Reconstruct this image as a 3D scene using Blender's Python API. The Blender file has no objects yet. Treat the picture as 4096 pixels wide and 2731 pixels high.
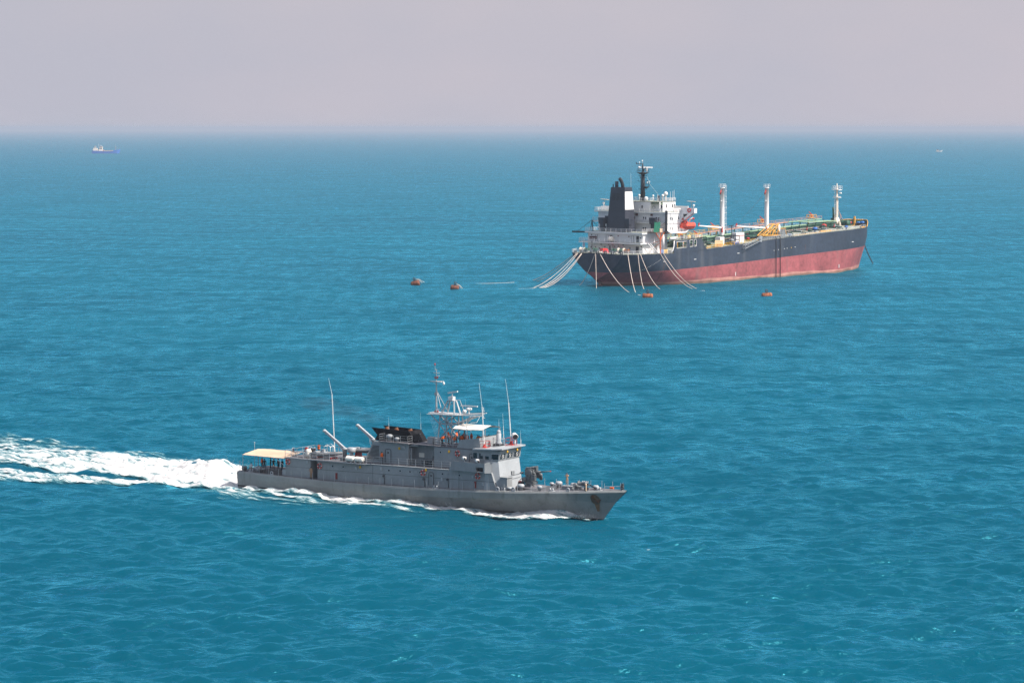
import bpy, bmesh, math, random
import numpy as np
from mathutils import Vector, Matrix

S = bpy.context.scene
COL = S.collection
R = math.radians
rnd = random.Random(7)

# ------------------------------------------------------------------ camera
CAM_H = 53.0
cam_d = bpy.data.cameras.new("camera")
cam = bpy.data.objects.new("camera", cam_d)
COL.objects.link(cam)
cam_d.sensor_width = 36.0
cam_d.lens = 36.0 * 9800.0 / 4096.0
cam_d.clip_start = 1.0
cam_d.clip_end = 120000.0
cam.location = (0, 0, CAM_H)
cam.rotation_euler = (R(90) - math.atan((1365.5 - 511.0) / 9800.0), 0, 0)
S.camera = cam

# ------------------------------------------------------------------ sky, sun, exposure
SUN_EL, SUN_AZ = 51.0, -21.0          # elevation; azimuth of the sun, counter-clockwise from +X
wd = bpy.data.worlds.new("World")
S.world = wd
wd.use_nodes = True
nt = wd.node_tree
for n in list(nt.nodes):
    nt.nodes.remove(n)
w_out = nt.nodes.new("ShaderNodeOutputWorld")
sky = nt.nodes.new("ShaderNodeTexSky")
sky.sky_type = 'NISHITA'
sky.sun_disc = False
sky.sun_elevation = R(SUN_EL)
sky.sun_rotation = R(90 - SUN_AZ)
sky.air_density = 1.3
sky.dust_density = 4.0
sky.ozone_density = 1.5
bg1 = nt.nodes.new("ShaderNodeBackground")
bg1.inputs[1].default_value = 0.14
bg2 = nt.nodes.new("ShaderNodeBackground")        # pale lilac humid haze that thins towards the zenith
bg2.inputs[0].default_value = (0.545, 0.485, 0.57, 1)
bg2.inputs[1].default_value = 0.785
tc = nt.nodes.new("ShaderNodeTexCoord")
sx = nt.nodes.new("ShaderNodeSeparateXYZ")
mr = nt.nodes.new("ShaderNodeMapRange")
mr.interpolation_type = 'SMOOTHSTEP'
mr.inputs[1].default_value = 0.0
mr.inputs[2].default_value = 0.42
mr.inputs[3].default_value = 0.97
mr.inputs[4].default_value = 0.12
nz = nt.nodes.new("ShaderNodeTexNoise")           # very faint unevenness of the haze
nz.inputs["Scale"].default_value = 4.5
nz.inputs["Detail"].default_value = 4.0
mp = nt.nodes.new("ShaderNodeMapping")
mp.inputs["Scale"].default_value = (1, 1, 2.2)
hr = nt.nodes.new("ShaderNodeValToRGB")
hr.color_ramp.elements[0].position = 0.35
hr.color_ramp.elements[0].color = (0.495, 0.493, 0.575, 1)
hr.color_ramp.elements[1].position = 0.68
hr.color_ramp.elements[1].color = (0.580, 0.532, 0.588, 1)
mx = nt.nodes.new("ShaderNodeMixShader")
L = nt.links.new
L(tc.outputs["Generated"], mp.inputs[0]); L(mp.outputs[0], nz.inputs["Vector"])
L(nz.outputs["Fac"], hr.inputs[0]); L(hr.outputs[0], bg2.inputs[0])
L(tc.outputs["Generated"], sx.inputs[0])
L(sx.outputs["Z"], mr.inputs[0]); L(mr.outputs[0], mx.inputs[0])
L(sky.outputs[0], bg1.inputs[0]); L(bg1.outputs[0], mx.inputs[1]); L(bg2.outputs[0], mx.inputs[2])
L(mx.outputs[0], w_out.inputs[0])

sun_d = bpy.data.lights.new("sun", 'SUN')
sun_d.energy = 4.6
sun_d.angle = R(0.6)
sun_d.color = (1.0, 0.94, 0.87)
sun = bpy.data.objects.new("sun", sun_d)
COL.objects.link(sun)
sdir = Vector((math.cos(R(SUN_EL)) * math.cos(R(SUN_AZ)), math.cos(R(SUN_EL)) * math.sin(R(SUN_AZ)), math.sin(R(SUN_EL))))
sun.rotation_euler = sdir.to_track_quat('Z', 'Y').to_euler()
sun.location = (0, 0, 500)

S.view_settings.view_transform = 'Standard'
S.view_settings.look = 'None'
S.view_settings.exposure = 0.42
S.view_settings.gamma = 1.0
S.view_settings.use_curve_mapping = False
S.cycles.use_denoising = True
S.cycles.denoising_prefilter = 'NONE'
S.cycles.max_bounces = 6
S.cycles.volume_bounces = 0
S.cycles.caustics_reflective = False
S.cycles.caustics_refractive = False

# ------------------------------------------------------------------ materials
MATS = {}


def nmat(name):
    m = bpy.data.materials.new(name)
    m.use_nodes = True
    nt = m.node_tree
    return m, nt, nt.nodes["Principled BSDF"]


def paint(name, col, rough=0.5, var=0.12, scale=0.6, streak=0.0, streak_col=(0.12, 0.07, 0.04), metal=0.0, fine=0.05, bump=0.0, spec=0.4, sscale=1.0):
    """painted or plain surface: two scales of uneven tone, optional run-down streaks of grime or rust"""
    if name in MATS:
        return MATS[name]
    m, nt, p = nmat(name)
    N = nt.nodes
    Lk = nt.links.new
    p.inputs["Roughness"].default_value = rough
    p.inputs["Metallic"].default_value = metal
    p.inputs["Specular IOR Level"].default_value = spec
    tc = N.new("ShaderNodeTexCoord")
    n1 = N.new("ShaderNodeTexNoise"); n1.inputs["Scale"].default_value = scale; n1.inputs["Detail"].default_value = 6
    n2 = N.new("ShaderNodeTexNoise"); n2.inputs["Scale"].default_value = scale * 9; n2.inputs["Detail"].default_value = 3
    Lk(tc.outputs["Object"], n1.inputs["Vector"]); Lk(tc.outputs["Object"], n2.inputs["Vector"])
    a = N.new("ShaderNodeMapRange"); a.inputs[1].default_value = 0.3; a.inputs[2].default_value = 0.7
    a.inputs[3].default_value = 1 - var; a.inputs[4].default_value = 1 + var
    b = N.new("ShaderNodeMapRange"); b.inputs[1].default_value = 0.3; b.inputs[2].default_value = 0.7
    b.inputs[3].default_value = 1 - fine; b.inputs[4].default_value = 1 + fine
    Lk(n1.outputs["Fac"], a.inputs[0]); Lk(n2.outputs["Fac"], b.inputs[0])
    mu = N.new("ShaderNodeMath"); mu.operation = 'MULTIPLY'
    Lk(a.outputs[0], mu.inputs[0]); Lk(b.outputs[0], mu.inputs[1])
    vm = N.new("ShaderNodeVectorMath"); vm.operation = 'SCALE'
    vm.inputs[0].default_value = col[:3]
    Lk(mu.outputs[0], vm.inputs["Scale"])
    out = vm.outputs[0]
    if streak > 0:
        mpn = N.new("ShaderNodeMapping"); mpn.inputs["Scale"].default_value = (1.6 * sscale, 1.6 * sscale, 0.12 * sscale)
        n3 = N.new("ShaderNodeTexNoise"); n3.inputs["Scale"].default_value = 0.9; n3.inputs["Detail"].default_value = 5
        Lk(tc.outputs["Object"], mpn.inputs[0]); Lk(mpn.outputs[0], n3.inputs["Vector"])
        c = N.new("ShaderNodeMapRange"); c.inputs[1].default_value = 0.56; c.inputs[2].default_value = 0.75
        c.inputs[4].default_value = streak
        Lk(n3.outputs["Fac"], c.inputs[0])
        mxn = N.new("ShaderNodeMix"); mxn.data_type = 'RGBA'
        mxn.inputs["B"].default_value = (*streak_col, 1)
        Lk(c.outputs[0], mxn.inputs["Factor"]); Lk(out, mxn.inputs["A"])
        out = mxn.outputs["Result"]
    Lk(out, p.inputs["Base Color"])
    if bump > 0:
        bp = N.new("ShaderNodeBump"); bp.inputs["Strength"].default_value = bump; bp.inputs["Distance"].default_value = 0.03
        Lk(n2.outputs["Fac"], bp.inputs["Height"]); Lk(bp.outputs[0], p.inputs["Normal"])
    MATS[name] = m
    return m


def glass(name, col=(0.015, 0.02, 0.025)):
    if name in MATS:
        return MATS[name]
    m, nt, p = nmat(name)
    p.inputs["Base Color"].default_value = (*col, 1)
    p.inputs["Roughness"].default_value = 0.08
    p.inputs["Specular IOR Level"].default_value = 0.6
    MATS[name] = m
    return m


# ------------------------------------------------------------------ sea surface height
wr = random.Random(11)
WAVES = []
for i in range(120):
    t = (i + wr.random()) / 120
    lam = 1.0 * (26.0 / 1.0) ** t
    ang = R(-82) + wr.gauss(0, 0.52)              # direction the waves run, roughly towards the camera
    amp = 0.0205 * lam ** 0.26 * wr.uniform(0.5, 1.4)
    if lam < 2.2:
        amp *= 0.6
    if lam > 6:
        amp *= (6 / lam) ** 0.5 * (1.7 if lam > 11 else 1.0)
    WAVES.append((2 * math.pi / lam, math.cos(ang), math.sin(ang), amp, wr.uniform(0, 6.283), lam))
HF = CAM_H * 9800.0 / 4.0


def calm(x, y):
    """1 on open sea, lower in the sheltered slick beside the moving ship"""
    lx, ly = to_ship_np(PSHIP, x, y)
    c = np.exp(-((lx - 34) / 24.0) ** 4) * np.clip(1 - np.abs(ly + 14) / 13.0, 0, 1) ** 0.7
    lx2, ly2 = to_ship_np(TSHIP, x, y)
    c2 = np.exp(-((lx2 - 90) / 65.0) ** 4) * np.exp(-((ly2 + 26) / 13.0) ** 2)
    return 1 - 0.72 * c - 0.5 * c2


def sea(x, y, with_h=False):
    d = np.maximum(np.hypot(x, y), 20.0)
    cell = d * d / HF * 0.72                       # radial spacing of the sheet at this range
    z = np.zeros_like(x)
    dx = np.zeros_like(x)
    dy = np.zeros_like(x)
    ux, uy = x / d, y / d
    cm = calm(x, y)
    for k, cx, cy, a, ph, lam in WAVES:
        rad = np.abs(cx * ux + cy * uy) + 0.12
        w = np.clip((lam / rad / cell - 2.4) / 3.0, 0, 1)
        if lam < 9:
            w = w * cm
        if not w.any():
            continue
        t = k * (cx * x + cy * y) + ph
        s = np.sin(t)
        z += a * w * s
        c = np.cos(t) * a * w * 0.4
        dx += cx * c
        dy += cy * c
    return z, dx, dy


# ship frames: origin at the stern on the waterline, heading angle from +X
PSHIP = (-38.682, 363.2227, R(-34.438))
TSHIP = (28.698, 820.850, R(48.813))


def to_ship_np(F, x, y):
    c, s = math.cos(F[2]), math.sin(F[2])
    X, Y = x - F[0], y - F[1]
    return X * c + Y * s, -X * s + Y * c


def from_ship(F, x, y, z=0.0):
    c, s = math.cos(F[2]), math.sin(F[2])
    return Vector((F[0] + x * c - y * s, F[1] + x * s + y * c, z))


def hull_wave(lx, ly):
    """water pushed up by the patrol ship: bow wave along the side, hump behind the stern"""
    a = np.abs(ly)
    h = 0.55 * np.exp(-((lx - 55.5) / 5.5) ** 2) * np.exp(-((a - 2.2) / 2.6) ** 2)
    h += 0.28 * np.exp(-((lx - 40) / 7.0) ** 2) * np.exp(-((a - 5.2) / 2.0) ** 2)
    h += 0.30 * np.exp(-((lx - 22) / 3.0) ** 2) * np.exp(-((a - 5.0) / 1.6) ** 2)
    h += 0.30 * np.exp(-((lx - 14) / 3.0) ** 2) * np.exp(-((a - 5.0) / 1.6) ** 2)
    back = np.exp(-((lx + 9) / 5.5) ** 2)
    h += 1.55 * np.exp(-((lx + 10.0) / 3.6) ** 2) * np.exp(-((ly - 3.4) / 3.0) ** 2) + 0.9 * np.exp(-((lx + 15.5) / 2.6) ** 2) * np.exp(-((ly - 4.6) / 3.0) ** 2) + 0.7 * back * np.exp(-((ly + 1) / 4.2) ** 2)
    h += 0.55 * np.exp(-((lx + 26) / 9.0) ** 2) * np.exp(-((ly - 6) / 5.0) ** 2)
    h -= 0.5 * np.exp(-((lx - 0) / 4) ** 2) * np.exp(-(ly / 4) ** 2)
    h -= 0.30 * np.exp(-((lx + 34) / 16) ** 2) * np.exp(-((ly + 7.5) / 2.5) ** 2)
    return h


def grid_mesh(name, X, Y, Z):
    nr, nc = X.shape
    me = bpy.data.meshes.new(name)
    co = np.stack([X, Y, Z], -1).reshape(-1, 3).astype(np.float32)
    i = np.arange(nr * nc).reshape(nr, nc)
    q = np.stack([i[:-1, :-1], i[:-1, 1:], i[1:, 1:], i[1:, :-1]], -1).reshape(-1, 4).astype(np.int32)
    me.vertices.add(len(co)); me.vertices.foreach_set("co", co.ravel())
    me.loops.add(q.size); me.loops.foreach_set("vertex_index", q.ravel())
    me.polygons.add(len(q))
    me.polygons.foreach_set("loop_start", np.arange(0, q.size, 4, dtype=np.int32))
    me.polygons.foreach_set("loop_total", np.full(len(q), 4, dtype=np.int32))
    me.polygons.foreach_set("use_smooth", np.ones(len(q), dtype=bool))
    me.update(calc_edges=True)
    return me


def attr(me, name, v):
    a = me.attributes.new(name, 'FLOAT', 'POINT')
    a.data.foreach_set("value", v.ravel().astype(np.float32))


# water sheet: fine inside the view, coarse all round, out to the horizon
v_rows = np.linspace(2960, 600, 1020)
D = np.concatenate([[4, 40, 90, 140], CAM_H * 9800.0 / (v_rows - 511.0), [6400, 7300, 8500, 10000, 13000, 18000, 26000, 36000]])
az_in = np.linspace(R(90 + 15.5), R(90 - 15.5), 1180)
az = np.concatenate([np.linspace(R(270), R(90 + 17), 40), az_in, np.linspace(R(90 - 17), R(-90), 40)])
AZ, DD = np.meshgrid(az, D)
X0, Y0 = DD * np.cos(AZ), DD * np.sin(AZ)
Zw, dxw, dyw = sea(X0, Y0)
fade = ((np.abs(AZ - R(90)) < R(16.5)) & (DD > 150)).astype(float)
lx, ly = to_ship_np(PSHIP, X0, Y0)
Zw = Zw * fade + hull_wave(lx, ly)
me = grid_mesh("sea", X0 - dxw * fade, Y0 - dyw * fade, Zw)
attr(me, "calm", calm(X0, Y0))
# sparse whitecaps: only on the highest crests, inside a few patches
pr = np.random.RandomState(5)
caps = np.zeros_like(X0)
CAPS = []
for k in range(30):
    u = pr.uniform(0, 4096); v = 560 + 2171 * pr.uniform(0, 1) ** 1.3
    dd = CAM_H * 9800.0 / (v - 511.0)
    cx = (u - 2048) / 9800.0 * dd
    CAPS.append((cx, dd, pr.uniform(0.25, 1.0) * (0.55 + dd / 700.0)))
for cx, cy, r in CAPS:
    msk = np.exp(-((X0 - cx) / (1.5 * r)) ** 2 - ((Y0 - cy) / (0.9 * r)) ** 2)
    caps = np.maximum(caps, msk * np.clip((Zw - 0.02) / 0.12, 0, 1))
attr(me, "caps", caps)

m, nt, p = nmat("sea_water")
N = nt.nodes
Lk = nt.links.new
p.inputs["Specular IOR Level"].default_value = 0.0
p.inputs["Roughness"].default_value = 0.9
tc = N.new("ShaderNodeTexCoord")
geo = N.new("ShaderNodeNewGeometry")
big = N.new("ShaderNodeTexNoise"); big.inputs["Scale"].default_value = 0.006; big.inputs["Detail"].default_value = 4
Lk(geo.outputs["Position"], big.inputs["Vector"])
rmp = N.new("ShaderNodeValToRGB")
rmp.color_ramp.elements[0].position = 0.3; rmp.color_ramp.elements[0].color = (0.0001, 0.054, 0.089, 1)
rmp.color_ramp.elements[1].position = 0.7; rmp.color_ramp.elements[1].color = (0.0002, 0.072, 0.113, 1)
Lk(big.outputs["Fac"], rmp.inputs[0])
# ripples too small for the sheet
hs = None
for sc_, st, an in ((0.045, 3.2, 0.05), (0.14, 2.1, -0.12), (0.40, 1.05, 0.14), (1.0, 0.32, -0.06), (2.6, 0.06, 0.0)):
    mpn = N.new("ShaderNodeMapping"); mpn.inputs["Rotation"].default_value = (0, 0, an); mpn.inputs["Scale"].default_value = (0.68, 1.0, 1)
    nn = N.new("ShaderNodeTexNoise"); nn.inputs["Scale"].default_value = sc_; nn.inputs["Detail"].default_value = 4
    nn.inputs["Distortion"].default_value = 0.5
    Lk(geo.outputs["Position"], mpn.inputs[0]); Lk(mpn.outputs[0], nn.inputs["Vector"])
    mm = N.new("ShaderNodeMath"); mm.operation = 'MULTIPLY'; mm.inputs[1].default_value = st
    Lk(nn.outputs["Fac"], mm.inputs[0])
    if hs is None:
        hs = mm.outputs[0]
    else:
        ad = N.new("ShaderNodeMath"); ad.operation = 'ADD'; Lk(hs, ad.inputs[0]); Lk(mm.outputs[0], ad.inputs[1]); hs = ad.outputs[0]
ca = N.new("ShaderNodeAttribute"); ca.attribute_name = "calm"
bp = N.new("ShaderNodeBump"); bp.inputs["Distance"].default_value = 1.0
bs = N.new("ShaderNodeMath"); bs.operation = 'MULTIPLY'; bs.inputs[1].default_value = 0.86
Lk(ca.outputs["Fac"], bs.inputs[0]); Lk(bs.outputs[0], bp.inputs["Strength"])
Lk(hs, bp.inputs["Height"]); flat = N.new("ShaderNodeCombineXYZ"); flat.inputs[2].default_value = 1.0     # light coming up out of the water does not follow the ripples
Lk(flat.outputs[0], p.inputs["Normal"])
gl = N.new("ShaderNodeBsdfGlossy"); gl.inputs["Roughness"].default_value = 0.27; gl.inputs["Color"].default_value = (0.16, 0.80, 1.0, 1)
Lk(bp.outputs[0], gl.inputs["Normal"])
fz = N.new("ShaderNodeFresnel"); fz.inputs["IOR"].default_value = 1.333; Lk(bp.outputs[0], fz.inputs["Normal"])
# wind patches: ruffled and smoother water mirror the sky unequally
mpg = N.new("ShaderNodeMapping"); mpg.inputs["Rotation"].default_value = (0, 0, 0.25); mpg.inputs["Scale"].default_value = (0.55, 1.3, 1)
gu = N.new("ShaderNodeTexNoise"); gu.inputs["Scale"].default_value = 0.035; gu.inputs["Detail"].default_value = 8; gu.inputs["Roughness"].default_value = 0.68
Lk(geo.outputs["Position"], mpg.inputs[0]); Lk(mpg.outputs[0], gu.inputs["Vector"])
gr = N.new("ShaderNodeMapRange"); gr.inputs[1].default_value = 0.33; gr.inputs[2].default_value = 0.67; gr.inputs[3].default_value = 0.50; gr.inputs[4].default_value = 1.20
Lk(gu.outputs["Fac"], gr.inputs[0])
mpg2 = N.new("ShaderNodeMapping"); mpg2.inputs["Rotation"].default_value = (0, 0, -0.12); mpg2.inputs["Scale"].default_value = (1.5, 0.5, 1)
gu2 = N.new("ShaderNodeTexNoise"); gu2.inputs["Scale"].default_value = 0.14; gu2.inputs["Detail"].default_value = 4; gu2.inputs["Roughness"].default_value = 0.6
Lk(geo.outputs["Position"], mpg2.inputs[0]); Lk(mpg2.outputs[0], gu2.inputs["Vector"])
gr2 = N.new("ShaderNodeMapRange"); gr2.inputs[1].default_value = 0.32; gr2.inputs[2].default_value = 0.68; gr2.inputs[3].default_value = 0.58; gr2.inputs[4].default_value = 1.40
Lk(gu2.outputs["Fac"], gr2.inputs[0])
gm = N.new("ShaderNodeMath"); gm.operation = 'MULTIPLY'; Lk(gr.outputs[0], gm.inputs[0]); Lk(gr2.outputs[0], gm.inputs[1])
fk = N.new("ShaderNodeMath"); fk.operation = 'MULTIPLY'; fk.use_clamp = True; Lk(gm.outputs[0], fk.inputs[1]); Lk(fz.outputs[0], fk.inputs[0])
# whitecap foam
cp = N.new("ShaderNodeAttribute"); cp.attribute_name = "caps"
fn = N.new("ShaderNodeTexNoise"); fn.inputs["Scale"].default_value = 1.1; fn.inputs["Detail"].default_value = 6; fn.inputs["Roughness"].default_value = 0.65
mpf = N.new("ShaderNodeMapping"); mpf.inputs["Scale"].default_value = (0.45, 1, 1)
Lk(geo.outputs["Position"], mpf.inputs[0]); Lk(mpf.outputs[0], fn.inputs["Vector"])
fm = N.new("ShaderNodeMath"); fm.operation = 'MULTIPLY'
Lk(cp.outputs["Fac"], fm.inputs[0]); Lk(fn.outputs["Fac"], fm.inputs[1])
fr_ = N.new("ShaderNodeMapRange"); fr_.inputs[1].default_value = 0.50; fr_.inputs[2].default_value = 0.52
Lk(fm.outputs[0], fr_.inputs[0])
mxc = N.new("ShaderNodeMix"); mxc.data_type = 'RGBA'
Lk(fr_.outputs[0], mxc.inputs["Factor"]); Lk(rmp.outputs[0], mxc.inputs["A"]); mxc.inputs["B"].default_value = (0.85, 0.85, 0.83, 1)
Lk(mxc.outputs["Result"], p.inputs["Base Color"])
iv = N.new("ShaderNodeMath"); iv.operation = 'SUBTRACT'; iv.inputs[0].default_value = 1.0; Lk(fr_.outputs[0], iv.inputs[1])
fk2 = N.new("ShaderNodeMath"); fk2.operation = 'MULTIPLY'; Lk(fk.outputs[0], fk2.inputs[0]); Lk(iv.outputs[0], fk2.inputs[1])
mxs = N.new("ShaderNodeMixShader"); Lk(fk2.outputs[0], mxs.inputs[0]); Lk(p.outputs[0], mxs.inputs[1]); Lk(gl.outputs[0], mxs.inputs[2])
Lk(mxs.outputs[0], N["Material Output"].inputs["Surface"])
me.materials.append(m)
sea_o = bpy.data.objects.new("sea", me)
COL.objects.link(sea_o)
sea_o["kind"] = "structure"
sea_o["label"] = "choppy teal sea reaching to the hazy horizon"

# haze: one box of even pale air round everything
HAZE_DENSITY = 0.85e-4
bm = bmesh.new()
bmesh.ops.create_cube(bm, size=1.0)
hm = bpy.data.meshes.new("haze")
bm.to_mesh(hm); bm.free()
haze = bpy.data.objects.new("haze", hm)
COL.objects.link(haze)
haze.scale = (74000, 74000, 64.0)
haze.location = (0, 0, 30.0)
haze["kind"] = "stuff"
haze["label"] = "pale lilac sea haze"
m = bpy.data.materials.new("haze_air"); m.use_nodes = True
nt = m.node_tree
for n in list(nt.nodes):
    nt.nodes.remove(n)
o_ = nt.nodes.new("ShaderNodeOutputMaterial")
pv = nt.nodes.new("ShaderNodeVolumePrincipled")
pv.inputs["Color"].default_value = (0.50, 0.575, 0.69, 1)
pv.inputs["Density"].default_value = HAZE_DENSITY
nt.links.new(pv.outputs[0], o_.inputs["Volume"])
hm.materials.append(m)

# ------------------------------------------------------------------ mesh helpers
class MB:
    def __init__(s):
        s.v, s.f, s.m, s.sm = [], [], [], []
        s.mi, s.smooth = 0, False

    def add(s, vs, fs):
        o = len(s.v)
        s.v += [tuple(p) for p in vs]
        for f in fs:
            s.f.append(tuple(o + i for i in f)); s.m.append(s.mi); s.sm.append(s.smooth)

    def box(s, x0, x1, y0, y1, z0, z1):
        s.hexa([(x0, y0, z0), (x1, y0, z0), (x1, y1, z0), (x0, y1, z0), (x0, y0, z1), (x1, y0, z1), (x1, y1, z1), (x0, y1, z1)])

    def hexa(s, p):
        s.add(p, [(0, 3, 2, 1), (4, 5, 6, 7), (0, 1, 5, 4), (1, 2, 6, 5), (2, 3, 7, 6), (3, 0, 4, 7)])

    def prism(s, a, b):
        """two matching outlines, closed into a solid"""
        n = len(a)
        s.add(list(a) + list(b), [tuple(range(n - 1, -1, -1)), tuple(range(n, 2 * n))] + [(i, (i + 1) % n, n + (i + 1) % n, n + i) for i in range(n)])

    def xz(s, poly, y0, y1):
        s.prism([(x, y0, z) for x, z in poly], [(x, y1, z) for x, z in poly])

    def yz(s, poly, x0, x1):
        s.prism([(x0, y, z) for y, z in poly], [(x1, y, z) for y, z in poly])

    def xy(s, poly, z0, z1):
        a = z0 if callable(z0) else (lambda x: z0)
        b = z1 if callable(z1) else (lambda x: z1)
        s.prism([(x, y, a(x)) for x, y in poly], [(x, y, b(x)) for x, y in poly])

    def tube(s, p0, p1, r0, r1=None, n=6, caps=True):
        r1 = r0 if r1 is None else r1
        p0, p1 = Vector(p0), Vector(p1)
        d = (p1 - p0)
        if d.length < 1e-6:
            return
        d.normalize()
        u = d.orthogonal().normalized(); w = d.cross(u)
        vs = []
        for p, r in ((p0, r0), (p1, r1)):
            for k in range(n):
                a = 2 * math.pi * k / n
                vs.append(p + u * (r * math.cos(a)) + w * (r * math.sin(a)))
        fs = [(k, (k + 1) % n, n + (k + 1) % n, n + k) for k in range(n)]
        if caps:
            fs += [tuple(range(n - 1, -1, -1)), tuple(range(n, 2 * n))]
        s.add(vs, fs)

    def path(s, pts, r, n=5):
        pts = [Vector(p) for p in pts]
        o = len(s.v)
        prev = None
        for i, p in enumerate(pts):
            d = (pts[min(i + 1, len(pts) - 1)] - pts[max(i - 1, 0)]).normalized()
            u = d.orthogonal().normalized() if prev is None else (prev - d * prev.dot(d)).normalized()
            prev = u
            w = d.cross(u)
            rr = r[i] if isinstance(r, (list, tuple)) else r
            for k in range(n):
                a = 2 * math.pi * k / n
                s.v.append(tuple(p + u * (rr * math.cos(a)) + w * (rr * math.sin(a))))
        for i in range(len(pts) - 1):
            for k in range(n):
                s.f.append((o + i * n + k, o + i * n + (k + 1) % n, o + (i + 1) * n + (k + 1) % n, o + (i + 1) * n + k)); s.m.append(s.mi); s.sm.append(True)
        s.f.append(tuple(o + k for k in range(n - 1, -1, -1))); s.m.append(s.mi); s.sm.append(False)
        e = o + (len(pts) - 1) * n
        s.f.append(tuple(e + k for k in range(n))); s.m.append(s.mi); s.sm.append(False)

    def lathe(s, c, prof, n=12, axis='z'):
        c = Vector(c)
        vs = []
        for r, h in prof:
            for k in range(n):
                a = 2 * math.pi * k / n
                p = (r * math.cos(a), r * math.sin(a), h)
                if axis == 'x':
                    p = (p[2], p[0], p[1])
                elif axis == 'y':
                    p = (p[1], p[2], p[0])
                vs.append(c + Vector(p))
        fs = []
        for i in range(len(prof) - 1):
            for k in range(n):
                fs.append((i * n + k, i * n + (k + 1) % n, (i + 1) * n + (k + 1) % n, (i + 1) * n + k))
        fs += [tuple(range(n - 1, -1, -1)), tuple((len(prof) - 1) * n + k for k in range(n))]
        s.add(vs, fs)

    def ball(s, c, r, n=10, m=6, sc=(1, 1, 1)):
        prof = [(max(1e-3, math.sin(math.pi * i / m)), -math.cos(math.pi * i / m)) for i in range(m + 1)]
        sm = s.smooth; s.smooth = True
        c = Vector(c); vs = []
        for rr, h in prof:
            for k in range(n):
                a = 2 * math.pi * k / n
                vs.append((c.x + r * sc[0] * rr * math.cos(a), c.y + r * sc[1] * rr * math.sin(a), c.z + r * sc[2] * h))
        fs = [(i * n + k, i * n + (k + 1) % n, (i + 1) * n + (k + 1) % n, (i + 1) * n + k) for i in range(m) for k in range(n)]
        s.add(vs, fs); s.smooth = sm

    def torus(s, c, R_, r, axis='y', n=16, m=6, a0=0, a1=2 * math.pi):
        c = Vector(c)
        full = abs(a1 - a0 - 2 * math.pi) < 1e-6
        ns = n if full else n + 1
        vs = []
        for i in range(ns):
            a = a0 + (a1 - a0) * i / n
            for k in range(m):
                b = 2 * math.pi * k / m
                q = ((R_ + r * math.cos(b)) * math.cos(a), (R_ + r * math.cos(b)) * math.sin(a), r * math.sin(b))
                if axis == 'y':
                    q = (q[0], q[2], q[1])
                elif axis == 'x':
                    q = (q[2], q[0], q[1])
                vs.append(c + Vector(q))
        sm = s.smooth; s.smooth = True
        s.add(vs, [(i * m + k, ((i + 1) % ns) * m + k, ((i + 1) % ns) * m + (k + 1) % m, i * m + (k + 1) % m) for i in range(n) for k in range(m)])
        s.smooth = sm

    def rail(s, pts, h=1.05, bars=3, gap=1.6, r=0.028, posts=True):
        pts = [Vector(p) for p in pts]
        for a, b in zip(pts[:-1], pts[1:]):
            for k in range(bars):
                z = Vector((0, 0, h * (k + 1) / bars))
                s.tube(a + z, b + z, r, n=4, caps=False)
            if posts:
                nn = max(1, int(round((b - a).length / gap)))
                for i in range(nn + 1):
                    p = a.lerp(b, i / nn)
                    s.tube(p, p + Vector((0, 0, h)), r * 1.15, n=4)

    def build(s, name, mat, parent=None, loc=None, label=None, bevel=0.0):
        me = bpy.data.meshes.new(name)
        me.from_pydata(s.v, [], s.f)
        mats = mat if isinstance(mat, (list, tuple)) else [mat]
        for m_ in mats:
            me.materials.append(m_)
        me.polygons.foreach_set("material_index", s.m)
        me.polygons.foreach_set("use_smooth", s.sm)
        bm = bmesh.new(); bm.from_mesh(me)
        bmesh.ops.recalc_face_normals(bm, faces=bm.faces)
        if bevel > 0:
            es = [e for e in bm.edges if len(e.link_faces) == 2 and e.calc_face_angle(0) > 0.6]
            bmesh.ops.bevel(bm, geom=es, offset=bevel, segments=1, affect='EDGES', clamp_overlap=True)
        bm.to_mesh(me); bm.free()
        o = bpy.data.objects.new(name, me)
        COL.objects.link(o)
        if parent is not None:
            o.parent = parent
        if loc is not None:
            o.location = loc
        if label:
            o["label"] = label
        return o


def tag(o, label, cat, group=None, kind=None):
    o["label"] = label
    o["category"] = cat
    if group:
        o["group"] = group
    if kind:
        o["kind"] = kind
    return o


def thing(name, label, cat, loc=(0, 0, 0), rz=0.0, group=None, tilt=None):
    o = bpy.data.objects.new(name, None)
    o.empty_display_size = 0.3
    COL.objects.link(o)
    o.location = loc
    o.rotation_euler = (tilt[0] if tilt else 0, tilt[1] if tilt else 0, rz)
    return tag(o, label, cat, group)


def copy_tree(o, parent=None):
    c = o.copy()
    COL.objects.link(c)
    c.parent = parent
    for ch in list(o.children):
        copy_tree(ch, c)
    return c


def onship(F, o, x, y, z, rz=0.0):
    """set a loose thing down on a ship, in that ship's own measures"""
    o.location = from_ship(F, x, y, z)
    o.rotation_euler = (o.rotation_euler[0], o.rotation_euler[1], F[2] + rz)
    return o


def ip(tab, x):
    return float(np.interp(x, [t[0] for t in tab], [t[1] for t in tab]))


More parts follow.
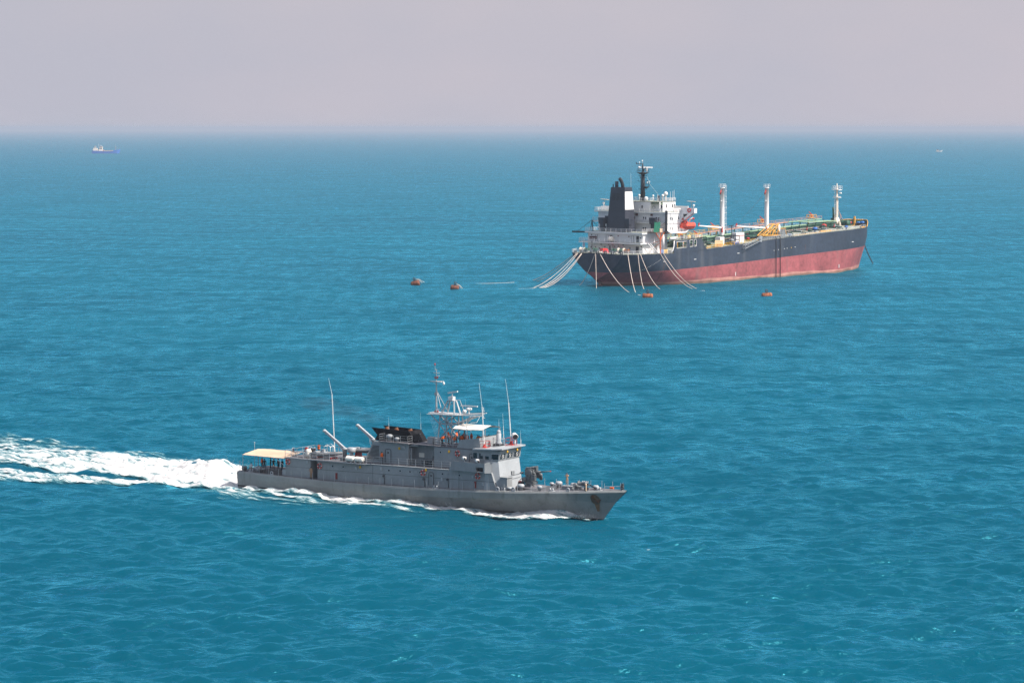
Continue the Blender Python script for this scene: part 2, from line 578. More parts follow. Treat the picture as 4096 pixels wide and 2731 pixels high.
def smooth_tab(tab, n=160):
    """monotone-ish cubic resampling of a table so hull lines have no kinks"""
    xs = np.array([t[0] for t in tab], float); ys = np.array([t[1] for t in tab], float)
    h = np.diff(xs); d = np.diff(ys) / h
    m_ = np.zeros(len(xs))
    m_[1:-1] = np.where(d[:-1] * d[1:] > 0, 2 * d[:-1] * d[1:] / (d[:-1] + d[1:] + 1e-12), 0)
    m_[0], m_[-1] = d[0], d[-1]
    out = []
    for x in np.linspace(xs[0], xs[-1], n):
        i = min(max(int(np.searchsorted(xs, x) - 1), 0), len(h) - 1)
        t = (x - xs[i]) / h[i]
        y = (2 * t**3 - 3 * t**2 + 1) * ys[i] + (t**3 - 2 * t**2 + t) * h[i] * m_[i] + (-2 * t**3 + 3 * t**2) * ys[i + 1] + (t**3 - t**2) * h[i] * m_[i + 1]
        out.append((x, y))
    return out


def window(parent, c, u, up, w, h, fr=0.06, depth=0.05, mat=None, gmat=None, name="window", ring=None):
    """a window set in a wall: frame of four bars standing proud, pane inside it as a sub-part"""
    c, u, up = Vector(c), Vector(u).normalized(), Vector(up).normalized()
    n = u.cross(up).normalized()
    def q(mb, a0, a1, b0, b1, d0, d1):
        P_ = [c + u * a + up * b + n * d for d in (d0, d1) for a, b in ((a0, b0), (a1, b0), (a1, b1), (a0, b1))]
        mb.hexa(P_)
    f = MB()
    q(f, -w / 2 - fr, w / 2 + fr, h / 2, h / 2 + fr, -0.06, depth); q(f, -w / 2 - fr, w / 2 + fr, -h / 2 - fr, -h / 2, -0.06, depth)
    q(f, -w / 2 - fr, -w / 2, -h / 2, h / 2, -0.06, depth); q(f, w / 2, w / 2 + fr, -h / 2, h / 2, -0.06, depth)
    fo = f.build(name, mat, parent)
    g = MB(); q(g, -w / 2, w / 2, -h / 2, h / 2, -0.05, 0.012)
    g.build("pane", gmat, fo)
    if ring:
        rg = MB(); rg.smooth = True
        for rr in (ring, ring * 0.35):
            pts = [c + n * 0.05 + u * (rr * math.cos(a)) + up * (rr * math.sin(a)) for a in np.linspace(0, 2 * math.pi, 15)]
            rg.path(pts, 0.03, 4)
        rg.build("clear_view_screen", MATS["white_metal"], fo)
    return fo


# ------------------------------------------------------------------ shared paints
GREY = paint("naval_grey_paint", (0.255, 0.268, 0.275), 0.55, 0.12, 0.35, 0.4, (0.15, 0.15, 0.145), sscale=.7)
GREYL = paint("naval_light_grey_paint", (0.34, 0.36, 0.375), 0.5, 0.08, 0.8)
HULLG = paint("naval_hull_grey_paint", (0.232, 0.243, 0.236), 0.5, 0.18, 0.22, 0.6, (0.125, 0.128, 0.115))
DECKG = paint("naval_deck_paint", (0.115, 0.112, 0.122), 0.8, 0.2, 0.6, 0.0)
DKGREY = paint("dark_grey_metal", (0.05, 0.055, 0.062), 0.5, 0.15, 1.5)
GUNG = paint("gun_metal", (0.115, 0.125, 0.13), 0.45, 0.2, 2.0)
BLACK = paint("black_paint", (0.018, 0.018, 0.022), 0.55, 0.2, 0.8)
WHITE = paint("white_metal", (0.70, 0.69, 0.67), 0.45, 0.06, 1.0)
OFFW = paint("canister_white", (0.78, 0.74, 0.66), 0.5, 0.05, 1.0)
RED = paint("red_paint", (0.42, 0.028, 0.022), 0.5, 0.15, 2.0)
ORANGE = paint("orange_cloth", (0.85, 0.135, 0.012), 0.75, 0.14, 5.0)
YELLOW = paint("yellow_paint", (0.75, 0.42, 0.02), 0.5, 0.12, 2.0)
CANVAS = paint("cream_canvas", (0.58, 0.42, 0.29), 0.9, 0.10, 0.5, bump=0.3)
CANVASW = paint("white_canvas", (0.72, 0.68, 0.60), 0.9, 0.05, 0.7, bump=0.3)
GLASS = glass("window_glass")
RUST = paint("rust", (0.16, 0.062, 0.03), 0.9, 0.35, 1.4)
RUBBER = paint("grey_rubber", (0.16, 0.17, 0.18), 0.6, 0.1, 1.5)
ROPE = paint("pale_rope", (0.62, 0.55, 0.46), 0.9, 0.12, 2.0)
BLUE = paint("blue_paint", (0.02, 0.13, 0.42), 0.5, 0.12, 2.0)
SKIN = paint("skin", (0.36, 0.19, 0.12), 0.6, 0.05, 8.0)
HAIR = paint("dark_hair", (0.012, 0.010, 0.009), 0.6, 0.2, 20.0)

# ================================================================== grey patrol ship
ship = thing("patrol_ship", "grey naval patrol ship under way in the foreground, trailing a white wake", "warship", from_ship(PSHIP, 0, 0, 0), PSHIP[2])
ZD = smooth_tab([(0, 2.36), (14, 2.30), (27, 2.52), (38, 2.88), (46, 3.26), (52, 3.6), (58, 4.0), (62, 4.3), (65.6, 4.52)])
BD = smooth_tab([(0, 3.72), (10, 4.0), (20, 4.12), (36, 4.12), (44, 3.98), (50, 3.62), (55, 3.0), (59.5, 2.15), (63, 1.2), (65, 0.45), (65.6, 0.05)])
BK = smooth_tab([(0, 3.68), (10, 3.96), (20, 4.06), (36, 4.02), (44, 3.76), (50, 3.24), (55, 2.42), (59, 1.5), (62, .72), (63.8, 0.05)])
ZK = smooth_tab([(0, 1.3), (20, 1.3), (32, 1.45), (44, 2.0), (56, 2.5), (66, 2.7)])
BW = smooth_tab([(0, 3.5), (12, 3.72), (24, 3.65), (34, 3.15), (42, 2.4), (50, 1.42), (56, 0.68), (60, 0.22), (61.75, 0.03)])
NST = 90


def zd(x): return ip(ZD, x)
def bd(x): return ip(BD, x)


def loft(levels, mats_for, n=NST):
    """levels: list of (x_end, half_breadth(x), z(x)); both sides plus the stern face"""
    mb = MB(); mb.smooth = True
    rows = []
    for xe, b, z in levels:
        rows.append([(xe[0] + (xe[1] - xe[0]) * t, b, z) for t in [1 - (1 - i / n) ** 1.35 for i in range(n + 1)]])
    for side in (-1, 1):
        base = len(mb.v)
        for r in rows:
            for x, b, z in r:
                mb.v.append((x, side * b(x), z(x)))
        m_ = n + 1
        for li in range(len(rows) - 1):
            for i in range(n):
                mb.f.append((base + li * m_ + i, base + li * m_ + i + 1, base + (li + 1) * m_ + i + 1, base + (li + 1) * m_ + i))
                mb.m.append(mats_for(li)); mb.sm.append(True)
    nl = len(levels) * (n + 1)
    for li in range(len(levels) - 1):
        mb.f.append((li * (n + 1), (li + 1) * (n + 1), nl + (li + 1) * (n + 1), nl + li * (n + 1))); mb.m.append(mats_for(li)); mb.sm.append(False)
    return mb


LV = [((0, 61.0), lambda x: ip(BW, x) * 0.9, lambda x: -1.0),
      ((0, 61.75), lambda x: ip(BW, x), lambda x: 0.0),
      ((0, 63.8), lambda x: ip(BK, x), lambda x: ip(ZK, x)),
      ((0, 63.82), lambda x: ip(BK, x) + 0.05 * min(1, max(0, (58 - x) / 8)) * min(1, max(0, (x - 22) / 8)), lambda x: ip(ZK, x) + 0.03),
      ((0, 65.45), lambda x: max(0.03, bd(x)), lambda x: zd(x) - 0.26),
      ((0, 65.6), lambda x: max(0.03, bd(x) - 0.10), lambda x: zd(x) - 0.04),
      ((0, 65.55), lambda x: max(0.02, bd(x) - 0.28), lambda x: zd(x))]
hull = loft(LV, lambda li: 0).build("hull", HULLG, ship)
# sharpen the knuckle and the deck edge
hme = hull.data
hme.polygons.foreach_set("use_smooth", [True] * len(hme.polygons))
try:
    bm = bmesh.new(); bm.from_mesh(hme)
    for e in bm.edges:
        if len(e.link_faces) == 2 and e.calc_face_angle(0) > R(7):
            e.smooth = False
    bm.to_mesh(hme); bm.free()
except Exception:
    pass
bt = loft([((-0.012, 61.3), lambda x: ip(BW, x) * 0.95 + 0.012, lambda x: -0.4), ((-0.012, 61.77), lambda x: ip(BW, x) + 0.03, lambda x: 0.12),
           ((-0.012, 61.95), lambda x: np.interp(0.2, [0, 1], [ip(BW, x), ip(BK, x)]) + 0.03, lambda x: 0.30)], lambda li: 0)
bt.build("boot_topping", BLACK, ship)
dk = MB()
xs = np.linspace(0.02, 65.45, 80)
for a, b in zip(xs[:-1], xs[1:]):
    dk.add([(a, -bd(a) + .3, zd(a) - .002), (b, -max(bd(b) - .3, .01), zd(b) - .002), (b, max(bd(b) - .3, .01), zd(b) - .002), (a, bd(a) - .3, zd(a) - .002)], [(0, 1, 2, 3)])
    dk.add([(a, -bd(a) + .3, zd(a) - .1), (b, -max(bd(b) - .3, .01), zd(b) - .1), (b, max(bd(b) - .3, .01), zd(b) - .1), (a, bd(a) - .3, zd(a) - .1)], [(0, 3, 2, 1)])
dk.build("main_deck", DECKG, ship)

Z1 = lambda x: 5.05 + (x - 14) * 0.021          # top of the long deckhouse
SIDE = 3.30
# aft house and long deckhouse
h = MB()
h.xz([(9.0, 2.2), (13.7, 2.2), (13.7, 5.08), (9.0, 5.0)], -SIDE, SIDE)
h.build("aft_house", GREY, ship)
h = MB()
h.xz([(15.0, 2.2), (46.6, 3.1), (45.7, Z1(45.7) - .02), (15.0, Z1(15) - .02)], -SIDE, SIDE)
h.xz([(13.68, 2.2), (15.02, 2.25), (15.02, 4.9), (13.68, 4.9)], -1.6, 1.6)
h.build("deckhouse", GREY, ship)
# horizontal weld seams and dark foot line
s_ = MB()
for sgn in (-1, 1):
    s_.hexa([(9, sgn * (SIDE + .0), 3.72), (13.7, sgn * SIDE, 3.78), (13.7, sgn * (SIDE + .02), 3.78), (9, sgn * (SIDE + .02), 3.72), (9, sgn * SIDE, 3.75), (13.7, sgn * SIDE, 3.81), (13.7, sgn * (SIDE + .02), 3.81), (9, sgn * (SIDE + .02), 3.75)])
    s_.hexa([(15, sgn * (SIDE + .0), 3.72), (46.2, sgn * SIDE, 4.4), (46.2, sgn * (SIDE + .02), 4.4), (15, sgn * (SIDE + .02), 3.72), (15, sgn * SIDE, 3.76), (46.2, sgn * SIDE, 4.44), (46.2, sgn * (SIDE + .02), 4.44), (15, sgn * (SIDE + .02), 3.76)])
    for x in (25.1, 40.2):
        s_.box(x, x + .03, sgn * SIDE if sgn > 0 else -SIDE - .02, sgn * SIDE + .02 if sgn > 0 else -SIDE, 2.6 + (x - 20) * .02, Z1(x) - .1)
s_.build("weld_seam", DKGREY, ship)
# decks over the houses: slab with overhang; wider platform aft of amidships
d = MB()
d.xy([(8.9, -3.42), (13.75, -3.42), (13.75, 3.42), (8.9, 3.42)], lambda x: Z1(x) - .01, lambda x: Z1(x) + .1)
d.xy([(13.76, -3.55), (22.9, -3.95), (24.2, -3.95), (25.0, -3.36), (38.4, -3.36), (38.4, 3.36), (25.0, 3.36), (24.2, 3.95), (22.9, 3.95), (13.76, 3.55)], lambda x: Z1(x) - .10, lambda x: Z1(x) + .08)
d.build("upper_deck", DECKG, ship)
e_ = MB()
e_.path([(13.76, -3.56, Z1(13.76)), (22.9, -3.96, Z1(23)), (24.2, -3.96, Z1(24.2)), (25.0, -3.37, Z1(25)), (38.6, -3.37, Z1(38.5))], 0.07, 4)
e_.path([(8.95, -3.43, Z1(9) + .05), (13.7, -3.43, Z1(13.7) + .05)], 0.06, 4)
e_.build("deck_edge_moulding", GREYL, ship)

# funnel house
F1 = lambda x: 8.42 + (x - 24.5) * 0.012
h = MB()
h.xz([(22.7, Z1(22.7)), (30.8, Z1(30.8)), (30.8, F1(30.8)), (24.5, F1(24.5))], -2.4, 2.4)
h.box(30.79, 35.4, -0.9, 0.9, Z1(31), 8.45)
h.build("funnel_house", GREY, ship)
lv = MB()
for k in range(11):
    z = 5.85 + k * 0.19
    xl = 22.7 + (z - 5.2) / 3.25 * 1.8 + .35
    lv.box(xl, 25.55, -2.46, -2.39, z, z + .1)
lv.build("louvre", DKGREY, ship)
f = MB()
f.xy([(30.85, -2.35), (35.2, -2.35), (35.2, 1.7), (30.85, 1.7)], 8.46, 8.56)
f.xy([(25.9, -2.95), (31.1, -2.95), (31.1, 2.95), (25.9, 2.95)], 8.50, 8.60)
f.build("funnel_deck", DECKG, ship)
fr = MB(); fr.rail([(26.0, -1.6, 8.6), (26.0, -2.9, 8.6), (31.0, -2.9, 8.6), (31.0, -1.8, 8.6)], 1.0, 3, 1.3, .018)
fr.build("railing", GREYL, ship)
# black funnel, swept aft, open top with three exhaust ends
FY0, FY1 = -1.55, 1.35
prof = [(23.55, 10.27), (24.6, 9.25), (24.1, 8.5), (31.45, 8.55), (30.25, 10.15)]
fu = MB()
fu.xz(prof, FY0, FY0 + .1)
fu.xz(prof, FY1 - .1, FY1)
fu.prism([(31.45, FY0 + .1, 8.55), (31.45, FY1 - .1, 8.55), (31.33, FY1 - .1, 8.55), (31.33, FY0 + .1, 8.55)], [(30.25, FY0 + .1, 10.15), (30.25, FY1 - .1, 10.15), (30.13, FY1 - .1, 10.15), (30.13, FY0 + .1, 10.15)])
fu.box(24.55, 30.75, FY0 + .1, FY1 - .1, 8.55, 9.2)
fun = fu.build("funnel", paint("soot_black", (.012, .012, .014), .8, .2, .8, spec=.1), ship)
for x in (25.2, 26.9, 29.4):
    ex = MB(); ex.smooth = True
    ex.tube((x + .25, -0.1, 9.6), (x - .05, -0.1, 10.24), 0.30, 0.30, 12)
    ex.build("exhaust_pipe", RUST, fun)
for k, (y, t) in enumerate(((-0.75, .75), (-.1, .5), (.5, .25))):
    st = MB(); zz = 8.75 + .4 * k
    st.box(31.45 - (zz - 8.55) * .76 - .02, 31.45 - (zz - 8.55) * .76 + .05, y - .12, y + .12, zz, zz + .1); st.build("foot_step", DKGREY, fun)
for x, r, hgt in ((27.3, .42, 1.0), (28.6, .36, .65)):
    v_ = MB(); v_.smooth = True
    v_.lathe((x, -2.2, 8.6), [(r * .7, 0), (r * .7, hgt * .55), (r, hgt * .6), (r, hgt * .9), (r * .5, hgt)], 12); v_.build("vent_cowl", GREYL, ship)
mu = MB(); mu.smooth = True; mu.lathe((29.9, -2.39, 7.9), [(.3, -.08), (.3, .0), (.05, .02)], 12, 'y'); mu.build("vent_cover", GREYL, ship)

# forward house, bridge
h = MB()
h.xz([(35.3, Z1(35.3)), (42.6, Z1(42.6)), (42.6, 8.5), (35.3, 8.4)], -2.4, 2.4)
h.build("forward_house", GREY, ship)
d = MB(); d.xy([(35.2, -2.45), (43.4, -2.45), (43.4, 2.45), (35.2, 2.45)], 8.45, 8.58); d.build("signal_deck", DECKG, ship)
BRW = [(42.3, -2.95), (45.3, -2.95), (46.35, -2.55), (46.35, 2.55), (45.3, 2.95), (42.3, 2.95)]
BRT = [(42.3, -2.95), (45.45, -3.0), (46.75, -2.6), (46.75, 2.6), (45.45, 3.0), (42.3, 2.95)]
b_ = MB()
b_.prism([(x, y, 5.5) for x, y in BRW], [(x, y, 7.22) for x, y in BRW])
b_.prism([(x, y, 7.22) for x, y in BRW], [(x, y, 8.7) for x, y in BRT])
b_.build("bridge_house", GREY, ship)
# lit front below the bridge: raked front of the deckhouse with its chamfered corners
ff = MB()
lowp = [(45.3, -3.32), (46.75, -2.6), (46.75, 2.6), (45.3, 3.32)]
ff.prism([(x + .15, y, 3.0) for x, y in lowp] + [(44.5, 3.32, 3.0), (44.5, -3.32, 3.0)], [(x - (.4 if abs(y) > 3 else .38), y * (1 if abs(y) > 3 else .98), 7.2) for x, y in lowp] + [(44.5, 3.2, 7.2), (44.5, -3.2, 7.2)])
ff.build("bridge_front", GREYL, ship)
ro = MB()
RP = [(42.6, -3.4), (45.8, -3.4), (47.2, -2.9), (47.2, 2.9), (45.8, 3.4), (42.6, 3.4)]
ro.xy(RP, lambda x: 8.62 + (x - 42.6) * .055, lambda x: 8.80 + (x - 42.6) * .055)
ro.build("bridge_roof", GREYL, ship)
rt = lambda x: 8.80 + (x - 42.6) * .055
# bridge windows
wz = 7.82
up_f = Vector((0.4 / 1.48, 0, 1))
for y in (-1.72, 0.0, 1.72):
    window(ship, (46.52, y, wz), (0, 1, 0), (0.27, 0, 1), 1.2, 0.78, 0.08, 0.03, GREYL, GLASS, ring=0.25)
window(ship, (45.96, -2.78, wz), (1.3, .45, 0), (0.12, -0.1, 1), 1.0, 0.78, 0.08, 0.05, GREYL, GLASS)
window(ship, (45.96, 2.78, wz), (-1.3, .45, 0), (0.12, 0.1, 1), 1.0, 0.78, 0.08, 0.05, GREYL, GLASS)
for x in (42.75, 43.75, 44.75):
    window(ship, (x, -2.96, wz), (1, 0, 0), (0, 0, 1), 0.66, 0.78, 0.05, 0.03, GREYL, GLASS)
    window(ship, (x, 2.96, wz), (-1, 0, 0), (0, 0, 1), 0.66, 0.78, 0.05, 0.03, GREYL, GLASS)
# bridge wings with solid bulwark and a square port in each
for sg in (-1, 1):
    w_ = MB()
    yo, yi = sg * 3.92, sg * 3.84
    a, b = min(yo, yi), max(yo, yi)
    zb = lambda x: 5.60 + (x - 39) * .01
    w_.xz([(38.9, zb(38.9) + .02), (43.55, zb(43.5)), (43.55, 6.92), (39.65, 6.98)], a, b)
    w_.xz([(43.55, 6.36), (44.75, 6.36), (44.75, 6.98), (43.55, 6.92)], a, b)
    w_.xz([(43.55, zb(43.5)), (44.75, zb(44)), (44.75, 5.72), (43.55, 5.72)], a, b)
    w_.xz([(44.75, zb(44)), (45.0, zb(44)), (45.0, 7.0), (44.75, 6.98)], a, b)
    w_.prism([(45.0, yo, 5.6), (45.75, sg * 3.3, 5.6), (45.68, sg * 3.26, 5.6), (44.98, yi, 5.6)], [(45.0, yo, 7.0), (45.6, sg * 3.2, 7.18), (45.5, sg * 3.2, 7.18), (44.98, yi, 7.0)])
    w_.xy([(39.0, sg * 3.85), (45.0, sg * 3.85), (45.6, sg * 3.25), (39.0, sg * 3.25)], 5.62, 5.74)
    w_.build("bridge_wing", GREY, ship)
    bk = MB(); bk.box(43.4, 44.9, min(sg * 3.3, sg * 3.34), max(sg * 3.3, sg * 3.34), 5.7, 6.5); bk.build("port_shade_panel", BLACK, ship)  # flat black panel behind the port, standing for the shade inside
# open bridge on top: bulwark and front screen
ob = MB()
for sg in (-1, 1):
    a, b = sorted((sg * 2.42, sg * 2.34))
    ob.xz([(39.2, 8.57), (43.3, 8.6), (43.05, 10.2), (39.75, 9.7)], a, b)
ob.prism([(43.3, -2.33, 8.6), (43.3, 2.33, 8.6), (43.22, 2.33, 8.6), (43.22, -2.33, 8.6)], [(43.05, -2.33, 10.19), (43.05, 2.33, 10.19), (42.97, 2.33, 10.19), (42.97, -2.33, 10.19)])
ob.build("open_bridge_screen", GREY, ship)
rl = MB(); rl.rail([(39.6, -2.38, 8.58), (35.3, -2.38, 8.58), (35.3, 2.38, 8.58), (39.6, 2.38, 8.58)], 1.0, 3, 1.0)
rl.build("railing", GREYL, ship)
lk = MB(); lk.box(33.3, 34.2, -1.3, -.4, 8.56, 9.55); lk.box(34.3, 35.2, -1.0, -.1, 8.56, 9.5); lk.build("deck_locker", GREY, ship)
lk = MB(); lk.box(37.9, 38.9, .2, 1.0, 8.58, 9.9); lk.build("chart_box", DKGREY, ship)
# canopy over the open bridge
aw = MB()
nx, ny = 10, 8
pts = []
for i in range(nx + 1):
    for j in range(ny + 1):
        x = 38.35 + 5.1 * i / nx; y = -2.2 + 4.4 * j / ny
        zz = 11.22 + .02 * (x - 38) + .42 * (1 - abs(j / ny * 2 - 1)) ** 0.8 - .14 * math.sin(math.pi * i / nx) * abs(j / ny * 2 - 1)
        pts.append((x, y, zz))
g = lambda i, j: i * (ny + 1) + j
aw.smooth = True
aw.add(pts, [(g(i, j), g(i + 1, j), g(i + 1, j + 1), g(i, j + 1)) for i in range(nx) for j in range(ny)])
aw.add([(x, y, z - .03) for x, y, z in pts], [(g(i, j), g(i, j + 1), g(i + 1, j + 1), g(i + 1, j)) for i in range(nx) for j in range(ny)])
can = aw.build("bridge_canopy", CANVASW, ship)
po = MB()
for x in (38.4, 40.9, 43.4):
    for y in (-2.15, 2.15):
        po.tube((x, y, 8.55), (x, y, 11.22 + .02 * (x - 38)), .035)
for y in (-2.15, 2.15):
    po.tube((38.4, y, 11.19), (43.4, y, 11.27), .03)
po.build("canopy_post", GREYL, can)

# ------------------------------------------------ roof fittings
wa = MB()
def whip(mb, x, y, z0, z1, z2, dx=-.35, r=.075):
    mb.tube((x, y, z0), (x + dx * .45, y, z1), r, r * .8, 6)
    mb.tube((x + dx * .45, y, z1), (x + dx, y, z2), r * .42, r * .18, 5)
def antenna(x, y, z0, z1, z2, dx=-.6, r=.075, mat=None):
    a = MB(); whip(a, x, y, z0, z1, z2, dx, r)
    return a.build("whip_antenna", mat or WHITE, ship)
antenna(43.5, -1.8, 8.85, 14.5, 17.8, -.9)
antenna(45.2, 2.3, 8.95, 14.8, 18.1, -1.0)
antenna(40.9, -2.3, 9.7, 12.6, 15.5, -.3, .03)
antenna(44.7, 1.2, 9.0, 11.6, 13.4, -.2, .045)
antenna(47.4 - .5, 2.2, 9.0, 9.9, 11.1, -.1, .045)
antenna(43.2, 2.2, 10.2, 11.3, 12.4, -.05, .04)
antenna(30.2, 1.4, 8.6, 11, 12.6, -.1, .025)
antenna(26.6, -1.4, 9.9, 11, 12.0, -.1, .025)
for (x, y) in ((43.5, -1.8), (45.2, 2.3)):
    cg = MB(); z0 = rt(x)
    for a_, b_2 in (((-.55, -.55), (.55, -.55)), ((.55, -.55), (.55, .55)), ((.55, .55), (-.55, .55)), ((-.55, .55), (-.55, -.55))):
        for zz in (.05, .5, .95):
            cg.tube((x + a_[0], y + a_[1], z0 + zz), (x + b_2[0], y + b_2[1], z0 + zz), .03, n=4)
        cg.tube((x + a_[0], y + a_[1], z0), (x + a_[0], y + a_[1], z0 + .97), .035, n=4)
    cg.lathe((x, y, z0), [(.4, 0), (.14, .35), (.1, .5)], 10)
    cg.build("antenna_guard", RED if y < 0 else RED, ship)
sl = MB(); sl.smooth = True
sl.tube((45.75, 2.4, rt(45.7)), (45.75, 2.4, 9.75), .12); sl.tube((45.35, 2.75, 10.28), (46.0, 2.15, 10.12), .36, .42, 14)
so = sl.build("searchlight", WHITE, ship)
q = MB(); q.tube((46.0, 2.15, 10.12), (46.03, 2.12, 10.11), .37, .37, 14); q.build("lens", BLACK, so)
dr = MB(); dr.smooth = True
dr.lathe((44.6, .1, rt(44.6)), [(.85, 0), (.85, .12)], 14); dr.lathe((44.6, .1, rt(44.6) + .3), [(.55, 0), (.42, .25), (.34, .4), (.34, 1.5), (.2, 1.6)], 12); dr.ball((44.6, .1, rt(44.6) + 2.0), .3)
di = dr.build("director_pedestal", GREYL, ship)
dq = MB(); dq.lathe((44.6, .1, rt(44.6) + .1), [(.8, 0), (.8, .24)], 14); dq.build("base_ring", BLACK, di)
dr2 = MB()
for a in np.linspace(0, 2 * math.pi, 9)[:-1]:
    p = Vector((44.6 + .85 * math.cos(a), .1 + .85 * math.sin(a), rt(44.6) + .1)); dr2.tube(p, p + Vector((0, 0, 1.0)), .022, n=4)
dr2.torus((44.6, .1, rt(44.6) + 1.1), .85, .022, 'z', 14, 4)
dr2.build("guard_rail", GREYL, di)
fl_ = MB()
for k, (w0, yy) in enumerate(((.16, .75), (.12, 1.05), (.16, 1.32))):
    fl_.mi = (0, 1, 0)[k]
    fl_.hexa([(44.9, yy - .2, rt(44.9) + .004), (46.9, yy + .5, rt(46.9) + .004), (46.9, yy + .5 + w0, rt(46.9) + .004), (44.9, yy - .2 + w0, rt(44.9) + .004),
              (44.9, yy - .2, rt(44.9) + .03), (46.9, yy + .5, rt(46.9) + .03), (46.9, yy + .5 + w0, rt(46.9) + .03), (44.9, yy - .2 + w0, rt(44.9) + .03)])
fl_.build("roof_marking", [RED, WHITE], ship)
for (x, y, z) in ((41.5, -3.75, 7.2), (43.7, -3.7, 7.0)):
    q = MB(); q.smooth = True
    q.tube((x, y, z - .3), (x, y, z + .05), .05); q.tube((x - .3, y + .05, z + .25), (x + .18, y - .1, z + .2), .24, .27, 10)
    qq = q.build("signal_lamp", WHITE, ship)
    q = MB(); q.tube((x + .18, y - .1, z + .2), (x + .2, y - .1, z + .2), .23, .23, 10); q.build("lens", BLACK, qq)
for (x, z, y) in ((46.32, 6.3, -2.2), (46.36, 5.65, -2.15), (46.32, 6.5, 1.9), (46.4, 5.8, 1.95)):
    q = MB(); q.box(x - .1, x + .12, y - .14, y + .14, z - .16, z + .16); q.build("mounting_plate", WHITE, ship)

# ------------------------------------------------ mast
ma = MB()
T_ = 12.85
legs = {}
for (x0, y0, x1, y1) in ((34.9, -1.0, 35.2, -.8), (37.3, -1.0, 37.2, -.8), (34.9, 1.0, 35.2, .8), (37.3, 1.0, 37.2, .8), (39.2, 0, 38.4, 0)):
    ma.tube((x0, y0, 8.5), (x1, y1, T_), .115, .1, 6)
for y in (-.9, .9):
    ma.tube((34.95, y, 9.2), (37.25, y, 11.5), .085, n=5); ma.tube((37.3, y, 9.2), (35.1, y, 11.5), .085, n=5)
    ma.tube((35.1, y, 11.5), (37.25, y, 11.5), .08, n=5)
    ma.tube((35.1, y, 11.5), (33.5, y * .9, 12.8), .08, n=5); ma.tube((37.25, y, 11.5), (41.2, y * .9, 12.95), .085, n=5)
    ma.tube((35.1, y, 11.6), (37.2, y, 12.85), .085, n=5); ma.tube((37.25, y, 11.5), (35.3, y, 12.85), .085, n=5)
    ma.tube((37.0, y, 10.3), (40.2, y * .5, 12.8), .085, n=5)
ma.tube((35.1, -.9, 11.5), (35.1, .9, 11.5), .05); ma.tube((37.25, -.9, 11.5), (37.25, .9, 11.5), .05)
for k in range(16):
    z = 8.8 + k * .27
    ma.tube((36.0, -.85, z), (36.4, -.85, z), .015, n=4)
ma.tube((36.0, -.85, 8.6), (36.0, -.85, 12.9), .025, n=4); ma.tube((36.4, -.85, 8.6), (36.4, -.85, 12.9), .025, n=4)
mast = ma.build("lattice_mast", paint("mast_grey_paint", (0.30, 0.325, 0.345), 0.5, 0.1, 1.0), ship)
pf = MB()
pf.xy([(33.2, -.95), (38.7, -.95), (38.7, .95), (33.2, .95)], 12.88, 12.97)
pf.hexa([(38.7, -.25, 12.95), (42.2, -.15, 13.2), (42.2, .05, 13.2), (38.7, .1, 12.95), (38.7, -.25, 13.05), (42.2, -.15, 13.32), (42.2, .05, 13.32), (38.7, .1, 13.05)])
pf.hexa([(38.7, .4, 12.95), (42.0, .75, 13.25), (42.0, .95, 13.25), (38.7, .7, 12.95), (38.7, .4, 13.05), (42.0, .75, 13.35), (42.0, .95, 13.35), (38.7, .7, 13.05)])
pf.tube((33.0, -.98, 12.75), (38.8, -.98, 12.95), .06); pf.tube((38.8, -.98, 12.95), (42.0, -.2, 13.0), .05)
pf.build("mast_platform", paint("mast_pale_grey", (.52, .52, .51), .5, .08, 1), mast)
up = MB()
up.tube((33.95, 0, 12.95), (33.95, 0, 16.1), .14, .12, 8); up.tube((33.95, 0, 16.1), (33.95, 0, 19.0), .09, .06, 8)
up.tube((33.95, 0, 19.0), (33.85, 0, 19.05), .05); up.tube((33.75, 0, 19.0), (33.72, 0, 19.75), .03)
up.tube((34.0, 0, 16.05), (35.5, -.7, 12.97), .055, n=5); up.tube((34.0, 0, 16.05), (35.5, .75, 12.97), .055, n=5)
up.box(33.75, 34.15, -.2, .2, 15.4, 15.75)
pm = up.build("pole_mast", GREYL, mast)
ya = MB()
ya.tube((33.0, -.2, 17.35), (35.1, .2, 17.4), .06); ya.box(33.1, 34.9, -.18, .18, 17.28, 17.36)
ya.tube((33.95, 0, 16.9), (34.7, .1, 17.3), .03, n=4); ya.tube((33.95, 0, 16.9), (33.3, -.1, 17.3), .03, n=4)
ya.tube((33.5, 0, 18.55), (34.5, 0, 18.58), .04); ya.tube((33.95, 0, 18.15), (34.5, 0, 18.18), .045)
ya.tube((33.7, 0, 19.0), (34.1, 0, 19.0), .035)
ya.build("yardarm", MATS["mast_pale_grey"], mast)
for (x, z) in ((33.75, 17.85), (34.15, 17.9), (33.72, 13.1), (34.2, 13.1), (33.72, 19.75)):
    q = MB(); q.smooth = True; q.lathe((x, 0, z - .12), [(.1, 0), (.1, .24), (.03, .28)], 8); q.build("signal_light", RED, mast)
q = MB(); q.smooth = True; q.ball((35.1, .2, 17.1), .2, sc=(.8, .8, 1.1)); q.tube((35.1, .2, 17.2), (35.1, .2, 17.42), .03); q.build("dome_lamp", WHITE, mast)
tr = MB()
for (a, b) in (((35.4, -.75), (36.1, -.25)), ((37.6, -.75), (37.2, -.25)), ((35.4, .75), (36.1, .3)), ((37.6, .75), (37.2, .3))):
    tr.tube((a[0], a[1], 12.97), (b[0], b[1], 14.75), .12, n=5)
tr.tube((36.1, -.25, 14.75), (37.2, -.25, 14.75), .05); tr.tube((35.4, -.75, 13.0), (37.2, -.25, 14.7), .04, n=4)
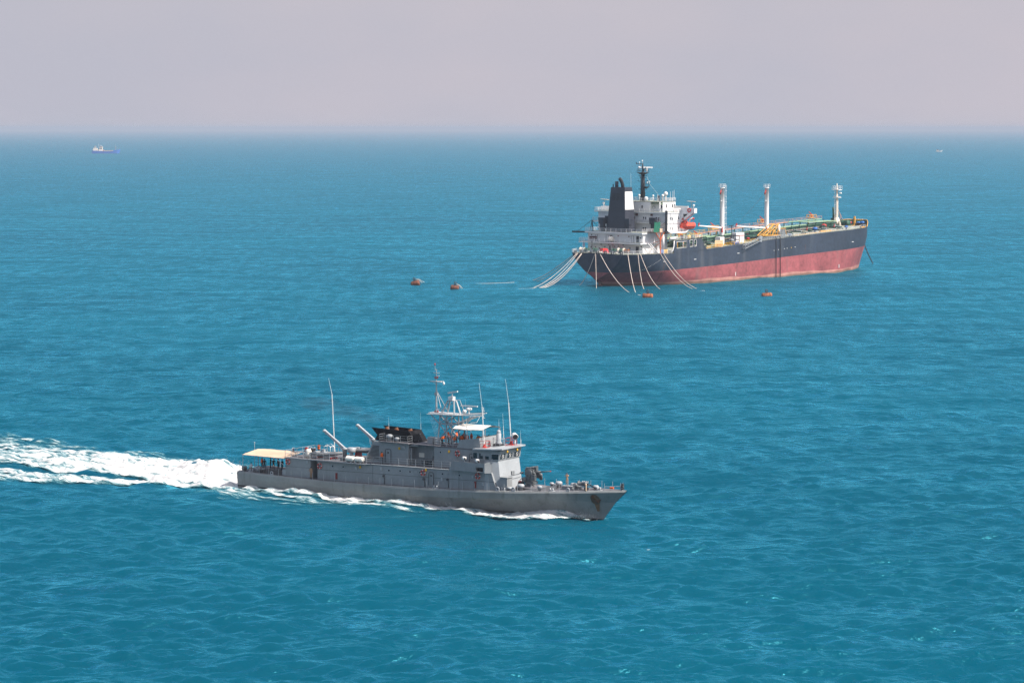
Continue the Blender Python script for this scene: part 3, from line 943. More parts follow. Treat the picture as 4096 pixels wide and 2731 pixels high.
tr.tube((37.3, .1, 14.9), (38.4, -.4, 12.97), .09, n=5); tr.tube((37.9, .2, 14.9), (38.5, .6, 12.97), .06, n=5); tr.tube((37.3, .1, 14.9), (37.9, .2, 14.95), .06, n=5)
tr.box(36.0, 37.3, -.35, .4, 14.75, 14.85)
tr.build("radar_tower", GREYL, mast)
ra = MB()
ra.box(36.35, 37.0, -.3, .35, 14.85, 15.35); ra.tube((36.7, 0, 15.35), (36.75, 0, 15.75), .12, .07)
ra.box(36.1, 36.4, -.2, .25, 15.0, 15.3)
rad = ra.build("radar", WHITE, mast)
sc_ = MB()
sc_.prism([(35.75, .25, 15.68), (37.75, -.25, 16.05), (37.75, -.05, 16.05), (35.75, .45, 15.68)], [(35.75, .25, 15.9), (37.75, -.25, 16.27), (37.75, -.05, 16.27), (35.75, .45, 15.9)])
sc_.build("radar_scanner", WHITE, mast)
ra = MB(); ra.smooth = True
ra.tube((39.6, 0, 13.0), (39.6, 0, 13.6), .12); ra.lathe((39.6, 0, 13.6), [(.2, 0), (.42, .1), (.42, .3), (.15, .42)], 10)
ra.build("radar", WHITE, mast)
sc_ = MB(); sc_.hexa([(38.05, .12, 14.05), (41.2, -.28, 14.18), (41.2, -.1, 14.18), (38.05, .3, 14.05), (38.05, .12, 14.22), (41.2, -.28, 14.35), (41.2, -.1, 14.35), (38.05, .3, 14.22)])
sc_.build("radar_scanner", WHITE, mast)
q = MB(); q.smooth = True; q.lathe((38.6, .3, 13.3), [(.1, -.3), (.3, 0), (.3, .2), (.05, .3)], 10); q.build("antenna_dome", WHITE, mast)
q = MB(); q.tube((42.1, 0, 12.7), (42.1, 0, 14.2), .035); q.tube((41.9, 0, 13.7), (42.3, 0, 13.7), .03); q.tube((41.9, 0, 12.7), (42.3, 0, 12.7), .03); q.build("dipole_antenna", WHITE, mast)
q = MB(); q.tube((34.7, -.5, 12.97), (34.7, -.5, 13.5), .03); q.tube((34.3, -.5, 13.5), (34.9, -.5, 13.5), .05); q.build("wind_vane", WHITE, mast)
q = MB(); q.tube((40.5, -.9, 12.0), (41.6, -.9, 12.15), .03); q.tube((41.6, -.9, 12.15), (41.8, -.5, 12.9), .03); q.build("mast_bracket", WHITE, mast)
q = MB(); q.smooth = True; q.lathe((38.2, -1.15, 11.25), [(.2, -.2), (.24, 0), (.2, .2)], 10, 'y'); q.tube((38.2, -1.1, 11.25), (37.4, -.9, 11.5), .05); q.build("mast_lamp", WHITE, mast)
for k, x in enumerate((33.3, 33.6, 33.9, 34.2)):
    q = MB(); q.tube((x, -.9, 12.85), (35.6 + .2 * k, -2.2, 9.2), .012, n=3); q.build("signal_halyard", GREYL, mast)
for k in range(3):
    q = MB(); q.tube((39.8 + .3 * k, -.5, 12.9), (40.6 + .2 * k, -2.2, 9.7), .010, n=3); q.build("signal_halyard", GREYL, mast)

# ------------------------------------------------ gun
gn = MB(); gn.smooth = True
gn.lathe((50.0, .2, zd(50) - .1), [(2.15, 0), (2.1, .35), (2.1, .36), (.9, .40), (.85, .55)], 24)
gd = gn.build("gun_platform", DECKG, ship)
gu_ = MB()
gu_.box(49.5, 50.5, -.55, -.30, 4.3, 6.0); gu_.box(49.5, 50.5, .5, .75, 4.3, 6.0)
gu_.box(49.4, 50.7, -.6, .8, 4.1, 4.45); gu_.box(49.2, 50.6, -.28, .48, 5.3, 6.15)
gu_.box(49.55, 50.35, -.55, -.2, 6.0, 6.45); gu_.box(50.1, 50.9, .1, .6, 6.0, 6.5)
gu_.box(50.5, 51.2, -.75, -.35, 4.7, 5.5); gu_.box(49.0, 49.6, -.7, -.2, 4.4, 5.0); gu_.box(50.6, 51.1, .55, .95, 4.9, 5.9)
gu_.lathe((50.0, -.62, 5.1), [(.35, -.06), (.35, .06)], 10, 'y'); gu_.lathe((51.2, .8, 4.9), [(.3, -.06), (.3, .06)], 10, 'y')
gu_.tube((51.0, -.6, 5.3), (51.35, -.6, 5.0), .05); gu_.tube((50.7, -.75, 4.6), (51.3, -.75, 4.25), .05); gu_.tube((49.0, -.3, 5.6), (48.5, -.3, 5.55), .16)
gu_.tube((50.0, 0.1, 3.6), (50.0, .1, 4.3), .75, .6, 12)
gu_.smooth = True
gu_.lathe((50.2, -.72, 5.75), [(.5, -.05), (.5, .05)], 14, 'y'); gu_.lathe((50.2, .85, 5.75), [(.5, -.05), (.5, .05)], 14, 'y'); gu_.lathe((49.4, -.75, 4.75), [(.32, -.06), (.32, .06)], 12, 'y')
gu_.tube((49.6, -.35, 6.3), (50.7, -.35, 6.5), .1); gu_.tube((49.6, .5, 6.3), (50.9, .5, 6.55), .1); gu_.tube((51.0, -.55, 5.9), (51.3, -.5, 5.2), .07); gu_.tube((51.2, .75, 5.6), (51.5, .7, 4.9), .09); gu_.tube((49.2, -.7, 5.0), (48.7, -.8, 4.6), .06)
gu_.ball((50.9, -.55, 5.7), .2); gu_.ball((51.25, .7, 5.35), .25)
gun = gu_.build("deck_gun", GUNG, ship, bevel=.05)
q = MB(); q.smooth = True
q.tube((50.4, .1, 5.72), (51.6, .1, 5.88), .15, .13, 10); q.tube((51.6, .1, 5.88), (53.2, .1, 6.1), .085, .075, 10)
br = q.build("gun_barrel", GUNG, gun)
q = MB(); q.tube((53.2, .1, 6.1), (53.28, .1, 6.11), .085, .085, 10); q.build("muzzle_cap", RED, gun)
q = MB(); q.box(48.3, 48.9, -.6, .1, 3.85, 4.3); q.build("ready_box", DKGREY, ship)
q = MB(); q.box(48.3, 48.75, -.5, -.05, 4.3, 4.42); q.build("red_cover", RED, ship)
# splash screens and foredeck fittings
sp = MB()
sp.hexa([(50.9, -2.6, zd(51)), (54.6, -.5, zd(54.6)), (54.65, -.4, zd(54.6)), (50.95, -2.5, zd(51)), (50.9, -2.6, zd(51) + .12), (54.6, -.5, zd(54.6) + .55), (54.65, -.4, zd(54.6) + .55), (50.95, -2.5, zd(51) + .12)])
sp.hexa([(54.6, -.5, zd(54.6)), (51.5, 3.0, zd(52)), (51.5, 3.1, zd(52)), (54.65, -.4, zd(54.6)), (54.6, -.5, zd(54.6) + .55), (51.5, 3.0, zd(52) + .2), (51.5, 3.1, zd(52) + .2), (54.65, -.4, zd(54.6) + .55)])
sp.build("splash_screen", GREY, ship)


def mush(x, y, r, hgt, name="mushroom_vent"):
    q = MB(); q.smooth = True; z = zd(x)
    q.lathe((x, y, z - .05), [(r * .62, 0), (r * .62, hgt * .5), (r, hgt * .52), (r, hgt * .88), (r * .75, hgt), (.01, hgt * 1.03)], 12)
    return q.build(name, GREYL, ship)
mush(53.9, 1.2, .48, .95); mush(56.7, .5, .38, .85); mush(49.9, -2.2, .48, .9); mush(53.2, -2.5, .33, .8); mush(51.8, 2.6, .3, .6); mush(52.4, 2.6, .22, .45)
mush(60.3, .6, .4, .55); mush(61.0, -.1, .3, .45); mush(48.4, -2.7, .35, .5)
for x, y in ((55.75, .05), (56.75, -.15)):
    q = MB(); q.box(x - .42, x + .42, y - .4, y + .4, zd(x) - .05, zd(x) + .42); q.box(x - .5, x + .5, y - .48, y + .48, zd(x) + .40, zd(x) + .5); q.build("hatch", GREY, ship)
for x, y in ((47.5, -3.0), (55.0, -2.3), (61.6, -.7), (2.2, -3.0), (36.5, -3.75)):
    q = MB(); q.smooth = True
    q.tube((x - .22, y, zd(x) - .02), (x - .22, y, zd(x) + .42), .12, .12, 8); q.tube((x + .22, y, zd(x) - .02), (x + .22, y, zd(x) + .42), .12, .12, 8); q.box(x - .5, x + .5, y - .16, y + .16, zd(x) - .02, zd(x) + .06)
    q.build("bollard", GREYL, ship)
for x, s_2 in ((46.9, .32), (49.4, .32), (57.6, .28), (64.9, .2), (10.6 - 4, .3)):
    y = -bd(x) + .35
    q = MB(); q.torus((x, y, zd(x) + s_2 * .8), s_2 * .75, s_2 * .3, 'y', 14, 6); q.box(x - s_2, x + s_2, y - .12, y + .12, zd(x) - .02, zd(x) + s_2 * .25); q.build("fairlead", GREYL, ship)
q = MB(); q.hexa([(57.6, -.9, 3.95), (58.4, -.9, 4.0), (58.4, .3, 4.0), (57.6, .3, 3.95), (57.75, -.75, 4.75), (58.2, -.75, 4.75), (58.2, .2, 4.75), (57.75, .2, 4.75)]); q.smooth = True
q.lathe((58.0, -.9, 4.7), [(.32, -.25), (.32, .0)], 12, 'y'); q.lathe((58.6, -.3, 4.85), [(.42, -.5), (.28, -.45), (.28, .5), (.42, .55)], 12, 'x'); q.lathe((59.3, -.3, 4.85), [(.42, -.1), (.42, .1)], 12, 'x')
wn = q.build("anchor_windlass", GUNG, ship)
q = MB()
for k in range(4): q.tube((58.2 + .28 * k, -.75, 4.5), (58.4 + .28 * k, .35, 5.15), .07, n=5)
q.build("pale_strap", GREYL, wn)
q = MB(); q.path([(59.4, -.3, 4.9), (60.2, -.4, 4.75), (60.9, -.35, 4.35), (61.8, -.3, 4.33)], .09, 5); q.build("black_hose", BLACK, ship)
q = MB(); q.box(59.4, 59.9, -1.0, -.5, 4.05, 4.5); q.build("dark_cover", BLACK, ship)
q = MB(); q.smooth = True; q.lathe((60.2, -1.75, zd(60.2)), [(.1, 0), (.14, .1), (.1, .2), (.14, .3), (.1, .4), (.14, .5), (.1, .6), (.14, .7), (.1, .8), (.14, .9), (.08, 1.0)], 8); q.build("line_reel", CANVAS, ship)
q = MB(); q.tube((62.2, -.3, 4.75), (64.9, .05, 4.98), .05); q.tube((62.2, -.3, 4.3), (62.2, -.3, 4.8), .04); q.build("jackstaff", GREYL, ship)
q = MB(); q.box(64.75, 65.1, -.12, .12, 4.45, 5.35); q.smooth = True; q.torus((64.95, -.2, 4.85), .22, .08, 'y', 12, 5); q.build("bow_roller", DKGREY, ship)
q = MB(); q.box(63.0, 63.5, -.2, .1, 4.55, 4.75); q.build("orange_float", ORANGE, ship)
# anchor pocket with rust on the starboard bow
am = MB()
def on_hull(x, z, out=0.02):
    zk, zt = ip(ZK, x), zd(x) - .26
    f_ = (z - zk) / (zt - zk)
    y = (1 - f_) * ip(BK, x) + f_ * bd(x) if z >= zk else ip(BW, x) + (ip(BK, x) - ip(BW, x)) * z / zk
    return Vector((x, -y - out, z))
pk = MB()
ring_ = [on_hull(61.35 + .62 * math.cos(a), 3.05 + .75 * math.sin(a), .015) for a in np.linspace(0, 2 * math.pi, 15)[:-1]]
ring2 = [p + Vector((0, -.05, 0)) for p in ring_]
pk.prism(ring_, ring2)
apk = pk.build("anchor_pocket", paint("rusty_plate", (0.125, 0.08, 0.055), 0.8, 0.5, 1.2), ship)
q = MB()
p0 = on_hull(61.1, 3.55, .12); p1 = on_hull(61.75, 2.65, .12)
q.tube(p0, p1, .07); q.tube(p1 + Vector((-.4, -.05, .1)), p1 + Vector((.3, -.05, .35)), .08); q.build("anchor", RUST, ship)
rs = MB()
prev = None
for k in range(8):
    z = 2.55 - k * .17; w_ = .42 - .035 * k
    a, b = on_hull(61.45 - w_, z, .012), on_hull(61.45 + w_ * .8, z, .012)
    if prev:
        rs.add([prev[0], prev[1], b, a, prev[0] + Vector((0, -.006, 0)), prev[1] + Vector((0, -.006, 0)), b + Vector((0, -.006, 0)), a + Vector((0, -.006, 0))], [(0, 1, 2, 3), (4, 7, 6, 5), (0, 4, 5, 1), (2, 6, 7, 3)])
    prev = (a, b)
rs.build("rust_stain", paint("rust_wash", (0.17, 0.095, 0.05), 0.85, 0.35, 1.5), ship)
q = MB()
for x in (37.9, 38.6):
    q.tube(on_hull(x + .1, .95, .05), on_hull(x + .35, -.1, .05), .045, n=5)
q.build("hull_ladder", GREYL, ship)
# lockers, boxes, foredeck side
q = MB(); q.box(46.95, 48.1, -2.95, -1.7, zd(47) - .05, 5.1); q.box(46.85, 48.2, -3.05, -1.6, 5.08, 5.16); q.build("tall_locker", GREY, ship)
q = MB()
for y0, z0, w_, hh in ((.2, 5.1, .35, .5), (.62, 5.12, .3, .45)):
    q.box(46.5, 46.78, y0, y0 + w_, z0, z0 + hh)
q.tube((46.75, -1.2, 5.0), (46.75, 2.4, 5.1), .03); q.tube((46.75, -1.0, 4.4), (46.75, -.2, 5.0), .04); q.tube((46.8, -1.6, 4.55), (46.8, 2.4, 4.6), .025)
q.build("front_pipework", GREY, ship)
# stanchions round the main deck
q = MB(); q.tube((0, 0, -.03), (0, 0, 1.0), .03, n=5)
st0 = q.build("stanchion", GREYL, ship)
first = True
for x in list(np.arange(0.4, 9.5, 1.9)) + list(np.arange(10.4, 46.5, 2.05)) + list(np.arange(48.0, 65, 2.1)):
    for sg in (-1, 1):
        o_ = st0 if first else st0.copy()
        if not first:
            COL.objects.link(o_)
        first = False
        o_.location = (x, sg * (bd(x) - .25), zd(x))
q = MB()
for x0 in (.5, 2.4, 4.3, 6.2):
    pts = [(x0 + 1.9 * t, -bd(x0 + 1.9 * t) + .25, zd(x0) + .95 - .16 * math.sin(math.pi * t)) for t in np.linspace(0, 1, 6)]
    q.path(pts, .018, 4)
q.build("guard_chain", GREYL, ship)
rl = MB(); rl.rail([(13.9, -3.5, Z1(14) + .08), (18.7, -3.7, Z1(18) + .08)], 1.0, 3, 1.3); rl.rail([(18.7, -3.7, Z1(18.7) + .08), (19.9, -3.75, Z1(20) + .08)], 1.0, 3, 1.2)
rl.rail([(24.3, -3.8, Z1(24) + .08), (25.2, -3.3, Z1(25) + .08), (38.7, -3.3, Z1(38.7) + .08)], 1.0, 3, 1.5)
rl.rail([(13.9, 3.5, Z1(14) + .08), (23.5, 3.85, Z1(23) + .08), (38.7, 3.3, Z1(38.7) + .08)], 1.0, 3, 1.5)
rl.rail([(13.6, -3.35, 5.15), (9.0, -3.35, 5.1), (9.0, 3.35, 5.1), (13.6, 3.35, 5.15)], 1.0, 2, 1.3)
rl.build("railing", GREYL, ship)


MAROON_ = paint("fire_red", (.26, .035, .03), .6, .15, 3)
# doors, portholes, small wall gear (starboard and port alike)
def wall_door(x, z, w, hgt, y, sg):
    yy = sorted((sg * y, sg * (y + .05)))
    q = MB(); q.box(x, x + w, yy[0], yy[1], z, z + hgt)
    o = q.build("door", GREY, ship, bevel=.015)
    q = MB()
    yy2 = sg * (y + .06)
    q.path([(x - .06, yy2, z), (x - .06, yy2, z + hgt - .1), (x + .1, yy2, z + hgt + .06), (x + w - .1, yy2, z + hgt + .06), (x + w + .06, yy2, z + hgt - .1), (x + w + .06, yy2, z)], .035, 5)
    q.build("door_frame", DKGREY, o)
    q = MB(); q.smooth = True; q.lathe((x + w * .5, sg * (y + .05), z + hgt * .78), [(.13, -.03), (.13, .03)], 10, 'y'); q.build("door_window", BLACK, o)
for sg in (-1, 1):
    wall_door(35.1, zd(35) + .35, .72, 1.75, SIDE, sg)
    wall_door(26.8, Z1(27) + .2, .85, 1.9, 2.4, sg)
    wall_door(41.45, Z1(41.6) + .3, .75, 1.9, 2.4, sg)
    for x, z in ((28.0, 4.62), (30.0, 4.70), (31.75, 4.72), (33.45, 4.76), (37.4, 4.86), (17.8, 4.42), (19.75, 4.47), (36.4, 7.75), (40.3, 4.9)):
        y = 2.4 if z > 7 else SIDE
        q = MB(); q.smooth = True; q.torus((x, sg * (y + .01), z), .17, .035, 'y', 14, 5)
        po_ = q.build("porthole", GREYL, ship)
        q = MB(); q.lathe((x, sg * y, z), [(.16, -.015 if sg < 0 else -.015), (.16, .015)], 14, 'y'); q.build("porthole_glass", GLASS, po_)
    q = MB()
    yy = sorted((sg * SIDE, sg * (SIDE + .06)))
    for k in range(4):
        q.box(32.5, 32.95, yy[0], yy[1], 4.6 + k * .09, 4.64 + k * .09); q.box(38.0, 38.4, yy[0], yy[1], 4.75 + k * .09, 4.79 + k * .09)
    q.build("wall_vent", GREYL, ship)
    for x, z in ((29.25, 7.75), (37.95, 7.95), (22.9, 4.7), (34.6, 5.2), (46.2, 8.35)):
        y = 2.4 if 7 < z < 8.2 else SIDE
        if z > 8.2:
            q = MB(); q.smooth = True; q.lathe((46.95, sg * 1.2, 8.3), [(.1, 0), (.13, .1), (.13, .28), (.05, .35)], 8)
        else:
            q = MB(); q.smooth = True; q.lathe((x, sg * (y + .13), z - .18), [(.07, 0), (.14, .06), (.14, .26), (.08, .36)], 8)
        q.build("yellow_lamp", YELLOW, ship)
    q = MB(); q.smooth = True
    for x, z in ((27.1, 3.75), (38.3, 4.15), (34.2, 3.9)):
        q.lathe((x, sg * (SIDE + .1), z), [(.16, -.1), (.2, .0), (.16, .1)], 10, 'y')
        q.tube((x + .15, sg * (SIDE + .12), z - .1), (x + .2, sg * (SIDE + .12), zd(x) + .1), .05)
    q.build("standpipe", DKGREY, ship)
    for x, z in ((37.2, 3.9), (26.5, 4.55), (42.5, 4.7), (44.2, 3.8), (22.0, 4.3), (13.0, 4.5)):
        q = MB(); yy = sorted((sg * SIDE, sg * (SIDE + .14))); q.box(x, x + .3, yy[0], yy[1], z, z + .4); q.build("wall_box", GREYL, ship)
    for x in (42.9, 18.4):
        q = MB(); yy = sorted((sg * SIDE, sg * (SIDE + .12))); q.box(x, x + .08, yy[0], yy[1], zd(x) + .25, zd(x) + 1.05); q.box(x + .18, x + .26, yy[0], yy[1], zd(x) + .25, zd(x) + 1.05); q.box(x - .02, x + .28, yy[0], yy[1], zd(x) + 1.05, zd(x) + 1.15); q.box(x - .02, x + .28, yy[0], yy[1], zd(x) + .6, zd(x) + .68); q.build("fire_hose_rack", MAROON_, ship)
# equipment between funnel house and forward house
q = MB(); q.box(31.6, 32.5, -1.0, -.85, 6.55, 7.15); q.build("white_panel", CANVASW, ship)
q = MB(); q.box(32.4, 34.0, -1.5, -.9, Z1(33), 6.3); q.box(32.8, 33.4, -2.0, -1.4, Z1(33), 6.1); q.build("machinery_box", DKGREY, ship)
q = MB()
for yy in (-1.3, -.95):
    q.tube((33.7, yy, Z1(34)), (34.7, yy, 8.5), .04)
for k in range(9):
    q.tube((33.7 + k * .11, -1.3, Z1(34) + k * .32), (33.7 + k * .11, -.95, Z1(34) + k * .32), .03, n=4)
q.build("ladder", GREYL, ship)
q = MB(); q.smooth = True; q.path([(31.0, -2.0, 7.9), (31.0, -2.0, 7.2), (31.05, -2.05, 6.3), (31.0, -2.0, Z1(31))], .14, 7); q.path([(30.9, -2.2, 8.2), (31.3, -2.2, 8.3), (32.4, -2.2, 8.35)], .12, 7); q.build("vent_trunk", GREY, ship)
q = MB(); q.lathe((31.2, -2.9, Z1(31)), [(.4, 0), (.4, .12)], 12); q.build("deck_hatch", DKGREY, ship)

# ================================================================== people
def pose_joints(kind):
    J = dict(pelvis=(0, 0, .93), spine=(0, 0, 1.12), chest=(.0, 0, 1.32), neckb=(0, 0, 1.45), neck=(.015, 0, 1.50), head=(.03, 0, 1.60), crown=(.02, 0, 1.685), nose=(.125, 0, 1.585),
             sl=(0, .19, 1.41), el=(-.02, .25, 1.13), wl=(.05, .26, .89), sr=(0, -.19, 1.41), er=(-.02, -.25, 1.13), wr=(.05, -.26, .89),
             hl=(0, .09, .88), kl=(.02, .10, .48), al=(0, .11, .08), tl=(.17, .12, .04), hr=(0, -.09, .88), kr=(.02, -.10, .48), ar=(0, -.11, .08), tr=(.17, -.12, .04))
    if kind == 'look':        # hands up to the face, holding a camera or binoculars
        J.update(el=(.20, .27, 1.28), wl=(.22, .09, 1.53), er=(.20, -.27, 1.28), wr=(.22, -.09, 1.53))
    elif kind == 'akimbo':    # one hand on the hip
        J.update(er=(-.08, -.38, 1.16), wr=(.02, -.20, 1.00), el=(-.02, .24, 1.14), wl=(.06, .23, .90), hl=(0.02, .09, .88), kl=(.08, .12, .49))
    elif kind == 'rail':      # forearms resting forward
        J.update(pelvis=(-.06, 0, .92), chest=(.05, 0, 1.30), neckb=(.08, 0, 1.43), neck=(.11, 0, 1.47), head=(.14, 0, 1.57), crown=(.13, 0, 1.655), nose=(.235, 0, 1.55),
                 sl=(.07, .19, 1.39), sr=(.07, -.19, 1.39), el=(.18, .26, 1.14), wl=(.42, .18, 1.10), er=(.18, -.26, 1.14), wr=(.42, -.18, 1.10))
    elif kind == 'bend':      # stooping forward
        J.update(pelvis=(-.15, 0, .88), spine=(-.02, 0, 1.03), chest=(.16, 0, 1.15), neckb=(.28, 0, 1.22), neck=(.33, 0, 1.24), head=(.43, 0, 1.27), crown=(.49, 0, 1.34), nose=(.51, 0, 1.20),
                 sl=(.24, .19, 1.18), sr=(.24, -.19, 1.18), el=(.30, .25, .93), wl=(.46, .16, .78), er=(.30, -.25, .93), wr=(.46, -.16, .78), hl=(-.15, .09, .84), hr=(-.15, -.09, .84))
    elif kind == 'sit':
        d = -.46
        for k in ('pelvis', 'spine', 'chest', 'neckb', 'neck', 'head', 'crown', 'nose', 'sl', 'sr', 'el', 'er', 'wl', 'wr', 'hl', 'hr'):
            x, y, z = J[k]; J[k] = (x, y, z + d)
        J.update(el=(.10, .25, .68), wl=(.32, .14, .62), er=(.10, -.25, .68), wr=(.32, -.14, .62), hl=(0.02, .09, .47), hr=(.02, -.09, .47), pelvis=(-.02, 0, .50),
                 kl=(.44, .12, .47), kr=(.44, -.12, .47), al=(.42, .12, .08), ar=(.42, -.12, .08), tl=(.58, .13, .04), tr=(.58, -.13, .04))
    return J


RAD = dict(pelvis=.125, spine=.12, chest=.14, neckb=.075, neck=.055, head=.095, crown=.065, nose=.016, sl=.068, sr=.068, el=.045, er=.045, wl=.033, wr=.033, hl=.088, hr=.088, kl=.06, kr=.06, al=.045, ar=.045, tl=.036, tr=.036)
BONES = [('pelvis', 'spine', 1), ('spine', 'chest', 1), ('chest', 'neckb', 1), ('neckb', 'neck', 0), ('neck', 'head', 0), ('head', 'crown', 0), ('head', 'nose', 0),
         ('chest', 'sl', 1), ('sl', 'el', 1), ('el', 'wl', 0), ('chest', 'sr', 1), ('sr', 'er', 1), ('er', 'wr', 0),
         ('pelvis', 'hl', 2), ('hl', 'kl', 2), ('kl', 'al', 2), ('al', 'tl', 3), ('pelvis', 'hr', 2), ('hr', 'kr', 2), ('kr', 'ar', 2), ('ar', 'tr', 3)]
_body = {}


def body_mesh(kind):
    if kind in _body:
        return _body[kind]
    J = pose_joints(kind)
    names = list(J)
    vs = [Vector(J[n]) for n in names]; rs = [RAD[n] for n in names]
    es = [(names.index(a), names.index(b)) for a, b, _ in BONES]
    segs = [(Vector(J[a]), Vector(J[b]), z) for a, b, z in BONES]
    for e_, w_, sg in (('el', 'wl', 1), ('er', 'wr', -1)):
        W = Vector(J[w_]); d = (W - Vector(J[e_])).normalized()
        side = Vector((0, 0, 1)).cross(d)
        side = side.normalized() if side.length > .1 else Vector((1, 0, 0))
        nrm = d.cross(side).normalized()
        wi = names.index(w_)
        vs.append(W + d * .075); rs.append(.028); pi_ = len(vs) - 1; es.append((wi, pi_)); segs.append((W, vs[pi_], 0))
        for k, (off, ln) in enumerate(((-.027, .065), (-.009, .078), (.009, .074), (.027, .058))):      # four unequal fingers, bent
            a = vs[pi_] + d * .035 + side * off
            b = a + d * ln * .5 - nrm * .008
            c = b + d * ln * .35 - nrm * .03
            i0 = len(vs)
            vs += [a, b, c]; rs += [.009, .0085, .0075]; es += [(pi_, i0), (i0, i0 + 1), (i0 + 1, i0 + 2)]; segs.append((a, c, 0))
        a = W + d * .04 + side * (.034 * sg); b = a + d * .035 + side * (.018 * sg) - nrm * .012
        i0 = len(vs); vs += [a, b]; rs += [.011, .009]; es += [(pi_, i0), (i0, i0 + 1)]; segs.append((a, b, 0))
    me = bpy.data.meshes.new("person_skeleton")
    me.from_pydata(vs, es, [])
    o = bpy.data.objects.new("person_skeleton", me); COL.objects.link(o)
    sk = o.modifiers.new("skin", 'SKIN'); sk.use_smooth_shade = True; sk.branch_smoothing = 0.4
    for i, r in enumerate(rs):
        me.skin_vertices[0].data[i].radius = (r, r)
        me.skin_vertices[0].data[i].use_root = (i == 0)
    ss = o.modifiers.new("sub", 'SUBSURF'); ss.levels = 1; ss.render_levels = 1
    dg = bpy.context.evaluated_depsgraph_get()
    out = bpy.data.meshes.new_from_object(o.evaluated_get(dg))
    bpy.data.objects.remove(o); bpy.data.meshes.remove(me)
    out.name = "body_" + kind
    zones = []
    for p in out.polygons:
        c = p.center; best = 9; z = 1
        for a, b, zz in segs:
            ab = b - a; t = max(0, min(1, (c - a).dot(ab) / max(ab.length_squared, 1e-9))); dd = (c - (a + ab * t)).length
            if dd < best:
                best, z = dd, zz
        zones.append(z)
    for k in range(4):
        out.materials.append(SKIN)
    out.polygons.foreach_set("material_index", zones)
    _body[kind] = out
    # life vest and hair shapes for this pose
    P0, P1 = Vector(J['pelvis']), Vector(J['neckb'])
    ax = (P1 - P0).normalized(); fw = Vector((ax.z, 0, -ax.x)).normalized()
    def vest():
        mb = MB(); mb.smooth = True
        prof_ = ((.06, .185, .225), (.10, .205, .245), (.30, .20, .235), (.48, .185, .21), (.555, .12, .16))
        n = 14; v_ = []
        for t, rx, ry in prof_:
            for k in range(n):
                a = 2 * math.pi * k / n
                v_.append(P0 + ax * t + fw * (rx * .92 * math.cos(a)) + Vector((0, ry * math.sin(a), 0)))
        f_ = [(i * n + k, i * n + (k + 1) % n, (i + 1) * n + (k + 1) % n, (i + 1) * n + k) for i in range(len(prof_) - 1) for k in range(n)]
        f_ += [tuple(range(n - 1, -1, -1)), tuple((len(prof_) - 1) * n + k for k in range(n))]
        mb.add(v_, f_)
        C_ = P0 + ax * .58
        mb.path([C_ + fw * .13 + Vector((0, .05, -.05)), C_ + Vector((0, .14, 0)), C_ - fw * .1, C_ + Vector((0, -.14, 0)), C_ + fw * .13 + Vector((0, -.05, -.05))], .045, 6)
        return mb
    def hair(r=.108, full=False):
        mb = MB(); mb.smooth = True
        H_ = Vector(J['head']); K = (Vector(J['crown']) - H_).normalized(); Fd = (Vector(J['nose']) - H_).normalized(); Sd = K.cross(Fd).normalized()
        n, m_ = 10, 5; v_ = []
        for i in range(m_ + 1):
            ph = math.pi * (.62 if full else .52) * i / m_
            for k in range(n):
                a = 2 * math.pi * k / n
                v_.append(H_ + K * (r * 1.12 * math.cos(ph) + .01) + Fd * (r * math.sin(ph) * math.cos(a) - .016) + Sd * (r * .94 * math.sin(ph) * math.sin(a)))
        mb.add(v_, [(i * n + k, i * n + (k + 1) % n, (i + 1) * n + (k + 1) % n, (i + 1) * n + k) for i in range(m_) for k in range(n)])
        return mb
    def face():
        mb = MB()
        H_ = Vector(J['head']); K = (Vector(J['crown']) - H_).normalized(); Fd = (Vector(J['nose']) - H_).normalized(); Sd = K.cross(Fd).normalized()
        for sgn in (-1, 1):
            mb.ball(H_ + Fd * .083 + Sd * (.034 * sgn) + K * .012, .012, 6, 4)
        mb.ball(H_ + Fd * .083 - K * .045, .016, 6, 4, sc=(.6, 1.4, .5))
        return mb
    out_p = (vest(), hair(), hair(.112, True), face())
    _body[kind + '_x'] = out_p
    return out


_pshare = {}


def person(kind, label, x, y, z, face_deg, shirt, trousers, vest=None, hat=None, F=PSHIP, group=None, shoes=None, shirt_long=False, scale=1.0):
    bme = body_mesh(kind)
    root = thing("person", label, "person", from_ship(F, x, y, z), F[2] + R(face_deg), group)
    root.scale = (scale,) * 3
    b = bpy.data.objects.new("body", bme); COL.objects.link(b); b.parent = root
    for i, m_ in enumerate((SKIN, shirt, trousers, shoes or BLACK)):
        b.material_slots[i].link = 'OBJECT'; b.material_slots[i].material = m_
    vest_mb, hair_mb, hood_mb, face_mb = _body[kind + '_x']
    def shared(key, mb, nm, mat):
        if key not in _pshare:
            o = mb.build(nm, mat, root); _pshare[key] = o.data
        else:
            o = bpy.data.objects.new(nm, _pshare[key]); COL.objects.link(o); o.parent = root
        o.material_slots[0].link = 'OBJECT'; o.material_slots[0].material = mat
    if vest:
        shared(kind + 'v', vest_mb, "life_vest", vest)
    shared(kind + ('hood' if hat == ORANGE else 'h'), hood_mb if hat == ORANGE else hair_mb, "hood" if hat == ORANGE else ("cap" if hat else "hair"), hat or HAIR)
    shared(kind + 'f', face_mb, "face", HAIR)
    return root


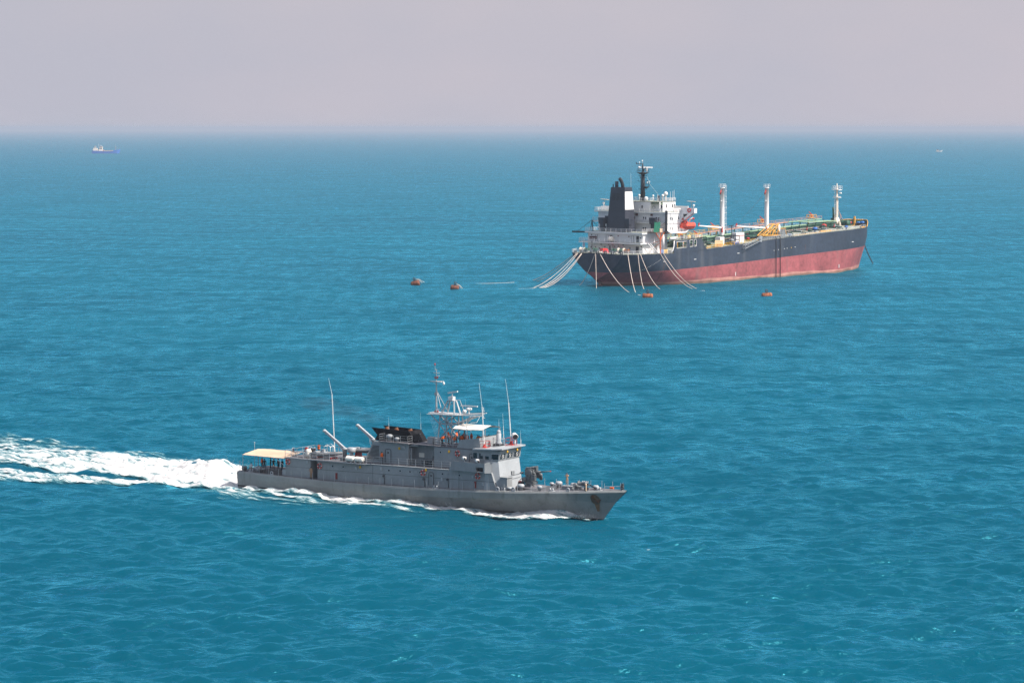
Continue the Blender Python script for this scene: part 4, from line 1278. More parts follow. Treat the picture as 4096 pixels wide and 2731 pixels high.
KHAKI = paint("khaki_cloth", (0.36, 0.22, 0.13), 0.85, 0.08, 4.0)
TAN = paint("tan_cloth", (0.50, 0.30, 0.17), 0.85, 0.08, 4.0)
DARKC = paint("dark_cloth", (0.018, 0.018, 0.024), 0.85, 0.2, 4.0)
WHITEC = paint("white_shirt", (0.68, 0.70, 0.78), 0.85, 0.05, 4.0)
NAVYC = paint("navy_cloth", (0.02, 0.03, 0.06), 0.85, 0.1, 4.0)
YELC = paint("yellow_cloth", (0.78, 0.56, 0.02), 0.8, 0.08, 4.0)
GREENC = paint("green_cloth", (0.01, 0.22, 0.13), 0.8, 0.08, 4.0)
REDC = paint("red_cloth", (0.40, 0.03, 0.04), 0.8, 0.1, 4.0)
MAROON = paint("maroon_cloth", (0.10, 0.03, 0.025), 0.8, 0.1, 4.0)
GV = "people in life vests on the open bridge"
person('look', "man in tan overalls on the foredeck holding both hands up to his face", 55.95, .1, 4.37, -70, TAN, TAN)
person('akimbo', "man in khaki uniform standing in the dark side doorway, hand on hip", 13.95, -3.5, 2.33, -80, KHAKI, KHAKI)
person('stand', "person in an orange life vest and dark trousers beside the slanted louvres", 26.4, -2.85, Z1(26.4) + .08, -95, DARKC, DARKC, ORANGE)
person('look', "person in orange life vest raising a camera on the aft house roof", 12.5, .1, 5.16, 25, DARKC, DARKC, ORANGE)
person('sit', "person in white shirt seated on a stool at the stern rail", 1.75, -2.5, 2.36, 155, WHITEC, NAVYC)
person('stand', "person in orange life vest under the awning beside its port pole", 1.75, .0, 2.36, -100, DARKC, DARKC, ORANGE)
GA = "dark clothed people standing under the stern awning"
person('stand', "dark clothed person under the awning nearest its open aft end", 2.85, -.75, 2.36, -60, DARKC, DARKC, group=GA)
person('stand', "dark clothed person under the awning just behind the aftmost dark figure", 2.9, .6, 2.36, -120, DARKC, DARKC, group=GA)
person('rail', "dark clothed person leaning forward in the middle of the awning crowd", 3.75, .25, 2.36, -30, DARKC, MAROON, group=GA)
person('stand', "person in dark maroon top under the awning", 4.6, .35, 2.36, -90, MAROON, DARKC, group=GA)
person('stand', "dark clothed person under the awning closest to the aft house", 5.5, .15, 2.36, 180, DARKC, DARKC, group=GA)
SDK = 8.58
person('stand', "person in an orange hooded jacket behind the mast legs", 35.75, .35, SDK, 20, ORANGE, DARKC, ORANGE, ORANGE, group=GV)
person('stand', "orange vested person standing between the mast ladder and the grey chart box", 36.5, 1.3, SDK, 0, ORANGE, DARKC, ORANGE, group=GV)
person('rail', "dark shirted person in orange vest under the after edge of the canopy", 37.65, 1.5, SDK, -20, DARKC, DARKC, ORANGE, group=GV)
person('stand', "person with the broad plain orange vest back, midway along the canopy", 39.3, 1.0, SDK, 60, DARKC, DARKC, ORANGE, group=GV)
person('rail', "person in a bright yellow top under the canopy", 39.95, 1.45, SDK - .22, -10, YELC, DARKC, group=GV)
person('stand', "person in orange vest right beside the yellow top", 40.45, 1.2, SDK - .25, 30, DARKC, DARKC, ORANGE, group=GV)
person('rail', "person in orange and white patterned vest forward of the yellow top", 41.0, 1.45, SDK - .1, 40, WHITEC, DARKC, ORANGE, group=GV)
person('stand', "person in dark red top beneath the forward part of the canopy", 42.0, 1.4, SDK - .1, 10, REDC, DARKC, MAROON, group=GV)
person('rail', "person in orange vest looking ahead over the forward screen", 42.75, 1.75, SDK, 0, DARKC, DARKC, ORANGE, group=GV)
person('bend', "person in orange vest stooping at the rail under the mast stays", 36.1, -1.5, SDK, 5, ORANGE, DARKC, ORANGE, group=GV)
person('sit', "seated person in green cap and orange vest by the starboard rail", 36.75, -.3, SDK + .25, -80, MAROON, DARKC, ORANGE, GREENC, group=GV)
person('sit', "seated person in orange vest holding the rail beside the grey screen", 38.0, -1.3, SDK + .2, -90, ORANGE, DARKC, ORANGE, GREENC, group=GV)
person('sit', "seated person in orange jacket half hidden behind the grey screen", 38.5, -.1, SDK + .3, -60, ORANGE, DARKC, ORANGE, group=GV)
person('sit', "seated person with dark hair and orange vest in front of the canopy posts", 39.2, .1, SDK + .35, -60, DARKC, DARKC, ORANGE, group=GV)

# ================================================================== loose gear on the patrol ship
def lifebuoy(x, y, z, label, sgn=-1, F=PSHIP, R_=.36, group="lifebuoys hung on the patrol ship"):
    q = MB(); n, m_ = 24, 8
    q.torus((0, 0, 0), R_, .095, 'y', n, m_)
    for i in range(n * m_):
        q.m[i] = 1 if (i // m_) % 6 in (0,) else 0
    o = q.build("lifebuoy", [RED, WHITE])
    g = MB(); g.torus((0, 0, 0), R_ + .10, .014, 'y', 16, 4); g.build("grab_line", ROPE, o)
    tag(o, label, "lifebuoy", group)
    return onship(F, o, x, y, z)
lifebuoy(9.55, -3.42, 4.43, "red and white lifebuoy on the aft house wall at the awning's edge")
lifebuoy(15.5, -3.42, 4.28, "red and white lifebuoy just forward of the dark side doorway")
lifebuoy(34.1, -3.42, 4.76, "red and white lifebuoy beside the hull-level side door")
lifebuoy(43.5, -3.42, 5.05, "red and white lifebuoy under the bridge wing")
lifebuoy(39.4, -2.52, 7.80, "red and white lifebuoy high on the house wall aft of the bridge windows")

RAFT = None
for x0, lab in ((20.45, "after one of two white ribbed liferaft canisters on the deck edge"), (22.1, "forward one of two white ribbed liferaft canisters on the deck edge")):
    q = MB(); q.smooth = True
    prof_ = [(.05, 0), (.26, .03), (.36, .12)]
    for k in range(6):
        a = .14 + k * .21
        prof_ += [(.36, a), (.395, a + .04), (.395, a + .12), (.36, a + .16)]
    prof_ += [(.36, 1.42), (.26, 1.5), (.05, 1.53)]
    q.lathe((0, 0, 0), prof_, 16, 'x')
    t = thing("liferaft_canister", lab, "liferaft", (0, 0, 0), 0, "liferaft canisters")
    q.build("canister", OFFW, t)
    q = MB(); q.box(.3, .42, -.4, .4, -.5, -.2); q.box(1.1, 1.22, -.4, .4, -.5, -.2); q.build("cradle", GREY, t)
    onship(PSHIP, t, x0, -3.5, Z1(x0) + .58)


def rib(label, L_, x, y, z, rz=0.0, frame=True, dark=False):
    """rigid inflatable boat: tubes, hull, floor, seat, console, grab line"""
    t = thing("inflatable_boat", label, "inflatable boat", (0, 0, 0), 0, "inflatable boats on the upper deck")
    q = MB(); q.smooth = True
    pl = [(-.1, -.8, .45), (L_ * .3, -.82, .46), (L_ * .62, -.75, .52), (L_ * .85, -.45, .66), (L_, 0, .78)]
    full = pl + [(a, -b, c) for a, b, c in pl[::-1][1:]]
    q.path(full, [.2] + [.24] * 7 + [.2], 10)
    q.build("tube", RUBBER, t)
    q = MB(); q.smooth = True
    q.prism([(0, -.7, .4), (L_ * .6, -.66, .45), (L_ * .95, 0, .7), (L_ * .6, .66, .45), (0, .7, .4)], [(0, -.25, .05), (L_ * .55, -.22, .06), (L_ * .85, 0, .35), (L_ * .55, .22, .06), (0, .25, .05)])
    q.build("hull", DKGREY, t)
    q = MB(); q.box(L_ * .35, L_ * .5, -.5, .5, .45, .72); q.box(.3, .75, -.5, .5, .45, .75); q.build("seat", GREYL, t)
    if frame:
        q = MB()
        for yy in (-.45, .45):
            q.path([(L_ * .42, yy, .5), (L_ * .43, yy, 1.6), (L_ * .55, yy, 1.9), (L_ * .66, yy, 1.6), (L_ * .66, yy, .5)], .045, 5)
        q.tube((L_ * .43, -.45, 1.6), (L_ * .43, .45, 1.6), .045); q.tube((L_ * .66, -.45, 1.6), (L_ * .66, .45, 1.6), .045)
        q.build("console_frame", WHITE, t)
        q = MB(); q.box(L_ * .3, L_ * .38, -.25, .25, .5, 1.1); q.build("console", GREYL, t)
        q = MB(); q.box(-.35, .0, -.25, .25, .2, 1.05); q.build("outboard_motor", BLACK, t)
    q = MB(); q.path([(a, b * 1.3, c + .05) for a, b, c in pl], .02, 4); q.build("grab_line", ROPE, t)
    return onship(PSHIP, t, x, y, z, rz)
rib("grey inflatable boat with white frame lying under the after crane", 4.9, 13.0, -1.55, 5.35, R(2))
rib("grey inflatable boat stowed against the funnel house", 4.6, 18.2, 1.1, 6.0, R(1), frame=False)
q = MB()
for x in (14.0, 16.5):
    q.box(x, x + .2, -2.3, -.8, 5.1, 5.45)
for x in (19.0, 21.5):
    q.box(x, x + .2, .4, 1.8, 5.2, 6.1)
q.build("boat_cradle", RED, ship)


def crane(x, y, z, tip, label, drum=True):
    q = MB(); q.smooth = True
    q.lathe((x, y, Z1(x)), [(.3, 0), (.3, z - Z1(x)), (.38, z - Z1(x) + .02), (.38, z - Z1(x) + .25)], 12)
    c = q.build("boat_crane", GREYL, ship)
    q = MB()
    a, b = Vector((x, y, z + .1)), Vector(tip)
    d = (b - a).normalized(); up = Vector((-d.z, 0, d.x)) if d.x > 0 else Vector((d.z, 0, -d.x))
    w = .17
    q.hexa([a + up * -.2 + Vector((0, -w, 0)), b + up * -.14 + Vector((0, -w, 0)), b + up * -.14 + Vector((0, w, 0)), a + up * -.2 + Vector((0, w, 0)),
            a + up * .2 + Vector((0, -w, 0)), b + up * .14 + Vector((0, -w, 0)), b + up * .14 + Vector((0, w, 0)), a + up * .2 + Vector((0, w, 0))])
    q.build("crane_boom", GREYL, c)
    q = MB(); q.smooth = True; q.tube(b + Vector((.1, -.25, -.1)), b + Vector((.1, .25, -.1)), .18, .18, 10); q.tube(b + Vector((.3, 0, -.3)), b + Vector((.3, 0, -.65)), .07); q.build("boom_sheave", GREYL, c)
    q = MB(); q.smooth = True; q.tube(a + Vector((.1, 0, -.8)), a + (b - a) * .25 + up * -.2, .08, .06, 8); q.build("hydraulic_ram", WHITE, c)
    if drum:
        q = MB(); q.smooth = True; q.lathe((x + 1.25, y, z - .25), [(.5, -.05), (.62, 0), (.62, .62), (.5, .66)], 16); q.tube((x + 1.25, y, Z1(x)), (x + 1.25, y, z - .2), .25, .25, 8); q.build("winch_drum", GREYL, c)
    return c
crane(17.6, -.2, 6.45, (13.75, -.2, 9.05), "after boat crane")
crane(21.6, 1.5, 7.9, (18.55, 1.5, 10.0), "forward boat crane", drum=False)
a = MB(); whip(a, 15.05, .7, 5.2, 14.25, 16.6, -1.1, .075); a.build("whip_antenna", WHITE, ship)
q = MB(); q.path([(20.9, 1.9, 6.8), (20.6, 1.9, 7.4), (20.55, 1.9, 8.2)], .03, 4); q.build("whip_antenna", GREYL, ship)

# stern: awning, staff, table, stools, winch
aw = MB(); aw.smooth = True
nx, ny = 12, 10; pts = []
for i in range(nx + 1):
    for j in range(ny + 1):
        x = 0.95 + 8.25 * i / nx; t = j / ny * 2 - 1
        zz = 4.86 + .005 * x + .46 * (1 - abs(t)) ** .9 - .07 * math.sin(math.pi * i / nx * 3) ** 2 * abs(t)
        pts.append((x, 3.55 * t, zz))
g = lambda i, j: i * (ny + 1) + j
aw.add(pts, [(g(i, j), g(i + 1, j), g(i + 1, j + 1), g(i, j + 1)) for i in range(nx) for j in range(ny)])
aw.add([(x, y, z - .03) for x, y, z in pts], [(g(i, j), g(i, j + 1), g(i + 1, j + 1), g(i + 1, j)) for i in range(nx) for j in range(ny)])
aw_o = aw.build("stern_awning", CANVAS, ship)
q = MB()
for y in (-3.5, 3.5):
    for x in (1.0, 5.0):
        if not (x == 5.0 and y < 0):
            q.tube((x, y, 2.3), (x, y, 4.85), .045)
    q.tube((1.0, y, 4.83), (9.1, y, 4.87), .04)
q.tube((7.2, -3.5, 4.85), (9.0, -3.5, 3.8), .05); q.tube((1.0, 0, 2.3), (1.0, 0, 5.3), .05); q.tube((1.0, -3.5, 4.83), (1.0, 0, 5.28), .04); q.tube((1.0, 3.5, 4.83), (1.0, 0, 5.28), .04)
q.tube((2.0, -.6, 2.4), (2.6, -.2, 3.7), .04)
q.build("awning_pole", GREYL, aw_o)
q = MB(); q.tube((.3, 0, 2.3), (.3, 0, 6.15), .04, .03); q.smooth = True; q.ball((.3, 0, 6.2), .1); q.build("flagstaff", GREYL, ship)
q = MB(); q.tube((.35, -3.45, 2.35), (.35, -3.45, 3.9), .035); q.build("stern_post", GREYL, ship)
q = MB(); q.smooth = True; q.lathe((.75, -2.9, 2.75), [(.35, -.25), (.22, -.2), (.22, .2), (.35, .25)], 12, 'y'); q.box(.5, 1.0, -3.1, -2.7, 2.3, 2.6); q.build("mooring_reel", GUNG, ship)
q = MB(); q.smooth = True; q.box(2.5, 3.3, -2.6, -1.9, 2.3, 3.0); q.lathe((2.9, -2.25, 3.0), [(.4, 0), (.35, .15), (.05, .2)], 12); q.build("capstan", GREYL, ship)
q = MB(); q.box(8.3, 8.95, -3.2, -2.6, 2.35, 3.2); q.build("equipment_cabinet", GREYL, ship)


def small_table(label, x, y, z, w, d, hgt, mat, group=None, name="table"):
    t = thing(name, label, name.replace("_", " "), (0, 0, 0), 0, group)
    q = MB(); q.box(-w / 2, w / 2, -d / 2, d / 2, hgt - .05, hgt); q.build("table_top" if name == "table" else "seat", mat, t)
    for sx_ in (-1, 1):
        for sy_ in (-1, 1):
            q = MB(); q.box(sx_ * (w / 2 - .06) - .03, sx_ * (w / 2 - .06) + .03, sy_ * (d / 2 - .06) - .03, sy_ * (d / 2 - .06) + .03, 0, hgt - .05); q.build("leg", DKGREY, t)
    return onship(PSHIP, t, x, y, z)
small_table("low grey table at the stern beside the chain rail", 4.1, -2.9, 2.34, 1.0, .5, .6, GREYL)
small_table("small stool under the seated person in white", 1.75, -2.5, 2.35, .4, .4, .42, CANVAS, name="stool")
small_table("long blue-grey bench table on the aft house roof", 10.7, -1.9, 5.15, 1.6, .5, .6, RUBBER)


def chair(label, x, y, z, rz, group=None):
    t = thing("chair", label, "chair", (0, 0, 0), 0, group)
    q = MB(); q.box(-.22, .22, -.22, .22, .42, .48); q.build("seat", NAVYC, t)
    q = MB(); q.smooth = True; q.prism([(-.24, -.22, .55), (-.24, .22, .55), (-.27, .22, .95), (-.27, .14, 1.06), (-.27, -.14, 1.06), (-.27, -.22, .95)], [(-.19, -.22, .55), (-.19, .22, .55), (-.22, .22, .95), (-.22, .14, 1.06), (-.22, -.14, 1.06), (-.22, -.22, .95)]); q.build("backrest", NAVYC, t)
    q = MB(); q.path([(-.25, -.25, .45), (-.28, -.25, .95), (-.28, -.15, 1.1), (-.28, .15, 1.1), (-.28, .25, .95), (-.25, .25, .45)], .025, 5); q.build("back_frame", WHITE, t)
    for sx_ in (-1, 1):
        for sy_ in (-1, 1):
            q = MB(); q.tube((sx_ * .2, sy_ * .2, 0), (sx_ * .2, sy_ * .2, .43), .018, n=5); q.build("leg", WHITE, t)
    return onship(PSHIP, t, x, y, z, rz)
GC = "blue backed chairs in a row on the aft house roof"
chair("blue backed chair, aftmost of the row of three on the aft house roof", 10.1, .3, 5.16, R(180), GC)
chair("blue backed chair in the middle of the row of three on the roof", 10.7, .3, 5.16, R(180), GC)
chair("blue backed chair of the roof row closest to the person with the camera", 11.3, .3, 5.16, R(180), GC)
chair("single chair standing apart by the after roof rail next to the bench table", 9.35, -1.6, 5.15, R(0), None)
q = MB(); q.smooth = True
q.lathe((0, 0, 0), [(.48, 0), (.5, .55), (.44, .95), (.3, 1.2), (.05, 1.3)], 12); cv = q.build("covered_equipment", CANVASW)
tag(cv, "white covered equipment with a red and white round board on the aft roof", "covered equipment"); onship(PSHIP, cv, 12.45, -2.2, 5.16)
q = MB(); q.smooth = True; q.lathe((-.35, -.05, 1.05), [(.02, -.03), (.42, -.02), (.42, .02), (.02, .03)], 14, 'y'); q.build("round_board", RED, cv)
q = MB(); q.box(-.72, .02, -.10, -.075, 1.0, 1.14); q.build("white_bar", WHITE, cv)
q = MB(); q.box(0, .8, -.5, .5, 0, .45); bx_ = q.build("equipment_box", DKGREY); tag(bx_, "dark box under the after crane pedestal", "box"); onship(PSHIP, bx_, 18.9, -2.4, Z1(19) + .08)
q = MB(); q.box(0, .6, -.3, .3, 0, .6); bx_ = q.build("equipment_box", GREYL); tag(bx_, "light grey box beside the after crane pedestal", "box"); onship(PSHIP, bx_, 19.9, -2.2, Z1(20) + .08)

# ================================================================== tanker at anchor
tk = thing("oil_tanker", "black and red oil tanker moored by ropes, with white superstructure and two king posts", "tanker", from_ship(TSHIP, 0, 0, 0), TSHIP[2])
TBLACK = paint("tanker_black_paint", (0.027, 0.036, 0.057), 0.6, 0.32, 0.09, 0.75, (0.088, 0.092, 0.108), fine=0.2, sscale=.16)
TRED = paint("tanker_red_paint", (0.275, 0.072, 0.078), 0.7, 0.38, 0.10, 0.75, (0.20, 0.105, 0.10), fine=0.2, sscale=.17)
TSLIME = paint("tanker_waterline_growth", (0.20, 0.115, 0.085), 0.8, 0.35, 0.25)
TWHITE = paint("tanker_white_paint", (0.78, 0.76, 0.755), 0.5, 0.05, 0.3, 0.22, (0.42, 0.34, 0.28))
TDECK = paint("tanker_deck_paint", (0.235, 0.25, 0.20), 0.8, 0.18, 0.18, 0.0)
TGREEN = paint("tanker_dark_green", (0.022, 0.075, 0.05), 0.6, 0.25, 0.6)
TPALEG = paint("tanker_pale_green", (0.27, 0.38, 0.24), 0.8, 0.2, 0.3)
SALMON = paint("faded_salmon_paint", (0.50, 0.27, 0.20), 0.8, 0.2, 0.5)
TFUN = paint("funnel_navy_black", (0.030, 0.034, 0.050), 0.55, 0.2, 0.3)
OCHRE = paint("yellow_ochre_paint", (0.60, 0.30, 0.05), 0.7, 0.2, 0.8)
LBORANGE = paint("lifeboat_orange", (0.80, 0.075, 0.035), 0.4, 0.06, 1.0)
NETG = paint("green_net", (0.008, 0.115, 0.07), 0.9, 0.3, 3.0)
TZD = smooth_tab([(-.3, 10.95), (22, 10.8), (38, 11.45), (70, 13.05), (99, 14.35), (130, 15.4), (150, 15.75), (161.6, 15.4)])
TZR = smooth_tab([(-.3, 4.75), (20, 5.15), (47, 5.75), (86, 7.0), (120, 8.0), (142, 8.5), (161, 8.7)])
TB = {-1.5: [(4, .2), (9, 5.5), (16, 10), (26, 13.3), (41, 15.5), (52, 16), (118, 16), (130, 13.9), (142, 9.3), (151, 4.2), (158.0, .1)],
      0: [(3, .3), (8, 6), (15, 10.6), (25, 13.7), (40, 15.7), (50, 16), (118, 16), (130, 14), (142, 9.5), (152, 4.2), (158.6, .1)],
      2.4: [(-.3, .25), (6, 7), (14, 12), (25, 15), (38, 16), (119, 16), (131, 14), (143, 9.6), (153, 4.3), (159.0, .1)],
      5: [(-.3, 5.6), (6, 10.8), (14, 14.3), (24, 15.8), (34, 16), (120, 16), (132, 14.1), (144, 9.9), (154, 4.5), (159.6, .1)],
      8: [(-.3, 9), (6, 12.9), (14, 15.2), (22, 16), (122, 16), (134, 14.3), (145, 10.6), (154, 5.6), (160.3, .1)],
      11: [(-.3, 11), (5, 13.8), (12, 15.5), (20, 16), (124, 16), (136, 14.4), (146, 11), (154.5, 6.2), (160.9, .1)],
      15.6: [(-.3, 11.2), (5, 13.9), (12, 15.6), (20, 16), (125, 16), (137, 14.4), (147, 10.9), (155, 6), (161.6, .1)]}
TBS = {z: smooth_tab(t, 120) for z, t in TB.items()}
TKZ = sorted(TB)


def tb(x, z):
    z = max(TKZ[0], min(TKZ[-1], z))
    i = max(0, min(len(TKZ) - 2, int(np.searchsorted(TKZ, z) - 1)))
    a, b = TKZ[i], TKZ[i + 1]; t = (z - a) / (b - a)
    return (1 - t) * ip(TBS[a], x) + t * ip(TBS[b], x)


def tz(x): return ip(TZD, x)


def tx0(z): return -.3 if z >= 2.4 else (3 - 3.3 * z / 2.4 if z >= 0 else 3 - z * .67)
def tx1(z): return float(np.interp(z, [-1.5, 0, 2.4, 5, 8, 11, 15.6], [158.0, 158.6, 159.0, 159.6, 160.3, 160.9, 161.6]))


def tloft(zf, mats_for, n=110, out=0.0):
    mb = MB(); nl = len(zf)
    for side in (-1, 1):
        base = len(mb.v)
        for f_ in zf:
            za, zb_ = f_(0), f_(160)
            x0, x1 = tx0(za), tx1(zb_)
            for i in range(n + 1):
                t = i / n; t = t - .06 * math.sin(2 * math.pi * t)
                x = x0 + (x1 - x0) * t; z = f_(x)
                mb.v.append((x, side * (tb(x, z) + out), z))
        m_ = n + 1
        for li in range(nl - 1):
            for i in range(n):
                mb.f.append((base + li * m_ + i, base + li * m_ + i + 1, base + (li + 1) * m_ + i + 1, base + (li + 1) * m_ + i)); mb.m.append(mats_for(li)); mb.sm.append(True)
    half = nl * (n + 1)
    for li in range(nl - 1):
        mb.f.append((li * (n + 1), (li + 1) * (n + 1), half + (li + 1) * (n + 1), half + li * (n + 1))); mb.m.append(mats_for(li)); mb.sm.append(False)
    return mb


zr = lambda x: ip(TZR, x)
TSCUM = paint("tanker_faded_scum", (0.40, 0.19, 0.16), 0.8, 0.3, 0.25, 0.5, (0.30, 0.10, 0.09))
zs = [lambda x: -1.5, lambda x: 0.0, lambda x: 0.55 + .16 * math.sin(x * .21) + .10 * math.sin(x * .63 + 1), lambda x: 1.25 + .2 * math.sin(x * .13 + 2) + .1 * math.sin(x * .5), lambda x: 2.4, lambda x: .5 * (2.4 + zr(x)), zr, lambda x: zr(x) + .45 * (tz(x) - zr(x)), lambda x: zr(x) + .75 * (tz(x) - zr(x)), tz]
th = tloft(zs, lambda li: 2 if li < 2 else (3 if li == 2 else (1 if li < 6 else 0))).build("hull", [TBLACK, TRED, TSLIME, TSCUM], tk)
bm = bmesh.new(); bm.from_mesh(th.data)
for e in bm.edges:
    if len(e.link_faces) == 2 and e.calc_face_angle(0) > R(32):
        e.smooth = False
bm.to_mesh(th.data); bm.free()
q = MB()
xs = np.linspace(-.25, 161.2, 90)
for a, b in zip(xs[:-1], xs[1:]):
    ya, yb = max(.02, tb(a, tz(a)) - .02), max(.02, tb(b, tz(b)) - .02)
    ca, cb = .25, .25
    q.add([(a, -ya, tz(a) - .02), (b, -yb, tz(b) - .02), (b, 0, tz(b) + cb), (a, 0, tz(a) + ca), (b, yb, tz(b) - .02), (a, ya, tz(a) - .02)], [(0, 1, 2, 3), (3, 2, 4, 5)])
q.build("cargo_deck", TDECK, tk)
q = MB(); q.hexa([(.6, -.3, -2), (3.4, -.3, -2), (3.6, -.3, 1.1), (1.0, -.3, 1.3), (.6, .3, -2), (3.4, .3, -2), (3.6, .3, 1.1), (1.0, .3, 1.3)]); q.build("rudder", TSLIME, tk)
# bow bulwark: dark green inside, ochre cap
q = MB(); cap = MB()
bx = np.linspace(147, 161.55, 26)
bh = lambda x: 2.3 * min(1, max(0, (x - 148) / 9)) ** .7
for sg in (-1, 1):
    pr_, pts = None, []
    for x in bx:
        y = max(.05, tb(x, tz(x))); z = tz(x)
        cur = [(x, sg * y, z - .05), (x + bh(x) * .1, sg * (y + .05), z + bh(x) + .02), (x + bh(x) * .1, sg * max(0.01, y - .10), z + bh(x) + .02), (x, sg * max(.01, y - .15), z - .05)]
        pts.append((x + bh(x) * .1, sg * max(0, y - .02), z + bh(x) + .08))
        if pr_:
            o = len(q.v); q.v += pr_ + cur
            for k, mi in ((0, 0), (1, 1), (2, 1)):
                q.f.append((o + k, o + k + 1, o + 4 + k + 1, o + 4 + k)); q.m.append(mi); q.sm.append(False)
        pr_ = cur
    cap.path(pts, .16, 5)
bw_ = q.build("bow_bulwark", [TBLACK, TGREEN], tk)
cap.build("bulwark_cap", OCHRE, bw_)
for x, y in ((152.5, tb(152.5, 15) - .2), (159.0, tb(159, 15) - .1)):
    q = MB(); q.box(x - .3, x + .3, y - .3, y + .3, tz(x), tz(x) + 3.6); q.build("bulwark_post", OCHRE, bw_)
# marks on the side
q = MB()
for k, x in enumerate((79.5, 80.9, 82.2, 83.6, 85.9, 87.6, 90.2, 92.6)):
    q.mi = 1 if k in (3, 6) else 0
    q.lathe((x, -16.02, 9.55 + .055 * (x - 79)), [(.17, -.03), (.17, .03)], 8, 'y')
q.build("hull_mark", [WHITE, YELLOW], tk)["kind"] = "stuff"
for x, z in ((16.5, 8.2), (33.0, 8.3), (58, 9.4), (131, 10.8)):
    q = MB(); y = tb(x, z); q.box(x - .6, x + .6, -y - .06, -y + .1, z - .1, z + .1); q.build("tug_mark", WHITE, tk)
for x in (56.5, 121):
    q = MB(); q.box(x - .15, x + .15, -16.05, -15.9, 1.6, 2.9); q.build("draught_mark", WHITE, tk)
q = MB()
for k in range(14):
    q.box(8.5 + .45 * k, 8.7 + .45 * k, -tb(8.5 + .45 * k, 5.6 + .25 * k) - .04, -tb(8.5 + .45 * k, 5.6 + .25 * k) + .2, 5.55 + .25 * k, 5.68 + .25 * k)
q.build("draught_figures", WHITE, tk)["kind"] = "stuff"

RUN = paint("rust_run", (.115, .062, .055), .9, .5, .5)
for x, za, zb_, w in ((16.6, 7.4, 1.4, .26), (17.3, 5.2, 3.0, .16), (57.2, 5.9, 1.4, .22), (62.8, 5.6, 2.6, .14), (99.0, 11.0, 8.6, .16)):
    q = MB(); pr_ = None
    for k in range(7):
        t = k / 6; z = za + (zb_ - za) * t; ww = w * (1 - .8 * t) * (1 + .25 * math.sin(9 * t + x)); y = -tb(x, z) - .02
        cur = [(x - ww + .1 * math.sin(5 * t), y, z), (x + ww, y, z)]
        if pr_:
            q.add(pr_ + cur[::-1], [(0, 1, 2, 3)])
        pr_ = cur
    q.build("rust_run", RUN, th)
# raised side bulwark with openings, both sides
for sg in (-1, 1):
    q = MB()
    y0, y1 = sorted((sg * 16.0, sg * 15.78))
    T0 = lambda x: 15.0 + (x - 21) * .026
    def panel(xa, xb, za, zb_):
        q.hexa([(xa, y0, za), (xb, y0, za + (xb - xa) * .02), (xb, y1, za + (xb - xa) * .02), (xa, y1, za), (xa, y0, zb_), (xb, y0, zb_ + (xb - xa) * .026), (xb, y1, zb_ + (xb - xa) * .026), (xa, y1, zb_)])
    panel(21.2, 22.4, 10.6, T0(21.2)); panel(22.4, 28.2, 10.6, 12.35); panel(22.4, 28.2, 14.5, T0(22.4)); panel(28.2, 29.9, 10.8, T0(28.2)); panel(29.9, 31.6, 10.9, 12.55); panel(29.9, 31.6, 14.9, T0(29.9))
    panel(31.6, 32.4, 10.9, T0(31.6)); panel(32.4, 33.7, 10.9, 12.6); panel(32.4, 33.7, 14.95, T0(32.4)); panel(33.7, 36.7, 11, T0(33.7))
    q.xz([(36.7, 11.1), (39.8, 11.5), (38.2, 12.8), (37.2, 14.4), (36.7, T0(36.7))], y0, y1)
    bu = q.build("side_bulwark", TBLACK, tk)
    q = MB()
    yy = sg * 16.03
    for xa, xb, za, zb_ in ((22.4, 28.2, 12.35, 14.5), (29.9, 31.6, 12.6, 14.9), (32.4, 33.7, 12.65, 14.95)):
        q.path([(xa, yy, za), (xb, yy, za + .12), (xb, yy, zb_ + .1), (xa, yy, zb_), (xa, yy, za)], .08, 4)
    q.tube((26.2, yy - sg * .1, 12.4), (26.2, yy - sg * .1, 14.55), .12)
    q.build("opening_rim", TWHITE, bu)
    q = MB(); q.path([(21.2, sg * 16.0, 15.0), (21.1, sg * 15.95, 13.2), (20.6, sg * 15.95, 11.9), (19.6, sg * 15.9, 10.95)], .2, 5); q.build("bulwark_end", TWHITE, bu)
    q = MB(); y0, y1 = sorted((sg * 15.95, sg * 11)); q.box(21.2, 37.5, y0, y1, 15.05, 15.25)
    q.build("boat_deck", TDECK, tk)
    q = MB(); q.rail([(21.3, sg * 15.85, 15.25), (37.3, sg * 15.85, 15.5)], 1.1, 3, 1.8, .05); q.rail([(37.3, sg * 15.85, 15.5), (37.3, sg * 11.5, 15.4)], 1.1, 3, 1.8, .05); q.build("railing", TWHITE, tk)

# poop house (two tiers) with overhanging decks
PX = 9.6
q = MB(); q.box(PX, 19.0, -9.8, 12.1, 10.7, 14.15); q.box(PX, 17.0, -11.6, -9.79, 10.7, 14.15); q.build("poop_house", TWHITE, tk)
q = MB(); q.box(PX + .01, 16.6, -11.7, 12.1, 14.5, 17.45); q.build("engine_casing", TWHITE, tk)
q = MB(); q.box(16.5, 22, -12.5, 12.5, 10.7, 17.4); q.build("lower_accommodation", TWHITE, tk)
for nm, (a, b, c, d, e, f) in (("poop_deck_slab", (7.2, 17.2, -12.6, 14.2, 14.1, 14.5)), ("boat_deck_slab", (8.5, 19.5, -12.2, 12.6, 17.4, 17.9))):
    q = MB(); q.box(a, b, c, d, e, f); q.build(nm, TWHITE, tk)
q = MB(); q.box(8.6, 19.4, -12.1, 12.5, 17.86, 17.94); q.box(7.3, 9.5, -12.5, 14.1, 14.46, 14.54); q.build("deck_covering", TDECK, tk)
